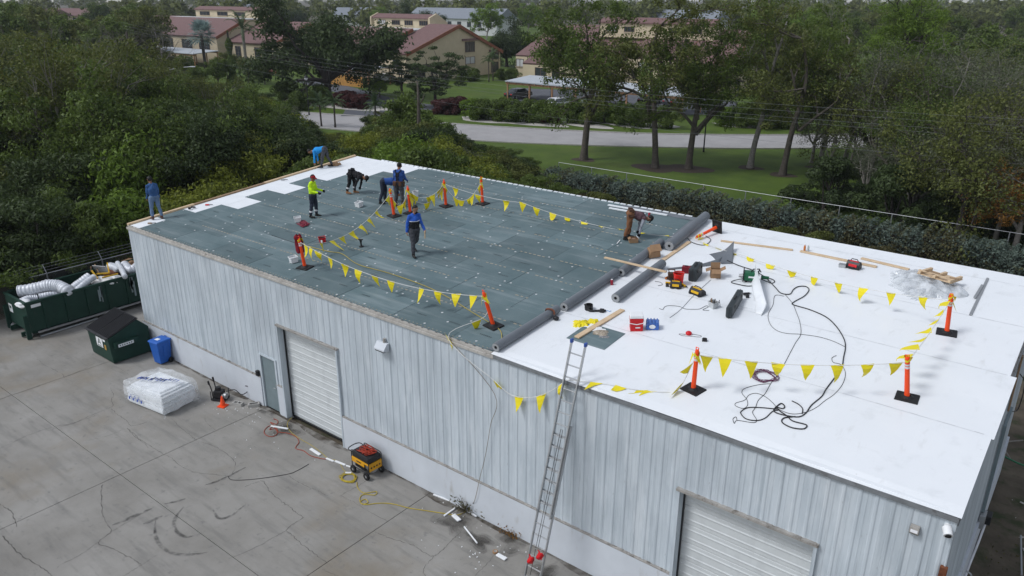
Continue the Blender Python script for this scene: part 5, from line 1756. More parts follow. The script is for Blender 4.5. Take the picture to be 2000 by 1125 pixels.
# front-load dumpster
t = thing('dumpster', 'dark green dumpster with two ribbed black lids beside the blue bin', 'dumpster')
X0, X1 = -1.15, .68
prof = [(-1.85, .05), (-.22, .05), (-.2, 1.18), (-.62, 1.62), (-1.92, 1.16)]
B().prism(prof, X0, X1, 'x').build('body', m_dgreen, t, bevel=.02)
sl_ = Vector((0, -1.98+.56, 1.19-1.68))
for k in range(2):
    xa, xb = X0-.03+k*.945, X0-.03+.925+k*.945
    b = B()
    y0, z0, y1, z1 = -.58, 1.685, -2.0, 1.19
    b.prism([(y0, z0), (y1, z1), (y1, z1-.03), (y0, z0-.03)], xa, xb, 'x')
    ld = b.build('lid', m_black, t, bevel=.008)
    for q in range(9):
        x = xa+.06+q*(xb-xa-.12)/8
        B().prism([(y0-.06, z0-.004), (y1+.08, z1+.012), (y1+.08, z1+.055), (y0-.06, z0+.035)], x-.018, x+.018, 'x').build('lid_rib', m_black, ld)
B().bx(X1, X1+.16, -1.75, -.75, .72, .95).build('fork_pocket', m_dgreen, t, bevel=.01)
B().bx(X0-.16, X0, -1.75, -.75, .72, .95).build('fork_pocket', m_dgreen, t, bevel=.01)
s_ = B().bx(X1+.161, X1+.166, -1.62, -.98, .74, .87).build('label_plate', m_white, t)
for k in range(6):
    B().bx(X1+.167, X1+.169, -1.57+k*.095, -1.52+k*.095, .78, .83).build('print', mat('print_dark', (.03, .06, .05), .6), s_)
s_ = B().bx(X0+.72, X0+1.25, -1.905, -1.895, .62, 1.02).build('sign', m_white, t)
s_.matrix_basis = Matrix.Translation((0, -.012, 0))
cx_ = X0+.985
for a, b_ in (((cx_-.13, .72), (cx_, .98)), ((cx_+.13, .72), (cx_, .98)), ((cx_-.07, .81), (cx_+.07, .81))):
    B().bar((a[0], -1.909, a[1]), (b_[0], -1.909, b_[1]), .004, .035, up=(0, 0, 1)).build('letter', MATS['print_dark'], s_)
B().bx(X0+.8, X0+1.17, -1.91, -1.907, .65, .68).build('print', MATS['print_dark'], s_)
B().bx(X0+1.32, X0+1.52, -1.90, -1.892, .95, 1.04).build('sticker', m_white, t).matrix_basis = Matrix.Translation((0, -.02, 0))
B().bx(X0+1.36, X0+1.52, -1.89, -1.882, .58, .80).build('sticker', mat('sticker_ochre', (.35, .22, .06), .7), t).matrix_basis = Matrix.Translation((0, -.02, 0))
for x in (X0+.15, X1-.15):
    for y in (-1.65, -.45):
        B().cyl((x-.03, y, .055), (x+.03, y, .055), .055, n=10).build('caster', m_dark, t)
# blue wheelie bin
t = thing('wheelie_bin', 'blue wheelie bin against the wall next to the dumpster', 'bin', GM(2.02, -.47, .12))
b = B()
prof = [(.22, .05), (.24, .3), (.285, .98)]
vs, fs = [], []
for r, z in prof:
    vs += [(-r, -r*1.1, z), (r, -r*1.1, z), (r, r*1.1, z), (-r, r*1.1, z)]
for i in range(2):
    for k in range(4):
        fs.append((i*4+k, i*4+(k+1) % 4, i*4+4+(k+1) % 4, i*4+4+k))
fs += [(3, 2, 1, 0), (8, 9, 10, 11)]
b.add(vs, fs).build('body', m_blue, t, bevel=.03)
B().box((0, 0, 1.02), (.64, .70, .07), taper=.9).build('lid', m_blue, t, bevel=.02)
B().tube([(-.22, .36, 1.0), (-.22, .42, 1.0), (.22, .42, 1.0), (.22, .36, 1.0)], .018, 8).build('handle', m_blue, t)
for x in (-.27, .27):
    wl = B().cyl((x-.03, .2, .11), (x+.03, .2, .11), .11, n=14).build('wheel', m_dark, t)
B().box((-.04, -.06, 1.058), (.2, .16, .004)).build('label_plate', m_white, t)
B().box((-.262, 0, .72), (.006, .16, .2), M=Matrix.Rotation(.06, 4, 'Y')).build('label_plate', m_white, t)
B().box((.278, .02, .6), (.03, .2, .5), M=Matrix.Rotation(.05, 4, 'Y')).build('moulded_panel', m_blue, t, bevel=.01)
# wrapped foam stack
N_, L_, R_ = Vector((6.35, -2.8, 0)), Vector((4.25, -3.02, 0)), Vector((6.12, -1.38, 0))
ex, ey = (L_-N_), (R_-N_)
t = thing('foam_stack', 'white foam boards wrapped in clear printed film on the concrete', 'foam stack', Matrix(((ex.x, ey.x, 0, N_.x), (ex.y, ey.y, 0, N_.y), (0, 0, 1, 0), (0, 0, 0, 1))))
rr = random.Random(9)
for k in range(13):
    o_ = rr.uniform(-.02, .02)
    i_ = .02+.03*max(0, k-9)**1.3+.02*max(0, 2-k)
    B().bx(i_+o_, 1-i_+o_, i_+rr.uniform(-.02, .02), 1-i_+rr.uniform(-.02, .02), .03+k*.062, .03+k*.062+.058).build('foam_board', m_foam, t)
def wrapf(u, v):
    # a draped film: top plus skirts
    s = 1.0
    x, y = -.22+1.44*u, -.22+1.44*v
    cxx, cyy = min(max(x, -.015), 1.015), min(max(y, -.02), 1.02)
    dx, dy = abs(x-cxx), abs(y-cyy)
    z = .92-(dx*ex.length+dy*ey.length)*1.7-.16*(abs(u-.5)*1.6)**3-.16*(abs(v-.5)*1.6)**3+.05
    wv = .030*math.sin(u*9+v*5)*math.sin(v*8+1)+.016*math.sin(u*17+v*5)+.018*math.sin(v*15-u*8)+.010*math.sin(u*37+v*29)
    return (cxx+(x-cxx)*.18+wv*.25, cyy+(y-cyy)*.18+wv*.3, max(.02, z+wv*.8))
m_film = plasticfilm('wrap_film', (.84, .86, .88), .30)
m_film.node_tree.nodes['Principled BSDF'].inputs['Roughness'].default_value = .35
B().grid(wrapf, 60, 60).build('film', m_film, t, smooth=True)
m_bp = mat('blue_print', (.025, .07, .36), .5)
rr = random.Random(2)
for row, (u0, v0, n) in enumerate(((.88, .30, 6), (.62, .45, 5), (.36, .62, 4))):
    for k in range(n):
        u, v = u0-.055*k-.02*rr.random(), v0+.018*k
        hh = rr.uniform(.10, .16)
        b = B()
        for q in range(2):
            a = rr.uniform(-.5, .5)
            b.add([(u, v-hh/2+q*.04, .965), (u-.03, v-hh/2+q*.04, .965), (u-.03+a*.03, v+hh/2-q*.02, .965), (u+a*.03, v+hh/2-q*.02, .965)], [(0, 1, 2, 3)])
        b.build('printed_letter', m_bp, t)
for k in range(7):
    u = .55+k*.055
    z = .25+.35*(k % 2)*.3
    B().add([(u, -.035, z), (u+.04, -.035, z), (u+.03, -.032, z+.13), (u-.005, -.032, z+.13)], [(0, 1, 2, 3)]).build('printed_letter', m_bp, t)
# black plate compactor-like engine
t = thing('engine_unit', 'small black engine on a skid beside the traffic cone', 'engine', GM(6.72, -.78, .5))
B().box((0, 0, .06), (.55, .42, .05)).build('skid', m_black, t, bevel=.01)
B().box((-.02, 0, .25), (.34, .30, .30)).build('engine_block', m_black, t, bevel=.03)
B().cyl((-.05, 0, .40), (-.05, 0, .52), .12, .10, n=14).build('air_cleaner', m_black, t, smooth='auto')
B().cyl((.15, -.05, .2), (.30, -.05, .2), .11, n=14).build('recoil_starter', m_steel, t, smooth='auto')
for y in (-.15, .12):
    B().tube(smooth_path([(-.2, y, .1), (-.22, y, .45), (-.28, y*1.2, .78)], 5), .022, 8).build('handle', m_black, t)
    B().cyl((-.27, y*1.2, .70), (-.29, y*1.2, .84), .035, n=8).build('grip', m_dark, t)
for k in range(4):
    B().tube([(-.25+.5*(k % 2), -.2+.4*(k//2), .05), (-.25+.5*(k % 2), -.2+.4*(k//2), .42)], .016, 6).build('frame_bar', m_black, t)
B().tube(smooth_path([(.2, .1, .3), (.5, .2, .35), (.8, .15, .2), (1.0, .3, .3), (1.05, .25, .5), (.95, .2, .55)], 6), .016, 6).build('hose', m_black, t)
o = None
t = thing('traffic_cone', 'small orange traffic cone in front of the black engine', 'cone', GM(7.25, -1.02, .3))
B().box((0, 0, .02), (.30, .30, .035)).build('base', m_orange, t, bevel=.006)
B().lathe([(.11, .035), (.03, .40), (.022, .42), (.001, .42)], 14).build('cone', m_orange, t, smooth='auto')
t = thing('breeze_block', 'grey hollow block by the wall near the cone', 'block', GM(7.62, -.62, .4))
B().bx(-.2, .2, -.1, -.06, 0, .12).bx(-.2, .2, .06, .1, 0, .12).bx(-.2, -.15, -.059, .059, 0, .12).bx(.15, .2, -.059, .059, 0, .12).bx(-.02, .02, -.059, .059, 0, .12).build('shell', m_kerb, t)
t = thing('breeze_block', 'grey hollow block standing right at the plinth', 'block', GM(8.15, -.3, 1.0))
B().bx(-.2, .2, -.1, -.06, 0, .12).bx(-.2, .2, .06, .1, 0, .12).bx(-.2, -.15, -.059, .059, 0, .12).bx(.15, .2, -.059, .059, 0, .12).build('shell', m_kerb, t)
# generator
t = thing('generator', 'yellow and black portable generator with red hose on top', 'generator', GM(14.66, -.55, -.05))
m_gy = mat('generator_yellow', (.62, .30, .012), .42, var=.06)
B().box((0, 0, .66), (.84, .52, .22)).build('fuel_tank', m_black, t, bevel=.05)
B().box((0, 0, .53), (.86, .54, .05)).build('tank_band', m_gy, t, bevel=.01)
B().box((-.1, -.262, .47), (.62, .03, .16)).build('side_panel', m_gy, t, bevel=.008)
B().box((.422, 0, .42), (.03, .50, .26)).build('control_panel', m_gy, t, bevel=.008)
for k in range(4):
    B().cyl((.43, -.17+.11*k, .42), (.446, -.17+.11*k, .42), .03, n=10).build('socket', m_black, t)
B().box((-.12, 0, .33), (.50, .40, .30)).build('engine_block', m_black, t, bevel=.03)
B().cyl((.1, 0, .33), (.38, 0, .33), .17, n=16).build('alternator', m_steel, t, smooth='auto')
for y in (-.26, .26):
    B().tube([(-.42, y, .20), (-.42, y, .78), (-.36, y, .80), (.36, y, .80), (.42, y, .76), (.42, y, .20), (-.42, y, .20)], .016, 7).build('frame_tube', m_black, t)
for y in (-.2, .2):
    pass
B().tube(smooth_path([(-.42, -.24, .70), (-.62, -.22, .72), (-.66, 0, .74), (-.62, .22, .72), (-.42, .24, .70)], 5), .016, 7).build('push_handle', m_black, t)
for x, y in ((-.33, -.3), (-.33, .3), (.33, -.3), (.33, .3)):
    wl = B().lathe([(.05, -.035), (.12, -.035), (.13, -.02), (.13, .02), (.12, .035), (.05, .035)], 18).build('wheel', m_dark, t, smooth='auto')
    wl.matrix_basis = Matrix.Translation((x, y, .13)) @ Matrix.Rotation(math.pi/2, 4, 'X')
    hb = B().lathe([(.001, -.03), (.05, -.03), (.05, .03), (.001, .03)], 12).build('hub', m_steel, wl)
B().box((-.05, -.279, .49), (.22, .003, .04)).build('name_plate', m_black, t)
rr = random.Random(5)
pts = [(rr.uniform(-.26, .34), rr.uniform(-.2, .2), rr.uniform(.785, .88)) for k in range(46)]
o = B().tube(smooth_path(pts, 4), .012, 5).build('hose_tangle', mat('hose_red', (.33, .035, .015), .55), smooth=True)
o.matrix_basis = GM(14.66, -.55, -.05)
tag(o, 'tangled red hose heaped on the generator', 'hose')

# ladder
t = thing('extension_ladder', 'aluminium extension ladder with blue end caps leaning on the eave', 'ladder')
def lp(s, off=0.0, x=0.0):                                  # s = height z along the lean
    return (21.66+.033*s+x, -.25*(5.50-s)-.08-off, s)
for (z0, z1, off, wd) in ((0.02, 4.4, 0.0, .46), (2.0, 6.42, .06, .40)):
    for sx in (-1, 1):
        B().bar(lp(z0, off, .21+sx*wd/2), lp(z1, off, .21+sx*wd/2), .03, .08, up=(0, 1, .25)).build('rail', m_alu, t)
    s = .24 if z0 < 1 else 2.312
    while s < z1-.1:
        B().tube([lp(s, off, .21-wd/2), lp(s, off, .21+wd/2)], .017, 8).build('rung', m_alu, t, smooth='auto')
        s += .296
for sx in (-1, 1):
    p = lp(6.45, .06, .21+sx*.2)
    B().box(p, (.055, .1, .10)).build('end_cap', m_bluetip, t, bevel=.01)
    B().box(lp(.03, 0, .21+sx*.23), (.05, .14, .05)).build('foot', m_dark, t)
    B().box(lp(2.1, .04, .21+sx*.215), (.05, .13, .08)).build('rung_lock', m_steel, t)
B().tube([lp(.4, .09, .18), lp(2.2, .1, .2), lp(4.3, .1, .22), lp(4.3, .1, .28), lp(1.2, .09, .25)], .007, 5).build('rope', m_black, t)
for q, (x, s, lab) in enumerate(((.34, 1.0, 'red glove clipped on the ladder rail'), (.10, .78, 'red rag hung on a ladder rung'))):
    o = B().grid(lambda u, v: (.16*(u-.5)+.02*math.sin(5*v), .03*math.sin(6*u+4*v), -.24*v+.02*math.cos(7*u)), 8, 8).build('red_cloth', m_red, smooth=True)
    o.location = lp(s+.12, .11, x)
    o.modifiers.new('t', 'SOLIDIFY').thickness = .015
    tag(o, lab, 'cloth')

# cords and litter on the concrete
g6 = lambda *a: [(500+x/3.75, 825+y/3.75) for x, y in a]
m_ycord, m_ocord = mat('yellow_cord', (.42, .32, .03), .6), mat('orange_cord', (.30, .05, .025), .6)
def gcord(label, pts, r, m):
    return cord('power_cable', label, pts, r, m, fn=lambda x, y: gp(x, y), onroof=False)
gcord('yellow cord snaking from the loops to the weeds', g6((740, 440), (745, 480), (790, 520), (880, 510), (870, 535), (790, 530), (760, 560), (775, 600), (820, 590), (800, 565), (765, 585), (800, 605), (900, 595), (1000, 600), (1120, 630), (1250, 650), (1380, 670), (1480, 680), (1560, 640)), .012, m_ycord)
pts = [(rj.uniform(-.32, .32)*1, rj.uniform(-.2, .2)) for k in range(30)]
c0 = gp(500+678/3.75, 825+410/3.75)
o = B().tube(smooth_path([(c0[0]+.26*math.cos(k*.9)+rj.uniform(-.06, .06), c0[1]+.2*math.sin(k*.9)+rj.uniform(-.05, .05), .02+.03*rj.random()) for k in range(44)], 3), .011, 5).build('cord_coil', m_ycord, smooth=True)
tag(o, 'flat coil of yellow cord in front of the generator', 'cord coil')
g2 = lambda *a: [(500+x/3.75, 560+y/3.75) for x, y in a]
gcord('orange cord looping near the small grey door', g2((130, 970), (160, 985), (150, 1010), (105, 995), (130, 1020), (90, 1025), (60, 1060), (75, 1090), (120, 1100), (155, 1080), (150, 1040), (100, 1050), (130, 1025), (160, 1065), (230, 1075), (290, 1100), (315, 1140), (290, 1185), (350, 1205), (400, 1240), (480, 1262), (520, 1265)), .012, m_ocord)
gcord('thin yellow cord from the door to the generator', g2((270, 955), (230, 1000), (250, 1060), (330, 1120), (400, 1160), (470, 1210), (530, 1260), (600, 1280), (640, 1340), (660, 1360)), .008, m_ycord)
gcord('black cable lying across the concrete slabs', [(445, 930), (455, 938), (500, 936), (560, 927), (580, 920), (603, 907)], .008, m_black)
hang = [(18.05, -.10, H-.05)]+[tuple(wp(x, y, -.11)) for x, y in ((966, 770), (958, 830), (948, 890), (938, 930), (926, 980))]+[tuple(gp(915, 985, .02))]
o = B().tube(smooth_path(hang, 6), .007, 5).build('hanging_cord', mat('brown_cord', (.16, .11, .05), .7), smooth=True)
tag(o, 'thin brown cord hanging down the ribbed wall from the eave', 'cord')
m_strip = m_white
for k, (a, b_, w, lab) in enumerate(((g2((110, 1025), (235, 1045)), None, .07, 'long white foam strip across the orange loops'), (g6((400, 198), (470, 243)), None, .10, 'thick white foam strip between door and generator'), (g6((515, 268), (570, 290)), None, .06, 'white foam strip just before the generator wheel'), (g6((580, 288), (655, 318)), None, .07, 'bent white foam strip at the generator'), (g6((660, 322), (697, 334)), None, .05, 'short white foam strip touching the generator shadow'),
                                     (g6((1300, 535), (1465, 598)), None, .05, 'white pipe length lying along the plinth'), (g6((1510, 600), (1377, 692)), None, .05, 'white pipe length crossing another at the weeds'), (g6((1490, 620), (1615, 697)), None, .05, 'white pipe length under the weeds'), (g6((1525, 772), (1620, 893)), None, .035, 'lone thin white pipe out on the concrete'), (g6((1445, 685), (1490, 728)), None, .13, 'white plastic block near the crossed pipes'), (g6((1765, 975), (1830, 1012)), None, .12, 'white foam block out towards the ladder'), (g6((655, 378), (700, 378)), None, .06, 'white foam piece on the yellow coil'))):
    P0, P1 = gp(*a[0]), gp(*a[1])
    o = B().bar((0, 0, 0), (P1[0]-P0[0], P1[1]-P0[1], 0), w, .035).build('foam_strip' if 'foam' in lab else 'white_pipe' if 'pipe' in lab else 'plastic_block', m_strip, bevel=.006)
    o.location = (P0[0], P0[1], .024+.002*k)
    tag(o, lab, 'scrap')
lit = B()
rr = random.Random(14)
for k in range(120):
    px = rr.choice(((480, 800, 30, 14), (900, 1000, 40, 25), (960, 1080, 50, 30), (560, 850, 40, 25), (440, 795, 25, 12), (930, 1090, 60, 30)))
    p = gp(px[0]+rr.gauss(0, px[2]), px[1]+rr.gauss(0, px[3]))
    if p[1] > -.12:
        continue
    s = rr.uniform(.006, .022)
    lit.box((p[0], p[1], s*.4), (s*2, s, s*.7), rz=rr.uniform(0, 3))
lit.build('foam_crumbs', m_white, kind='stuff')
bpy.data.objects['foam_crumbs']['label'] = 'white foam crumbs scattered on the concrete'
t = thing('tape_roll', 'small brown tape roll beside a foam block', 'tape roll', GM(*gp(500+1752/3.75, 825+957/3.75)[:2], .3))
B().lathe([(.04, .02), (.075, .02), (.075, .07), (.04, .07), (.04, .02)], 16).build('roll', m_card, t, smooth='auto')
B().lathe([(.037, .022), (.0395, .022), (.0395, .068), (.037, .068)], 16).build('core', m_white, t)

# ------------------------------------------------------------------ vegetation generators
def leaf_mesh(name, pos, nrm, size, m, aspect=.45, droop=.3, seed=0):
    rg = np.random.default_rng(seed)
    N = len(pos)
    r = rg.normal(size=(N, 3))
    r[:, 2] -= droop
    n = nrm/(np.linalg.norm(nrm, axis=1)[:, None]+1e-9)
    t = r-n*(r*n).sum(1)[:, None]
    t /= np.linalg.norm(t, axis=1)[:, None]+1e-9
    b = np.cross(n, t)
    s = size[:, None]
    fold = n*s*.12
    v = np.empty((N, 4, 3))
    v[:, 0] = pos-t*s*.5
    v[:, 1] = pos+b*s*aspect*.5+fold-t*s*.05
    v[:, 2] = pos+t*s*.5-fold*.6
    v[:, 3] = pos-b*s*aspect*.5+fold-t*s*.05
    me = bpy.data.meshes.new(name)
    me.vertices.add(4*N)
    me.vertices.foreach_set('co', v.ravel().astype(np.float32))
    me.loops.add(4*N)
    me.loops.foreach_set('vertex_index', np.arange(4*N, dtype=np.int32))
    me.polygons.add(N)
    me.polygons.foreach_set('loop_start', np.arange(0, 4*N, 4, dtype=np.int32))
    me.update(calc_edges=True)
    me.materials.append(m)
    return me

def lobes_points(lobes, N, rg, inner=.55, upbias=.35):
    """points and normals spread over lumpy ellipsoid lobes"""
    C = np.array([l[0] for l in lobes])
    Rr = np.array([l[1] for l in lobes])
    w = (Rr.prod(1))**(2/3)
    k = rg.choice(len(lobes), N, p=w/w.sum())
    d = rg.normal(size=(N, 3))
    d[:, 2] += upbias
    d /= np.linalg.norm(d, axis=1)[:, None]
    rad = inner+(1-inner)*rg.random(N)**.45
    P = C[k]+d*Rr[k]*rad[:, None]
    return P, d+rg.normal(size=(N, 3))*.55+np.array([0, 0, .25])

def make_lobes(rg, n, R_, H_, z0, lr):
    out = []
    for i in range(n):
        a = rg.uniform(0, 2*math.pi)
        q = math.sqrt(rg.random())
        zz = rg.random()
        prof = math.sin(math.pi*(.18+.75*zz))**.7
        out.append(((R_*q*prof*math.cos(a), R_*q*prof*math.sin(a), z0+(H_-z0)*zz), (lr*rg.uniform(.7, 1.3), lr*rg.uniform(.7, 1.3), lr*rg.uniform(.55, .95))))
    return out

def branching(rg, Ht, r0, fork, nlimb, levels, spread=(25, 55), ln=.5, bend=.12, low=.25, base=None, lean=(0, 0), shrink=.68, kids=(2, 4)):
    """returns tube list [(pts, radii)] and twig tips"""
    tubes, tips = [], []
    p = np.zeros(3)
    pts, n = [p.copy()], 7
    d = np.array([lean[0], lean[1], 1.0])
    for i in range(n):
        d = d+rg.normal(0, .04, 3)*[1, 1, 0]
        d /= np.linalg.norm(d)
        p = p+d*Ht*fork/n
        pts.append(p.copy())
    rs = [r0*(1.35 if i == 0 else 1-.35*i/n) for i in range(n+1)]
    tubes.append((pts, rs))
    def grow(p, d, L_, r, lev):
        q, m = [p.copy()], 4
        for i in range(m):
            d = d+rg.normal(0, bend, 3)+np.array([0, 0, .03])
            d /= np.linalg.norm(d)
            p = p+d*L_/m
            q.append(p.copy())
        tubes.append((q, [r*(1-.5*i/m) for i in range(m+1)]))
        if lev == 0:
            tips.append((p, d))
            return
        if lev <= 2:
            tips.append((q[2], d))
        for k in range(rg.integers(*kids)):
            ang = math.radians(rg.uniform(*spread))
            ax = np.cross(d, rg.normal(size=3))
            ax /= np.linalg.norm(ax)+1e-9
            dd = d*math.cos(ang)+ax*math.sin(ang)
            s = q[rg.integers(2, m+1)]
            grow(s, dd, L_*shrink*rg.uniform(.8, 1.15), r*.5, lev-1)
    for k in range(nlimb):
        a = 2*math.pi*(k+rg.uniform(-.3, .3))/nlimb
        ang = math.radians(rg.uniform(*spread))
        dd = np.array([math.cos(a)*math.sin(ang), math.sin(a)*math.sin(ang), math.cos(ang)])
        grow(pts[-1]-np.array([0, 0, rg.uniform(0, low)*Ht*fork]), dd, Ht*ln*rg.uniform(.75, 1.1), r0*.55, levels)
    grow(pts[-1], d, Ht*ln, r0*.6, levels)
    return tubes, tips

def tube_mesh(name, tubes, m, n0=8):
    b = B()
    for pts, rs in tubes:
        n = n0 if rs[0] > .06 else (5 if rs[0] > .02 else 3)
        b.tube(pts, [max(r, .008) for r in rs], n, caps=False)
    return b.mesh(name, m, smooth=True)

m_bark = mat('bark', (.085, .072, .060), .9, scale=5, var=.35, bump=.5, bscale=12)
m_barkg = mat('pale_bark', (.20, .185, .165), .9, scale=5, var=.3, bump=.4, bscale=12)
m_barkd = mat('dark_bark', (.045, .038, .034), .9, scale=5, var=.35, bump=.4, bscale=12)
m_twig = mat('grey_twigs', (.16, .145, .13), .9, scale=3, var=.3)
LG = {'mid': leafmat('leaf_mid', (.026, .050, .012), (.115, .165, .032)),
      'olive': leafmat('leaf_olive', (.034, .046, .014), (.135, .155, .038)),
      'yellow': leafmat('leaf_yellow', (.040, .064, .010), (.21, .24, .03)),
      'dark': leafmat('leaf_dark', (.016, .029, .011), (.062, .092, .030)),
      'blue': leafmat('leaf_silver', (.034, .058, .048), (.155, .20, .165)),
      'rust': leafmat('leaf_rust', (.10, .050, .014), (.32, .16, .035)),
      'brown': leafmat('leaf_brown', (.034, .034, .016), (.12, .11, .045)),
      'lime': leafmat('leaf_lime', (.040, .075, .012), (.155, .24, .03)),
      'red': leafmat('leaf_maroon', (.028, .014, .014), (.10, .032, .03)),
      'palm': leafmat('leaf_palm', (.020, .040, .016), (.075, .12, .042)),
      'grey': leafmat('leaf_greygreen', (.042, .050, .031), (.135, .152, .092)),
      'bism': leafmat('leaf_bismarck', (.07, .115, .105), (.26, .34, .33))}

def tree_proto(name, trunk_me, crown_me, label, cat, group):
    t = thing(name, label, cat, None, group)
    if trunk_me:
        link('trunk', trunk_me, t)
    if crown_me:
        link('crown', crown_me, t)
    return t

class Kind:
    """a prototype tree; the first placing moves it, later ones copy it"""
    def __init__(self, root):
        self.root, self.used = root, False

    def put(self, x, y, s=1.0, rot=0.0, label=None, group=None, sz=None, z=0.0):
        M = Matrix.Translation((x, y, z)) @ Matrix.Rotation(rot, 4, 'Z') @ Matrix.Diagonal((s, s, sz or s, 1))
        if not self.used:
            self.used = True
            self.root.matrix_basis = M
            if label:
                self.root['label'] = label
            if group:
                self.root['group'] = group
            return self.root
        return copytree(self.root, M, label, group)

def shrub_kind(seed, leaf, label, group, R_=2.4, H_=5.2, N=11000, nl=26, lr=.75, ls=.25, asp=.42, name='thicket_shrub', cat='shrub', z0=.5, droop=.5):
    rg = np.random.default_rng(seed)
    lob = make_lobes(rg, nl, R_, H_, z0, lr)
    P, Nn = lobes_points(lob, N, rg)
    P[:, 2] = np.maximum(P[:, 2], .05)
    cr = leaf_mesh(name+'_crown', P, Nn, ls*rg.uniform(.6, 1.25, N), LG[leaf], asp, droop, seed)
    tb = []
    for k in range(9):
        c = np.array(lob[k][0])
        q = [np.array([rg.normal(0, .1), rg.normal(0, .1), 0])]
        for i in range(1, 5):
            f = i/4
            q.append(c*f*np.array([f**.5, f**.5, 1])+rg.normal(0, .08, 3))
        tb.append((q, [.07*(1-.7*i/4) for i in range(5)]))
    tr = tube_mesh(name+'_trunk', tb, m_barkd)
    return Kind(tree_proto(name, tr, cr, label, cat, group))

def canopy_kind(seed, leaf, bark, label, group, name='tree', Ht=13, r0=.28, fork=.4, nlimb=4, levels=3, per=75, cl=.62, ls=.24, spread=(25, 58), ln=.27, lean=(0, 0), kids=(2, 4), asp=.5, flat=.75, cat='tree', shrink=.72, droop=.5, low=.25):
    rg = np.random.default_rng(seed)
    tubes, tips = branching(rg, Ht, r0, fork, nlimb, levels, spread, ln, lean=lean, kids=kids, shrink=shrink, low=low)
    tr = tube_mesh(name+'_trunk', tubes, bark)
    T = np.array([t[0] for t in tips])
    N = len(T)*per
    cr = None
    if per:
        k = np.repeat(np.arange(len(T)), per)
        d = rg.normal(size=(N, 3))
        d /= np.linalg.norm(d, axis=1)[:, None]
        sc = cl*rg.uniform(.6, 1.3, len(T))
        P = T[k]+d*(sc[k]*rg.random(N)**.5)[:, None]*[1, 1, flat]
        cr = leaf_mesh(name+'_crown', P, d+rg.normal(size=(N, 3))*.6+[0, 0, .3], ls*rg.uniform(.6, 1.3, N), LG[leaf], asp, droop, seed)
    return Kind(tree_proto(name, tr, cr, label, cat, group))

# ---- the thicket on the left and behind the warehouse
GT = 'thicket shrubs west of the warehouse'
def thick(seed, leaf, label, Ht, **k):
    d = dict(Ht=Ht, r0=.11, fork=.10, nlimb=7, levels=2, per=150, cl=.64, ls=.195, asp=.36, spread=(12, 62), ln=.34, kids=(3, 5), flat=.6, cat='shrub', name='thicket_shrub', droop=.9, shrink=.66)
    d.update(k)
    return canopy_kind(seed, leaf, d.pop('bark', m_barkd), label, GT, **d)
SK = [thick(101, 'mid', 'mid green leafy shrub in the dense thicket beyond the container fence', 5.2),
      thick(102, 'olive', 'olive green leafy shrub in the dense thicket beyond the container fence', 4.8, spread=(15, 70)),
      thick(103, 'yellow', 'yellow-green leafy shrub in the dense thicket beyond the container fence', 4.6, per=130, ls=.175),
      thick(104, 'dark', 'dark green leafy shrub in the dense thicket beyond the container fence', 5.8, cl=.75, ls=.22),
      thick(105, 'mid', 'narrow mid green shrub with drooping leaves in the thicket', 6.2, spread=(8, 40), ls=.25, asp=.25, droop=1.6),
      thick(106, 'grey', 'grey green twiggy shrub in the dense thicket beyond the fence', 4.8, per=90, ls=.16, bark=m_twig),
      thick(107, 'lime', 'bright lime leafy shrub standing out of the dark thicket', 3.8, per=120)]
SKY = [(0, 46), (60, 52), (150, 70), (240, 84), (330, 122), (400, 145), (470, 155), (540, 178), (575, 215), (620, 246), (700, 254), (740, 205), (790, 200), (850, 225), (900, 262), (1000, 285), (1040, 300), (1060, 335), (1100, 345), (1200, 380), (2000, 520)]
def skyline(x):
    return float(np.interp(x, [q[0] for q in SKY], [q[1] for q in SKY]))
rv = random.Random(21)
spots = []
y = 2.0
while y < 46:
    x = -9.5 if y < 13.5 else 2.0
    if y > 22:
        x = 0
    xmin = -62-y*.35
    while x > xmin:
        spots.append((x+rv.uniform(-1.0, 1.0), y+rv.uniform(-1.0, 1.0)))
        x -= rv.uniform(2.5, 3.4)*(1+max(0, -x-20)*.012)
    y += 2.9+y*.02
for yy in np.arange(-16, 2, 2.6):
    for xx in (-10.2, -13.4, -16.9, -21):
        spots.append((xx+rv.uniform(-.8, .8), yy+rv.uniform(-.8, .8)))
nput = 0
for x, y in spots:
    px, py, dd = pix((x, y, 2.5))
    if dd < 5 or px < -180 or px > 1120:
        continue
    lim = skyline(px)
    lo, hi = 0.0, 11.0
    for _k in range(18):
        mid = (lo+hi)/2
        if pix((x, y, mid))[1] > lim:
            lo = mid
        else:
            hi = mid
    hmax = lo
    want = (rv.uniform(3.2, 6.0) if rv.random() < .6 else rv.uniform(7, 10))+max(0, min(2.0, (dd-50)*.06))
    if dd < 44:
        want = min(want, 6.2)
    h = min(want, hmax)
    if x > -9.5 and y > 12.5 and y < 16:
        h = min(h, 4.5)
    if h < 1.0 or nput > 285:
        continue
    wts = [6, 5, 3.6, 5, 5, 2, 2.0]
    k = rv.choices(range(7), wts)[0]
    base = [5.0, 4.4, 4.4, 5.5, 6.4, 4.6, 3.7][k]
    sc = h/(base+.6)
    SK[k].put(x, y, max(.6, min(1.5, sc*1.15)), rv.uniform(0, 6.28), sz=sc*rv.uniform(.95, 1.05))
    nput += 1
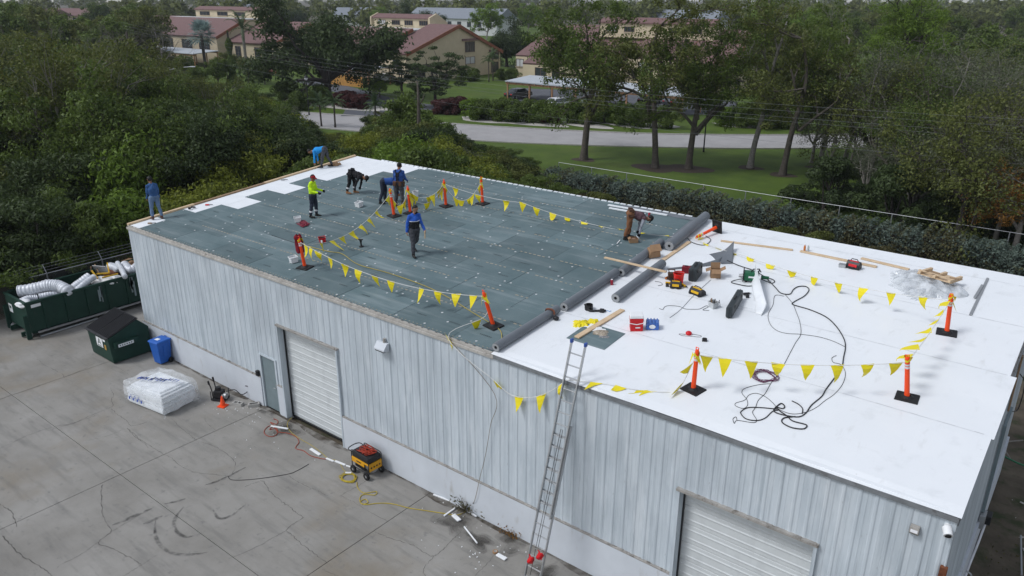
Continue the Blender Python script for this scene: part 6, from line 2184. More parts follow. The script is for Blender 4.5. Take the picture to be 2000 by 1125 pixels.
TT = [canopy_kind(141, 'mid', m_bark, '', 'tall thicket trees', Ht=10.5, r0=.18, fork=.18, per=120, name='thicket_tree', cl=.85, ls=.22, levels=2, nlimb=7, kids=(3, 5), ln=.32, spread=(12, 58)),
      canopy_kind(142, 'dark', m_barkd, '', 'tall thicket trees', Ht=10.5, r0=.18, fork=.18, per=120, name='thicket_tree', cl=.95, ls=.24, levels=2, nlimb=7, kids=(3, 5), ln=.32, spread=(12, 58)),
      canopy_kind(143, 'olive', m_barkg, '', 'tall thicket trees', Ht=10.5, r0=.16, fork=.22, per=80, name='thicket_tree', cl=.8, ls=.2, levels=2, nlimb=6, kids=(3, 5), ln=.32, spread=(10, 45))]
for k in range(44):
    px = rv.uniform(-60, 560)
    d0 = rv.uniform(52, 92)
    r_ = ray(px, 300)
    q = CAM[:2]+r_[:2]/np.linalg.norm(r_[:2])*d0
    lim = skyline(px)-(34 if px < 330 else 12)+rv.uniform(-8, 45)
    lo, hi = 0.0, 14.0
    for _k in range(18):
        mid = (lo+hi)/2
        if pix((q[0], q[1], mid))[1] > lim:
            lo = mid
        else:
            hi = mid
    if lo < 5 or q[0] > -14:
        continue
    j = rv.randrange(3)
    TT[j].put(q[0], q[1], min(1.15, lo/10.2), rv.uniform(0, 6), sz=lo/10.2, label='tall %s tree rising above the thicket shrubs' % ('mid green', 'dark green', 'thin olive')[j])
# ---- low brush between the warehouse and the back hedge
GB = 'brush between warehouse and back hedge'
BK = [shrub_kind(121, 'brown', 'low brownish brush between the white roof edge and the hedge', GB, R_=1.6, H_=1.5, N=5200, nl=16, lr=.5, ls=.17, name='low_brush', z0=.2),
      shrub_kind(122, 'olive', 'low olive brush between the white roof edge and the hedge', GB, R_=1.5, H_=1.7, N=5200, nl=16, lr=.5, ls=.17, name='low_brush', z0=.2)]
for x in np.arange(2, 34, 1.9):
    for y in (24.5, 27.5, 30.2):
        if rv.random() < (.95 if x < 20 else .55):
            BK[rv.random() < .35].put(x+rv.uniform(-.8, .8), y+rv.uniform(-.7, .7), rv.uniform(.75, 1.0)*(.8 if y > 30 else 1), rv.uniform(0, 6))
# ---- hedge and fence along the back boundary
t = thing('back_fence', 'thin chain link fence with pale top rail along the back hedge', 'fence')
B().cyl((-3, 35.2, 2.05), (60, 35.2, 2.05), .016, n=6).build('top_rail', m_steel, t)
for k in range(21):
    B().cyl((-3+k*3.05, 35.2, 0), (-3+k*3.05, 35.2, 2.05), .03, n=6).build('post', m_steel, t)
mm = B().add([(-3, 35.2, .05), (60, 35.2, .05), (60, 35.2, 2.03), (-3, 35.2, 2.03)], [(0, 1, 2, 3)])
rg = np.random.default_rng(5)
N = 60000
hx = rg.uniform(-3, 60, N)
hyz = rg.random((N, 2))
kn = rg.uniform(0, 1, 400)
kn2 = rg.uniform(0, 1, 120)
hh = 1.30+.45*np.interp(hx, np.linspace(-4, 61, 400), kn)+.35*np.interp(hx, np.linspace(-4, 61, 120), kn2)
top = rg.random(N) < .45
P = np.stack([hx, np.where(top, 33.35+1.65*hyz[:, 0], 33.3+.35*hyz[:, 0]**2), np.where(top, hh-.25*rg.random(N)**2, hh*hyz[:, 1])], 1)
P[:, 1] -= .5*np.interp(P[:, 0]+P[:, 2]*1.7, np.linspace(-4, 66, 400), kn)*np.sin(P[:, 2]*1.3)+rg.normal(0, .08, N)
Nn = np.where(top[:, None], [0, -.2, 1.0], [0, -1.0, .4])+rg.normal(size=(N, 3))*.6
hd = thing('hedge', 'silvery green hedge along the back fence', 'hedge', None)
mixm = np.interp(P[:, 0], np.linspace(-4, 61, 120), kn2)+rg.normal(0, .25, N)+(P[:, 2] < .8)*.3
sz = rg.uniform(.10, .24, N)
for sel, lf in ((mixm < .62, 'blue'), ((mixm >= .62) & (mixm < .95), 'grey'), (mixm >= .95, 'brown')):
    link('foliage', leaf_mesh('hedge_leaves', P[sel], Nn[sel], sz[sel], LG[lf], .45, .2, 5), hd)
B().bx(-3, 60, 33.75, 34.7, 0, 1.35).build('woody_core', m_barkd, hd)

# ---- tall trees on the far lawn, between hedge and road
TK = [canopy_kind(201, 'mid', m_bark, '', 'tall lawn trees', Ht=14, r0=.30, fork=.42, per=110, name='lawn_tree', cl=.85, ls=.225, ln=.29, low=.5, nlimb=5),
      canopy_kind(202, 'olive', m_bark, '', 'tall lawn trees', Ht=15, r0=.27, fork=.46, per=100, name='lawn_tree', cl=.85, ls=.225, ln=.29, spread=(18, 72), low=.45, nlimb=5),
      canopy_kind(203, 'mid', m_barkg, '', 'tall lawn trees', Ht=15, r0=.24, fork=.5, per=88, name='lawn_tree', cl=.8, ls=.21, spread=(18, 65), lean=(.08, 0), low=.5, nlimb=5)]
LT = [(1140, 312, 0, 1.12, 'leafy lawn tree with forked trunk before the left end of the carport'), (1280, 328, 1, 1.08, 'stout lawn tree standing in a wide mulch bed'),
      (1345, 330, 0, 1.0, 'lawn tree sharing the wide mulch bed, leaning slightly'), (1465, 328, 2, 1.05, 'slender pale lawn tree in a round mulch ring'), (1528, 342, 1, 1.0, 'leaning slender lawn tree in the ring closest to the hedge'),
      (1600, 328, 2, .95, 'lawn tree at the edge of the dark grove')]
for px, py, k, s, lab in LT:
    g = gp(px, py)
    TK[k].put(g[0], g[1], s, px*.7, label=lab)
    b = B()
    ring = []
    for j in range(22):
        a = 2*math.pi*j/22
        r = (2.1 if px in (1280, 1345) else 1.15)*(1+.12*math.sin(3*a+px))
        ring.append((g[0]+r*math.cos(a), g[1]+r*.8*math.sin(a), .016 if px != 1345 else .018))
    struct(b.add(ring, [tuple(range(22))]).build('mulch_bed', m_mulch))
# ---- the dark grove on the right
GK = [canopy_kind(211, 'olive', m_barkd, '', 'grove trees', Ht=13, r0=.3, fork=.22, per=75, name='grove_tree', cl=1.0, ls=.20, levels=3, nlimb=6, spread=(25, 75)),
      canopy_kind(212, 'grey', m_barkg, '', 'grove trees', Ht=13, r0=.24, fork=.22, per=44, name='grove_tree', cl=.9, ls=.15, spread=(25, 75), levels=4, kids=(2, 3), nlimb=4, shrink=.75),
      canopy_kind(213, 'mid', m_bark, '', 'grove trees', Ht=13, r0=.26, fork=.25, per=70, name='grove_tree', cl=1.0, ls=.185, spread=(25, 75))]
GR = [(1690, 345, 0, 1.05, 'dense leafy grove tree behind the palmettos'), (1745, 350, 1, 1.1, 'grey twiggy grove tree with sparse leaves'), (1865, 480, 0, .95, 'big dark trunk grove tree rising out of the hedge'),
      (1790, 380, 2, 1.0, 'mid green grove tree in the middle of the grove'), (1930, 420, 1, 1.1, 'grey twiggy grove tree towards the orange cypress'), (1985, 440, 0, 1.0, 'olive grove tree beside the orange cypress'),
      (1650, 320, 1, .95, 'thin grey grove tree on the lawn side'), (1720, 300, 2, 1.05, 'mid green grove tree close to the road'), (1850, 330, 0, 1.0, 'olive grove tree close to the road'), (1960, 350, 2, 1.0, 'mid green grove tree at the road end of the grove'), (2060, 480, 0, 1.1, 'olive grove tree just past the roof corner'), (1800, 300, 1, 1.05, 'grey twiggy grove tree across the road verge'), (1905, 300, 0, 1.1, 'olive grove tree across the road verge'), (1770, 440, 1, .62, 'low grey twiggy tree just behind the hedge'), (1940, 480, 1, .7, 'low grey twiggy tree by the big dark trunk'), (1690, 400, 1, .5, 'low grey twiggy tree over the palmettos'), (1620, 345, 1, .6, 'low grey twiggy tree spilling on to the lawn'), (1585, 318, 1, .7, 'small grey twiggy tree where lawn meets grove'), (1830, 400, 2, .8, 'mid green grove tree with low skirts of leaves'), (1740, 385, 2, .75, 'mid green grove tree leaning over the palmettos'), (1975, 510, 1, .8, 'grey twiggy tree behind the metal flashing corner'), (1900, 375, 1, 1.1, 'tall grey twiggy grove tree between the two dark trunks')]
for px, py, k, s, lab in GR:
    g = gp(px, py)
    GK[k].put(g[0], g[1], s, px*.37, label=lab)
# pine crown and orange cypress
PK = canopy_kind(221, 'lime', m_barkd, 'pine with bright soft green top above the grove', None, Ht=15, r0=.25, fork=.62, per=130, name='pine_tree', cl=.85, ls=.34, asp=.14, spread=(45, 80), ln=.17, levels=2, nlimb=8, kids=(3, 5), cat='tree', flat=.6)
g = gp(1735, 300)
PK.put(g[0], g[1], 1.12, 1.0)
CK = canopy_kind(222, 'rust', m_barkg, 'rust orange cypress at the right end of the grove', None, Ht=11, r0=.2, fork=.25, per=90, name='cypress_tree', cl=.7, ls=.2, asp=.3, spread=(30, 70), ln=.2, levels=2, nlimb=7, kids=(3, 5))
g = gp(2000, 505)
CK.put(g[0], g[1], .92, 2.0)
for px, lim, d0, lab in ((118, 8, 82, 'tall rust orange cypress above the thicket top'), (205, 6, 84, 'broad rust orange cypress beside the taller one'), (268, 24, 88, 'small rust brown cypress left of the far townhouse')):
    r_ = ray(px, 300)
    q = CAM[:2]+r_[:2]/np.linalg.norm(r_[:2])*d0
    lo = max(z for z in np.linspace(4, 16, 60) if pix((q[0], q[1], z))[1] > lim or z < 4.1)
    CK.put(q[0], q[1], lo/10.5, px*.1, label=lab)
g = gp(215, 130)
CK.put(g[0]+14, g[1]-4, 1.0, .4, label='rust orange cypress behind the thicket by the far houses')
g = gp(150, 120)
CK.put(g[0]+18, g[1]-5, .95, 2.4, label='rust orange cypress with thin crown left of the other')
# grove undergrowth
UK = shrub_kind(231, 'dark', 'dark undergrowth bush below the grove trees', 'grove undergrowth', R_=2.2, H_=3.4, N=7000, nl=22, lr=.6, ls=.22, name='undergrowth_bush', z0=.3)
for x, y in [(rv.uniform(14, 46), rv.uniform(38, 58)) for k in range(46)]:
    px, py, d = pix((x, y, 1))
    if px > 1590:
        UK.put(x, y, rv.uniform(.7, 1.2), rv.uniform(0, 6))
# palmettos at the hedge
def fan_mesh(seed, n, L_, m, arch=.5, name='fronds', width=.09, seg=7, pinn=0, up=(10, 75)):
    rg = np.random.default_rng(seed)
    b = B()
    for k in range(n):
        a = rg.uniform(0, 2*math.pi)
        el = math.radians(rg.uniform(*up))
        ln = L_*rg.uniform(.75, 1.1)
        p = np.zeros(3)
        d = np.array([math.cos(a)*math.cos(el), math.sin(a)*math.cos(el), math.sin(el)])
        pts = [p.copy()]
        for i in range(seg):
            d = d-np.array([0, 0, arch*(i+1)/seg*.55])
            d /= np.linalg.norm(d)
            p = p+d*ln/seg
            pts.append(p.copy())
        s = np.array([-math.sin(a), math.cos(a), 0])
        if not pinn:
            vs, fs = [], []
            for i, q in enumerate(pts):
                w = width*math.sin(math.pi*(.12+.88*i/seg))**.6
                vs += [tuple(q-s*w), tuple(q+s*w)]
            fs = [(2*i, 2*i+1, 2*i+3, 2*i+2) for i in range(seg)]
            b.add(vs, fs)
        else:
            b.tube([tuple(q) for q in pts], [.03*(1-.8*i/seg) for i in range(seg+1)], 3, caps=False)
            for i in range(1, pinn):
                f = i/pinn*seg
                j = min(int(f), seg-1)
                q = pts[j]+(pts[j+1]-pts[j])*(f-j)
                tdir = (pts[j+1]-pts[j])
                tdir /= np.linalg.norm(tdir)
                wl = width*math.sin(math.pi*min(.95, .15+.8*i/pinn))
                for sg in (-1, 1):
                    e = q+s*sg*wl*.8+tdir*wl*.45-np.array([0, 0, wl*rg.uniform(.2, .6)])
                    o = tdir*ln/pinn*.42
                    b.add([tuple(q-o), tuple(q+o), tuple(e)], [(0, 1, 2)])
    return b.mesh(name, m)

def fanleaf_mesh(seed, n, stem, L_, m, name):
    """fan palm: a stalk ends in a spread fan of pointed blades"""
    rg = np.random.default_rng(seed)
    b = B()
    for k in range(n):
        a = rg.uniform(0, 2*math.pi)
        el = math.radians(rg.uniform(-35, 80))
        d = np.array([math.cos(a)*math.cos(el), math.sin(a)*math.cos(el), math.sin(el)])
        c = d*stem*rg.uniform(.8, 1.1)
        b.tube([(0, 0, 0), tuple(c)], [.03, .015], 3, caps=False)
        s = np.array([-math.sin(a), math.cos(a), 0])
        u = np.cross(s, d)
        for j in range(15):
            f = math.radians(-115+230*j/14)
            e = d*math.cos(f)+s*math.sin(f)
            e = e+u*rg.uniform(-.2, .2)
            ln = L_*rg.uniform(.8, 1.05)*(.75+.25*math.cos(f))
            w = np.cross(e, u)*.055*L_
            tip = c+e*ln-np.array([0, 0, .15*ln])
            mid = c+e*ln*.55
            b.add([tuple(c), tuple(mid-w), tuple(tip), tuple(mid+w)], [(0, 1, 2, 3)])
    return b.mesh(name, m)
pm = fanleaf_mesh(7, 26, .9, .75, LG['palm'], 'palmetto_fronds')
for k, (px, py) in enumerate(((1660, 400), (1680, 405), (1700, 398), (1720, 412), (1745, 420), (1640, 405), (1780, 430), (1830, 440), (1765, 410), (1900, 450), (1690, 385), (1810, 425))):
    g = gp(px, py)
    t = thing('palmetto', 'saw palmetto clump between the hedge and the grove', 'palmetto', Matrix.Translation((g[0], g[1], .25)) @ Matrix.Rotation(k*1.3, 4, 'Z') @ Matrix.Scale(rv.uniform(.8, 1.2), 4), 'palmettos at the grove edge')
    link('fronds', pm, t)
    link('stem', B().cyl((0, 0, -.25), (0, 0, .05), .12, .07, 7).mesh('stem', m_bark), t)

# ------------------------------------------------------------------ houses, carports, palms and planting across the road
m_stucco = mat('cream_stucco', (.52, .44, .31), .9, scale=1.2, var=.06)
m_tile = mat('brown_red_roof', (.165, .098, .094), .85, scale=2.5, var=.16, stretch=(1, 1, 1), bump=.3, bscale=6)
m_fascia = mat('rust_fascia', (.22, .085, .05), .8)
m_glass = mat('window_glass', (.035, .042, .05), .12, var=.2, spec=.6)
m_flat = mat('flat_roof', (.48, .49, .49), .85, var=.12, scale=.6)
m_wframe = mat('window_frame', (.14, .10, .08), .6)
m_canopy = mat('carport_roof', (.40, .43, .46), .7, var=.06, scale=.5)
m_timber = mat('carport_timber', (.36, .20, .11), .8, var=.15)

def window(par, c, w, h, face, pane=(2, 1), name='window', blind=False):
    """face '+x' or '-y'; c is the centre on the wall"""
    def bxx(u0, u1, v0, v1, d0, d1, m, nm, p):
        if face == '+x':
            return B().bx(c[0]+d0, c[0]+d1, c[1]+u0, c[1]+u1, c[2]+v0, c[2]+v1).build(nm, m, p)
        return B().bx(c[0]+u0, c[0]+u1, c[1]-d1, c[1]-d0, c[2]+v0, c[2]+v1).build(nm, m, p)
    g = bxx(-w/2, w/2, -h/2, h/2, .005, .03, m_flat if blind else m_glass, name, par)
    f = .07
    for a in ((-w/2, w/2, h/2-f, h/2), (-w/2, w/2, -h/2, -h/2+f), (-w/2, -w/2+f, -h/2+f, h/2-f), (w/2-f, w/2, -h/2+f, h/2-f)):
        bxx(*a, .03, .09, m_wframe, 'frame', g)
    for k in range(1, pane[0]):
        x = -w/2+w*k/pane[0]
        bxx(x-f/2, x+f/2, -h/2+f, h/2-f, .03, .08, m_wframe, 'mullion', g)
    bxx(-w/2-.1, w/2+.1, -h/2-.09, -h/2-.005, .0, .14, m_stucco, 'sill', g)
    return g

def gable_block(par, x0, x1, prof, wall=True, roof_edges=(), t=.28, over=.35):
    """prof: (y, z) outline of the gable end; roof slabs lie on the listed edges"""
    B().prism(prof, x0, x1, 'x').build('wall', m_stucco, par)
    for (a, b_) in roof_edges:
        a, b_ = np.array(a), np.array(b_)
        d = b_-a
        L2 = np.linalg.norm(d)
        d = d/L2
        n = np.array([-d[1], d[0]])
        if n[1] < 0:
            n = -n
        lo = 0 if a[1] < b_[1] else 1
        e0 = a-d*(over if a[1] < b_[1] else 0)
        e1 = b_+d*(over if b_[1] < a[1] else 0)
        pr = [tuple(e0+n*.012), tuple(e1+n*.012), tuple(e1+n*t), tuple(e0+n*t)]
        rf = B().prism(pr, x0+.02, x1+over, 'x').build('roof', m_tile, par)
        pr2 = [tuple(e0+n*.0-n*.25), tuple(e1-n*.25), tuple(e1+n*(t+.03)), tuple(e0+n*(t+.03))]
        B().prism(pr2, x1+over+.004, x1+over+.12, 'x').build('fascia', m_fascia, rf)

# -- middle house, its gable faces +x
hC = thing('townhouse', 'cream townhouse with big gable end and red-brown roof behind palms', 'house')
XG = -67.5
gable_block(hC, -74.5, XG, [(82, 0), (107.3, 0), (107.3, 4.0), (95.3, 9.0), (82, 4.8)], roof_edges=(((82, 4.8), (95.3, 9.0)), ((107.3, 4.0), (95.3, 9.0))))
gable_block(hC, -92, -74.52, [(83.2, 0), (104, 0), (104, 6), (100.5, 8.1), (90.5, 8.1), (83.2, 5.9)], roof_edges=(((83.2, 5.9), (90.5, 8.3)),))
B().bx(-92, -74.4, 90.6, 100.4, 8.11, 8.3).build('flat_roof', m_flat, hC)
B().prism([(97.2, 8.31), (101.5, 8.31), (101.5, 9.2), (98.6, 10.5), (97.2, 10.0)], -92, -76, 'x').build('clerestory', m_stucco, hC)
B().prism([(96.9, 9.95), (98.7, 10.62), (98.7, 10.8), (96.9, 10.12)], -92.1, -76.3, 'x').build('clerestory_roof', m_tile, hC)
B().prism([(96.7, 8.31), (101.6, 8.31), (101.6, 9.3), (98.7, 10.95), (96.7, 10.2)], -76.28, -75.9, 'x').build('parapet_fin', m_stucco, hC)
B().prism([(96.7, 8.31), (101.6, 8.31), (101.6, 9.3), (98.7, 10.95), (96.7, 10.2)], -92.4, -92.1, 'x').build('parapet_fin', m_stucco, hC)
for x, bl in ((-89.5, True), (-85.5, False), (-82, False), (-78, False)):
    window(hC, (x, 97.19, 9.2), 2.2, .9, '-y', (4, 1), blind=bl)
b1 = B().bx(XG-.02, XG+.35, 96.2, 100.6, 6.4, 6.75).build('window_hood', m_tile, hC)
window(hC, (XG, 98.4, 5.3), 2.7, 1.9, '+x')
window(hC, (XG, 98.4, 2.9), 2.7, 1.3, '+x', (2, 1), blind=True)
B().bx(XG-.02, XG+.35, 103.9, 107.5, 4.05, 4.5).build('window_hood', m_tile, hC)
window(hC, (XG, 105.7, 3.3), 2.2, 1.3, '+x')
window(hC, (XG, 105.6, 1.2), 2.2, 2.0, '+x')
window(hC, (XG, 85.5, 1.6), 1.8, 2.2, '+x')
window(hC, (-74.5, 90.2, 7.4), 1.5, .12, '+x', (1, 1))
window(hC, (-70.0, 82, 3.2), 1.6, 1.6, '-y')
window(hC, (-78, 83.2, 3.6), 2.2, 1.6, '-y')
window(hC, (-84, 83.2, 3.6), 2.2, 1.6, '-y')
window(hC, (-88, 83.2, 1.3), 2.2, 1.8, '-y')

# -- right house, long front facing -y
hR = thing('townhouse', 'long cream townhouse behind the carport with many roof steps', 'house')
for k, (x0, x1, y0, ze, yr, zr2, yb) in enumerate(((-58.7, -54.8, 101, 3.9, 113, 8.6, 125), (-54.78, -45, 98.0, 2.9, 113, 8.9, 125), (-44.98, -36, 100.0, 3.4, 113, 8.5, 125), (-35.98, -26.5, 101.2, 4.6, 113, 9.0, 125), (-26.48, -18.4, 101.0, 4.3, 112, 8.8, 124))):
    gable_block(hR, x0, x1, [(y0, 0), (yb, 0), (yb, 4), (yr, zr2), (y0, ze)], roof_edges=(((y0, ze), (yr, zr2)), ((yb, 4), (yr, zr2))), over=.02 if k < 4 else .35)
    window(hR, ((x0+x1)/2-1.0, y0, ze-1.1), 2.4 if x1-x0 > 5 else 1.7, 1.4, '-y', (2, 1), blind=k in (0, 3))
    if x1-x0 > 5:
        window(hR, ((x0+x1)/2+2.2, y0, 1.3), 1.6, 1.9, '-y', (2, 1))
B().prism([(108, 7.4), (114, 7.4), (114, 8.4), (109.6, 10.4), (108, 9.8)], -45.5, -24, 'x').build('clerestory', m_stucco, hR)
B().prism([(107.7, 9.75), (109.7, 10.5), (109.7, 10.7), (107.7, 9.95)], -45.6, -23.8, 'x').build('clerestory_roof', m_tile, hR)
for x in (-43, -39.5, -31, -27):
    window(hR, (x, 107.99, 8.8), 2.0, .9, '-y', (3, 1), blind=x == -43)
window(hR, (-18.4, 106, 3.2), 2.0, 1.5, '+x')
window(hR, (-18.4, 106, 1.2), 2.0, 1.8, '+x')

# -- left house
hL = thing('townhouse', 'far cream townhouse with red-brown roof behind the silver palm', 'house')
gable_block(hL, -160, -127, [(83.6, 0), (104, 0), (104, 5), (94, 9.0), (91, 9.0), (83.6, 5.6)], roof_edges=(((83.6, 5.6), (91, 9.0)),))
B().bx(-160, -126.8, 91.1, 95.5, 9.01, 9.2).build('flat_roof', m_flat, hL)
gable_block(hL, -126.98, -110.5, [(86, 0), (106, 0), (106, 4.6), (96, 8.5), (86, 4.6)], roof_edges=(((86, 4.6), (96, 8.5)), ((106, 4.6), (96, 8.5))))
gable_block(hL, -176, -160.02, [(87, 0), (106, 0), (106, 5), (95, 9.0), (87, 5.2)], roof_edges=(((87, 5.2), (95, 9.0)),))
B().prism([(95.6, 9.21), (99, 9.21), (99, 10), (97, 11.3), (95.6, 10.8)], -154, -128, 'x').build('clerestory', m_stucco, hL)
B().prism([(95.3, 10.75), (97.1, 11.42), (97.1, 11.6), (95.3, 10.95)], -154.2, -127.8, 'x').build('clerestory_roof', m_tile, hL)
for x in (-150, -142.5, -135.5):
    window(hL, (x, 95.6, 10.0), 4.2, .9, '-y', (3, 1))
for x in (-155, -147, -139, -132):
    window(hL, (x, 83.6, 3.9), 4.2, 2.0, '-y', (3, 1))
window(hL, (-123, 86, 2.6), 2.0, 2.6, '-y')
window(hL, (-116, 86, 2.6), 2.0, 2.6, '-y')
window(hL, (-110.5, 90, 4.0), 2.2, 1.8, '+x')
window(hL, (-110.5, 97, 4.0), 2.2, 1.8, '+x')
# far houses
for k, (px, py, w, h, m, lab) in enumerate(((880, 45, 46, 9.5, m_flat, 'far grey-white house block behind the gable house'), (440, 30, 22, 10, m_flat, 'far grey roofed house with white chimney'), (150, 30, 26, 8, m_stucco, 'far cream house glimpsed behind the orange cypresses'), (255, 40, 16, 8, m_stucco, 'far cream house with red roof beside the dead trunks'), (60, 32, 26, 8, m_stucco, 'far cream house at the left edge behind trees'), (700, 30, 24, 8.5, m_flat, 'far grey house behind the dark oak'), (1330, 40, 30, 8.5, m_flat, 'far grey house beyond the long townhouse'))):
    g = gp(px, py+22)
    t = thing('far_house', lab, 'house', GM(g[0], g[1], .25*(k % 3)))
    b = B().bx(-w/2, w/2, 0, 12, 0, h*.62)
    b.build('wall', m, t)
    rm = mat('slate_grey_roof', (.20, .22, .25), .8) if m is m_flat else m_tile
    B().prism([(-.6, h*.61), (12.6, h*.61), (6, h)], -w/2-.4, w/2+.4, 'x').build('roof', rm, t)
    for q in range(int(w/5)):
        B().bx(-w/2+1.6+q*5, -w/2+3.6+q*5, -.06, .02, h*.3, h*.5).build('window', m_glass, t)
    if k == 1:
        B().bx(5, 7, 4, 5.5, h*.7, h+2).build('chimney', m_white, t)

# -- carports
def carport(label, x0, x1, y0, y1, z0, n, closed=False):
    t = thing('carport', label, 'carport')
    B().prism([(y0, z0), (y1, z0+.35), (y1, z0+.5), (y0, z0+.15)], x0, x1, 'x').build('roof', m_canopy, t)
    B().bx(x0, x1, y0+.2, y0+.4, z0-.32, z0-.005).build('beam', m_timber, t)
    B().bx(x0, x1, y1-.4, y1-.2, z0+.0, z0+.30).build('beam', m_timber, t)
    for k in range(n+1):
        x = x0+.3+(x1-x0-.6)*k/n
        B().bx(x-.09, x+.09, y0+.2, y0+.38, 0, z0-.32).build('post', m_timber, t)
        B().bx(x-.09, x+.09, y1-.4, y1-.22, 0, z0).build('post', m_timber, t)
    k = 0
    x = x0+.6
    while x < x1:
        B().bx(x-.05, x+.05, y0-.05, y0+.9, z0-.15, z0-.02).build('rafter', m_timber, t)
        x += 1.2
    return t
carport('long white roofed timber carport in front of the long townhouse', -40.8, -12.5, 75.5, 81.5, 2.55, 7)
carport('short carport with tan boards beside the gable house', -80, -69, 74.5, 80, 2.5, 2)
t = thing('board_fence', 'tan board screen at the gable house driveway', 'screen')
for k in range(20):
    B().bx(-77+.42*k, -77+.40+.42*k, 72.9, 73.0, 0, 1.7+.0*k).build('board', mat('tan_boards', (.42, .22, .06), .8), t)
carport('white roofed carport below the far townhouse', -150, -124, 76, 82, 2.6, 6)
# -- cars
def car(label, px, py, rot, col, z=0.0):
    g = gp(px, py)
    m = mat('car_paint_%d' % px, col, .25, var=.03, spec=.6)
    t = thing('parked_car', label, 'car', GM(g[0], g[1], rot))
    prof = [(-2.2, .35), (-2.25, .75), (-2.05, .95), (-1.5, 1.0), (-.9, 1.42), (.7, 1.45), (1.35, 1.02), (2.1, .88), (2.28, .65), (2.25, .35)]
    b = B()
    n = len(prof)
    vs = []
    for y, k in ((-.86, 1), (-.7, 1.0), (.7, 1.0), (.86, 1)):
        for x, z in prof:
            yy = y if z < 1.05 else (y*.78)
            vs.append((x*(1 if abs(y) < .8 else .985), yy, z if abs(y) < .8 or z > 1.05 else z*.97+.01))
    fs = []
    for s in range(3):
        for i in range(n):
            j = (i+1) % n
            fs.append((s*n+i, s*n+j, (s+1)*n+j, (s+1)*n+i))
    fs += [tuple(range(n)), tuple(range(4*n-1, 3*n-1, -1))]
    b.add(vs, fs).build('body', m, t, smooth='auto')
    for sg in (-1, 1):
        B().add([(-1.3, sg*.875, 1.0), (1.2, sg*.875, 1.0), (.62, sg*.705, 1.38), (-.85, sg*.705, 1.36)], [(0, 1, 2, 3)]).build('side_window', m_glass, t)
    B().add([(1.37, -.62, 1.04), (1.37, .62, 1.04), (.74, .52, 1.44), (.74, -.52, 1.44)], [(0, 1, 2, 3)]).build('windscreen', m_glass, t)
    B().add([(-1.52, -.62, 1.03), (-1.52, .62, 1.03), (-.94, .52, 1.42), (-.94, -.52, 1.42)], [(0, 1, 2, 3)]).build('rear_window', m_glass, t)
    for x in (-1.35, 1.4):
        for y in (-.8, .8):
            w = B().cyl((x, y-.1, .33), (x, y+.1, .33), .33, n=16).build('wheel', m_dark, t)
            B().cyl((x, y-.105, .33), (x, y+.105, .33), .19, n=12).build('rim', m_alu, w)
    for y in (-.6, .6):
        B().box((2.24, y, .68), (.06, .36, .14)).build('headlight', m_refl, t)
        B().box((-2.23, y, .78), (.06, .3, .14)).build('tail_light', m_red, t)
    return t
car('white car parked out in the open left of the carport posts', 1088, 212, 1.4, (.62, .63, .65))
car('silver car half out of the carport', 1158, 208, 1.5, (.30, .33, .36))
car('black car parked inside the carport', 1270, 203, 1.55, (.015, .016, .02))
car('grey car parked at the right carport bay', 1318, 206, 1.55, (.12, .13, .15))
car('dark car in the shaded left carport bay', 1012, 192, 1.5, (.02, .022, .03))
car('red car parked by the far lawn', 515, 147, .5, (.42, .03, .03))
car('white covered car beside the tan board screen', 754, 160, .2, (.55, .57, .60))
# -- palms
def palm(label, px, py, h, fr, r=.18, mt=None, name='palm_tree', sag=0, rot=0.0, g=None, lean=(0, 0)):
    g = gp(px, py) if g is None else g
    t = thing(name, label, 'palm', GM(g[0], g[1], rot))
    pts = [(lean[0]*h*(i/5)**2, lean[1]*h*(i/5)**2, h*i/5) for i in range(6)]
    B().tube(pts, [r*1.3]+[r]*4+[r*.8], 9).build('trunk', mt or m_barkg, t, smooth=True)
    f = link('fronds', fr, t)
    f.location = pts[-1]
    return t
royal = fan_mesh(31, 17, 4.6, LG['palm'], arch=.75, width=.75, seg=9, pinn=26, up=(-5, 80), name='royal_fronds')
rp_ = palm('tall royal palm with pale trunk before the far townhouse', 482, 133, 7.8, royal, .30)
B().cyl((0, 0, 6.6), (0, 0, 8.1), .28, .16, 10).build('crownshaft', LG['palm'], rp_)
bism = fanleaf_mesh(33, 34, 1.9, 2.1, LG['bism'], 'bismarck_fronds')
palm('silver-blue fan palm before the far townhouse', 402, 135, 6.6, bism, .3, m_barkd, 'fan_palm')
small = fan_mesh(34, 15, 2.0, LG['palm'], arch=.8, width=.45, seg=7, pinn=16, up=(-10, 80), name='small_fronds')
for k, (px, py, h, lab) in enumerate(((955, 160, 3.6, 'multi-stem palm on the lawn by the gable wall'), (963, 158, 4.2, 'taller stem of the palm pair by the gable wall'), (628, 247, 2.6, 'small palm on the near road edge, leftmost of three'), (655, 249, 2.9, 'small palm on the near road edge, middle of three'), (735, 258, 3.0, 'small palm at the near road edge beside the bushy tree'), (742, 190, 2.4, 'little palm behind the maroon shrubs'), (600, 205, 3.2, 'young palm below the dark oak'))):
    palm(lab, px, py, h, small, .10, m_bark, rot=k*1.1, lean=(.06*(k % 3-1), .03))
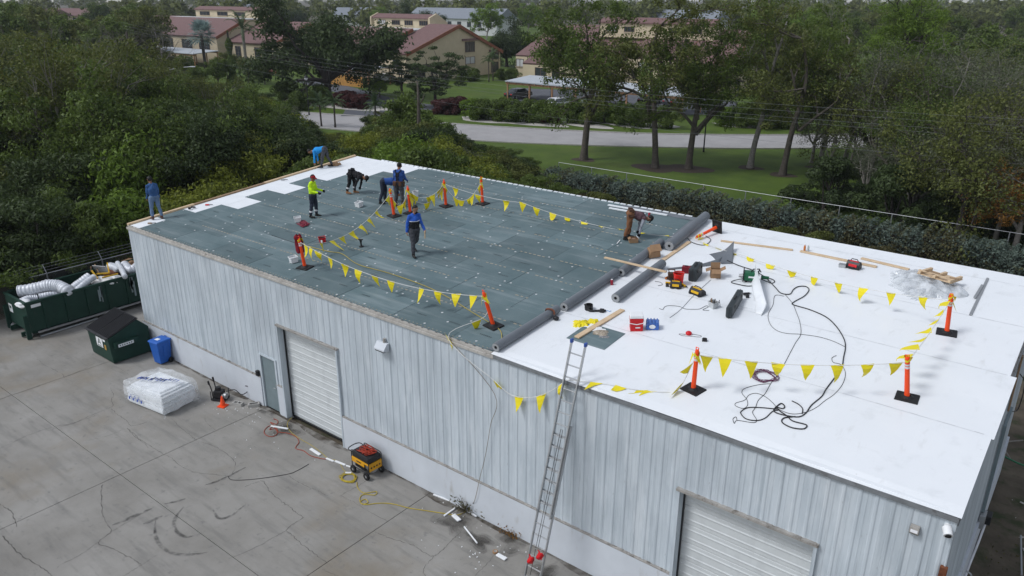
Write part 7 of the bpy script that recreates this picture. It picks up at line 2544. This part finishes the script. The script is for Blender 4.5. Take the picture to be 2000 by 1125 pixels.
# -- lamp posts, street light, utility poles and wires
def lamppost(label, px, py, h):
    g = gp(px, py)
    t = thing('lamp_post', label, 'lamp post', GM(g[0], g[1]))
    B().tube([(0, 0, 0), (0, 0, .5), (0, 0, h)], [.11, .07, .06], 8).build('pole', m_black, t, smooth='auto')
    B().lathe([(.06, h), (.2, h+.12), (.22, h+.3), (.15, h+.5), (.02, h+.6)], 10).build('lantern', m_refl, t, smooth='auto')
    B().lathe([(.26, h+.3), (.2, h+.45), (.03, h+.62)], 10).build('cap', m_black, t, smooth='auto')
lamppost('black lamp post at the road edge among the lawn trees', 1374, 297, 4.2)
lamppost('black lamp post with green-grey lantern left of the dark oak', 604, 225, 4.3)
g = gp(331, 175)
hh = 7.6
g = gp(331, 132, hh)
t = thing('street_light', 'pale concrete street light pole with curved arm above the thicket', 'street light', Matrix.Translation((g[0], g[1], 0)))
hh = 7.6
B().tube([(0, 0, 0), (0, 0, hh)], [.16, .10], 8).build('pole', m_kerb, t)
B().tube(smooth_path([(0, 0, hh-.2), (.9, .6, hh+.0), (1.8, 1.2, hh+.1)], 6), .035, 6).build('arm', m_refl, t)
B().box((1.95, 1.3, hh+.1), (.5, .2, .10), rz=.6).build('lamp_head', m_refl, t, bevel=.03)
t = thing('dead_tree', 'bare brown dead trunk rising behind the far eave', 'trunk', GM(-17.3, 34.3))
B().tube([(0, 0, 0), (.08, 0, 2), (-.05, .03, 4), (.05, 0, 5.6), (.0, 0, 7.4)], [.24, .2, .17, .13, .06], 9).build('trunk', m_bark, t, smooth=True)
B().tube([(0, 0, 5.2), (.4, .2, 5.9), (.5, .3, 6.4)], [.07, .05, .02], 6).build('branch', m_bark, t)
for k, (x, y) in enumerate(((-75, 38.5), (75, 38.5))):
    t = thing('utility_pole', ['wooden utility pole hidden among the western thicket', 'wooden utility pole past the grove'][k], 'utility pole', GM(x, y))
    B().tube([(0, 0, 0), (0, 0, 9.6)], [.18, .12], 9).build('pole', m_bark, t)
    B().bx(-.06, .06, -1.1, 1.1, 8.6, 8.75).build('crossarm', m_bark, t)
ws = [((1000, 172), (1500, 192)), ((1000, 184), (1500, 200)), ((1000, 194), (1500, 212)), ((1000, 203), (1500, 217)), ((1000, 233), (1500, 262))]
for k, (a, b_) in enumerate(ws):
    Y = 38.5+(k-2)*.4
    A_, B_ = wp(*a, Y), wp(*b_, Y)
    sl = (B_[2]-A_[2])/(B_[0]-A_[0])
    z = lambda x: (A_[2]+B_[2])/2+.0006*(x-(A_[0]+B_[0])/2)**2
    o = B().tube([(x, Y, z(x)) for x in np.linspace(-75, 75, 40)], .006, 4).build('overhead_wire', m_gutter)
    tag(o, 'thin overhead wire strung above the back boundary', 'wire', 'overhead wires')
# dead leaning snag and bare pale trees on the left
t = thing('dead_snag', 'pale broken dead branch leaning out of the thicket', 'branch', Matrix.Translation(gp(285, 200, 4.2)))
B().tube([(.9, .2, -1.6), (.2, 0, -.1), (-.45, -.2, .9), (-.5, -.2, 1.5)], [.10, .09, .07, .03], 7).build('stem', m_barkg, t, smooth=True)
# -- planting across the road
HK = shrub_kind(301, 'mid', '', 'clipped shrubs along the gravel bed', R_=2.0, H_=2.1, N=7000, nl=22, lr=.6, ls=.2, name='clipped_shrub', z0=.3)
HL = shrub_kind(302, 'lime', '', 'clipped shrubs along the gravel bed', R_=2.0, H_=2.1, N=7000, nl=22, lr=.6, ls=.2, name='clipped_shrub', z0=.3)
HR = shrub_kind(303, 'red', '', 'maroon shrubs beside the driveway', R_=1.6, H_=1.5, N=5000, nl=16, lr=.55, ls=.2, name='maroon_shrub', z0=.2)
for k, (px, py, kk, s) in enumerate(((925, 232, HL, 1.0), (945, 233, HK, 1.0), (975, 236, HK, 1.1), (1005, 238, HK, 1.05), (1035, 238, HK, 1.1), (1065, 240, HK, 1.1), (1120, 240, HK, 1.1), (1150, 242, HK, 1.15), (1180, 240, HL, .95), (1215, 245, HK, 1.0), (1250, 248, HK, 1.1), (1300, 250, HK, 1.0), (1410, 245, HL, .9), (1450, 248, HK, 1.1), (1490, 250, HK, 1.2), (1530, 250, HK, 1.2), (1215, 215, HL, .5), (900, 160, HK, .9), (925, 158, HK, .9), (980, 156, HK, .8), (1000, 156, HK, .8), (480, 132, HK, .9), (510, 133, HK, .8), (585, 215, HK, 1.0), (560, 200, HK, 1.2), (625, 205, HK, 1.1))):
    g = gp(px, py)
    kk.put(g[0], g[1], s, k*1.7, label='%s leafy shrub trimmed round on the planting across the road' % ('lime' if kk is HL else 'mid green'))
for k, (px, py) in enumerate(((690, 210), (705, 212), (675, 208), (860, 222), (880, 223), (895, 220), (1080, 240))):
    g = gp(px, py)
    HR.put(g[0], g[1], 1.0+.1*(k % 3), k*1.3, label='maroon leafed shrub beside the driveway bend')
def blob(name, cx, cy, rx, ry, m, z, ph=0.0):
    ring = [(cx+rx*math.cos(a)*(1+.15*math.sin(3*a+ph)), cy+ry*math.sin(a)*(1+.15*math.sin(2*a+ph)), z) for a in np.linspace(0, 2*math.pi, 30)[:-1]]
    struct(B().add(ring, [tuple(range(29))]).build(name, m))
for k, (px, py, rx, ry) in enumerate(((950, 235, 4, 1.8), (1000, 238, 5, 1.6), (1050, 241, 4, 1.6), (1140, 244, 4, 1.5), (1230, 246, 3, 1.2), (1290, 246, 2.5, 1.2), (1440, 246, 3, 1.2), (660, 208, 7, 2.0), (720, 210, 4, 1.8))):
    g = gp(px, py)
    blob('gravel_bed', g[0], g[1], rx, ry, m_gravel, .026+.0012*k, k)
# -- big trees beyond the road
OK_ = canopy_kind(311, 'dark', m_barkd, '', 'trees around the houses', Ht=16, r0=.5, fork=.16, per=125, name='oak_tree', cl=1.4, ls=.42, nlimb=7, levels=3, ln=.29, spread=(25, 80))
g = gp(640, 200)
OK_.put(g[0], g[1], 1.3, .5, label='huge dark oak in front of the middle houses')
g = gp(690, 150)
OK_.put(g[0], g[1], .8, 1.9, label='dark oak behind the huge one at the driveway')
for px, py, s, lab in ((825, 75, 1.0, 'round dark tree standing behind the gable house roof'), (990, 130, .8, 'dark tree right of the gable house'), (560, 60, 1.0, 'dark tree behind the far townhouse roof'), (60, 80, .9, 'dark broadleaf tree at the left end of the far houses')):
    g = gp(px, py)
    OK_.put(g[0], g[1], s, px*.1, label=lab)
TB = canopy_kind(312, 'dark', m_barkd, 'flat layered black-green tree before the gable house', None, Ht=8.5, r0=.25, fork=.25, per=120, name='layered_tree', cl=.8, ls=.3, nlimb=6, levels=2, ln=.36, spread=(40, 78), flat=.32)
g = gp(850, 208)
TB.put(g[0], g[1], 1.05, 2.2)
g = gp(775, 190)
TB.put(g[0]-2, g[1]+3, .85, .6, label='smaller flat layered tree left of the other')
MT = canopy_kind(313, 'lime', m_barkg, '', 'trees around the houses', Ht=11, r0=.2, fork=.35, per=70, name='light_tree', cl=.8, ls=.36, levels=2, nlimb=5, kids=(3, 5))
for px, py, s, lab in ((950, 90, 1.25, 'light green open tree right of the gable apex'), (740, 62, 1.0, 'light green tree behind the huge oak'), (410, 40, 1.0, 'light green tree behind the far townhouse'), (1030, 75, 1.2, 'light green tree left of the long townhouse'), (1480, 110, 1.1, 'light green tree at the right end of the long townhouse'), (1560, 120, 1.2, 'light green tree on the lawn behind the road bend'), (740, 195, .28, 'tiny round tree on the driveway lawn')):
    g = gp(px, py)
    MT.put(g[0], g[1], s, px*.3, label=lab)
BT = canopy_kind(314, 'mid', m_bark, 'bushy round tree behind the far eave by the dead trunk', None, Ht=6.6, r0=.2, fork=.2, per=150, name='bushy_tree', cl=.7, ls=.24, levels=2, nlimb=6, ln=.24, kids=(3, 5), spread=(20, 65))
BT.put(-20.8, 36.0, 1.22, .4)
BT.put(-10.5, 30.0, .85, 2.4, label='bushy green tree by the far eave between two orange posts')
BT.put(-13.5, 33.0, .95, 4.0, label='bushy green tree right of the dead trunk')
# ivy column
g = gp(455, 160)
t = thing('ivy_column', 'tall ivy covered trunk before the royal palm', 'tree', Matrix.Translation((g[0]+8, g[1]-5, 0)))
rg = np.random.default_rng(8)
N = 5000
zz = rg.random(N)*8.8
rad = (1.25*(1-zz/10.5)+.3*np.sin(zz*2.1))*.75
a = rg.random(N)*6.283
P = np.stack([rad*np.cos(a), rad*np.sin(a), zz], 1)
link('foliage', leaf_mesh('ivy_leaves', P, np.stack([np.cos(a), np.sin(a), .4+0*a], 1)+rg.normal(size=(N, 3))*.5, rg.uniform(.16, .32, N), LG['mid'], .7, .4, 8), t)
link('trunk', B().tube([(0, 0, 0), (0, 0, 8.6)], [.3, .15], 8).mesh('ivy_trunk', m_barkd), t)
# bare trees
BR = canopy_kind(321, 'grey', m_twig, '', 'bare grey trees', Ht=12, r0=.16, fork=.3, per=0, name='bare_tree', levels=4, nlimb=4, kids=(2, 4), ln=.25, spread=(18, 48))
for k, (x, y, s, lab) in enumerate(((gp(60, 150)[0]+10, gp(60, 150)[1], .95, 'bare pale forked tree at the upper left'), (gp(290, 150)[0]+12, gp(290, 150)[1]-3, 1.05, 'bare grey trunk left of the far townhouse'), (gp(225, 150)[0]+10, gp(225, 150)[1]-3, 1.0, 'bare grey trunk between the cypresses'), (gp(1655, 345)[0], gp(1655, 345)[1], .75, 'bare grey tree drooping over the lawn edge'), (gp(1830, 380)[0], gp(1830, 380)[1], .95, 'bare grey tree in the middle of the grove'), (gp(1940, 400)[0], gp(1940, 400)[1], .95, 'bare grey tree beside the orange cypress'), (gp(1880, 340)[0], gp(1880, 340)[1], 1.05, 'bare grey tree at the grove back'), (gp(1700, 360)[0], gp(1700, 360)[1], .8, 'bare grey tree left of the pine trunk'), (gp(1780, 350)[0], gp(1780, 350)[1], 1.1, 'bare grey tree with high thin crown'), (gp(1910, 440)[0], gp(1910, 440)[1], .85, 'bare grey tree just behind the hedge'), (gp(1990, 470)[0], gp(1990, 470)[1], .95, 'bare grey tree at the hedge end'), (gp(150, 170)[0]+8, gp(150, 170)[1], .9, 'bare grey tree standing in the thicket back'))):
    BR.put(x, y, s, k*1.1, label=lab)
# right: vines on thin stems rising by the hedge
# ---- far woods: one mass to the horizon
rg = np.random.default_rng(77)
Pl, Nl, Sl = [], [], []
tr_n = 0
for k in range(760):
    py = 2+60*rg.random()**1.3
    px = rg.uniform(-150, 2150)
    g = gp(px, py)
    if np.linalg.norm(g[:2]-CAM[:2]) < 150:
        continue
    dist = np.linalg.norm(g-CAM)
    h = rg.uniform(7, 12)
    if dist < 260 and (660 < px < 1000 or 320 < px < 560) and py > 24:
        continue
    n = int(150 if dist > 350 else 260)
    lob = make_lobes(rg, 9, h*.42, h, h*.25, h*.2)
    P, Nn = lobes_points(lob, n, rg, .7, .6)
    Pl.append(P+np.array([g[0], g[1], 0]))
    Nl.append(Nn)
    Sl.append(rg.uniform(.9, 1.8, n)*(1.35 if dist > 350 else 1.0))
P, Nn, S_ = np.concatenate(Pl), np.concatenate(Nl), np.concatenate(Sl)
half = rg.random(len(P)) < .5
o = link('far_woods', leaf_mesh('far_woods', P, Nn, S_, LG['olive'], .75, .3, 4), None, kind='stuff')
o['label'] = 'mixed green woods fading towards the horizon'
# mid-distance belt behind the road on the right and around houses
FK = [canopy_kind(331, 'mid', m_bark, '', 'belt trees behind the townhouses', Ht=12, r0=.25, fork=.25, per=60, name='belt_tree', cl=1.1, ls=.5, levels=2, nlimb=6, kids=(3, 5), ln=.3), canopy_kind(332, 'olive', m_bark, '', 'belt trees behind the townhouses', Ht=12, r0=.25, fork=.25, per=60, name='belt_tree', cl=1.1, ls=.5, levels=2, nlimb=6, kids=(3, 5), ln=.3)]
for k in range(95):
    px, py = rv.uniform(-80, 2080), rv.uniform(28, 95)
    g = gp(px, py)
    dst = np.linalg.norm(g-CAM)
    if dst > 420 or (640 < px < 1020 and py > 42) or (310 < px < 640 and py > 45) or (1000 <= px < 1500 and py > 60):
        continue
    kk = rv.random() < .5
    FK[kk].put(g[0], g[1], rv.uniform(.7, 1.15), rv.uniform(0, 6), label='%s green belt tree among the far houses' % ('olive' if kk else 'mid'))
for k, (px, py) in enumerate([(rv.uniform(-60, 330), rv.uniform(95, 165)) for q in range(30)]+[(rv.uniform(330, 560), rv.uniform(150, 175)) for q in range(7)]):
    g = gp(px, py)
    kk = rv.random() < .5
    FK[kk].put(g[0], g[1], rv.uniform(.85, 1.25)*(.38 if px > 300 else 1), rv.uniform(0, 6), label='%s green tree between the thicket and the far houses' % ('olive' if kk else 'mid'), group='trees behind the thicket')
for k, (px, py) in enumerate([(rv.uniform(1490, 2080), rv.uniform(60, 215)) for q in range(26)]):
    g = gp(px, py)
    kk = rv.random() < .5
    FK[kk].put(g[0], g[1], rv.uniform(.7, 1.1), rv.uniform(0, 6), label='%s green tree behind the grove across the road' % ('olive' if kk else 'mid'), group='trees behind the grove')
for k, (px, py, s_, lab) in enumerate(((120, 105, .95, 'rust brown cypress with bare lower trunk'), (255, 120, .8, 'small rust cypress by the bare trunks'), (310, 125, .7, 'thin rust cypress left of the far townhouse'))):
    g = gp(px, py)
    CK.put(g[0], g[1], s_, k*2.0, label=lab)
# ---- dirt side yard: sticks and a green hose
rr = random.Random(31)
for k, (a, b_, m, lab) in enumerate((((1962, 863), (1998, 861), m_barkg, 'pale stick lying in the dirt side yard'), ((1960, 875), (1973, 897), m_barkg, 'short pale stick by the longer one'), ((1994, 1046), (1995, 1125), m_steel, 'thin grey conduit length in the dirt side yard'))):
    A_, B_ = gp(*a), gp(*b_)
    o = B().tube([(A_[0], A_[1], .0), (B_[0], B_[1], .02)], .025, 6).build('stick', m)
    tag(o, lab, 'stick')
cord('garden_hose', 'green hose lying in the dirt side yard', [(1955, 890), (1985, 905), (2010, 915)], .03, mat('hose_green', (.03, .16, .08), .5), fn=lambda x, y: gp(x, y), onroof=False)
dl = B()
for k in range(500):
    x, y = rr.uniform(31, 38), rr.uniform(-6, 30)
    s = rr.uniform(.01, .05)
    dl.box((x, y, -.12+s*.3), (s*2.5, s, s*.6), rz=rr.uniform(0, 3))
o = dl.build('dirt_litter', m_gravel, kind='stuff')
o['label'] = 'pale stones and litter in the dirt side yard'
rg = np.random.default_rng(13)
N = 9000
P = np.stack([rg.uniform(30.9, 42, N), rg.uniform(-8, 33, N), np.full(N, -.1)+rg.random(N)*.06], 1)
keep = np.sin(P[:, 0]*1.3+P[:, 1]*.7)+np.sin(P[:, 1]*1.9)+rg.normal(0, .6, N) > .3
P = P[keep]
o = link('ground_weeds', leaf_mesh('ground_weeds', P, rg.normal(size=(len(P), 3))+[0, 0, .8], rg.uniform(.05, .14, len(P)), LG['brown'], .4, 0, 3), None, kind='stuff')
o['label'] = 'dry weeds over the dirt side yard'
# weeds at the plinth
t = thing('weed_tuft', 'dead grey weed tuft at the foot of the plinth', 'weed', GM(18.45, -.14))
link('stems', fan_mesh(55, 60, .5, mat('dry_weed', (.10, .085, .06), .9, var=.4), arch=.5, width=.008, seg=4, up=(20, 85), name='weed_stems'), t)
link('dry_leaves', leaf_mesh('weed_leaves', np.random.default_rng(2).normal(0, .13, (160, 3))*[2, .7, 1]+[0, 0, .17], np.random.default_rng(3).normal(size=(160, 3)), np.random.default_rng(4).uniform(.05, .12, 160), LG['brown'], .4, .2, 2), t)
t = thing('weed_tuft', 'small rusty weed tuft along the plinth towards the ladder', 'weed', GM(20.2, -.18))
link('dry_leaves', leaf_mesh('weed_leaves', np.random.default_rng(6).normal(0, .10, (90, 3))*[2, .7, .6]+[0, 0, .07], np.random.default_rng(3).normal(size=(90, 3)), np.random.default_rng(4).uniform(.05, .12, 90), LG['rust'], .4, .2, 2), t)
for o_ in list(bpy.data.objects):                            # unused prototypes
    if o_.parent is None and o_.type == 'EMPTY' and o_.get('label') == '':
        for c in list(o_.children):
            bpy.data.objects.remove(c)
        bpy.data.objects.remove(o_)

# ------------------------------------------------------------------ thin air that softens the far houses and woods
hz = bpy.data.materials.new('haze_air')
hz.use_nodes = True
_n = hz.node_tree
_n.nodes.remove(_n.nodes['Principled BSDF'])
_v = _n.nodes.new('ShaderNodeVolumePrincipled')
_v.inputs['Color'].default_value = (.86, .92, 1.0, 1)
_v.inputs['Density'].default_value = 0.00016
_n.links.new(_v.outputs[0], _n.nodes['Material Output'].inputs['Volume'])
o = B().bx(-1502, 902, -302, 1902, -1.2, 22).build('haze', hz, kind='stuff')
o['label'] = 'faint grey air between the yard and the far woods'
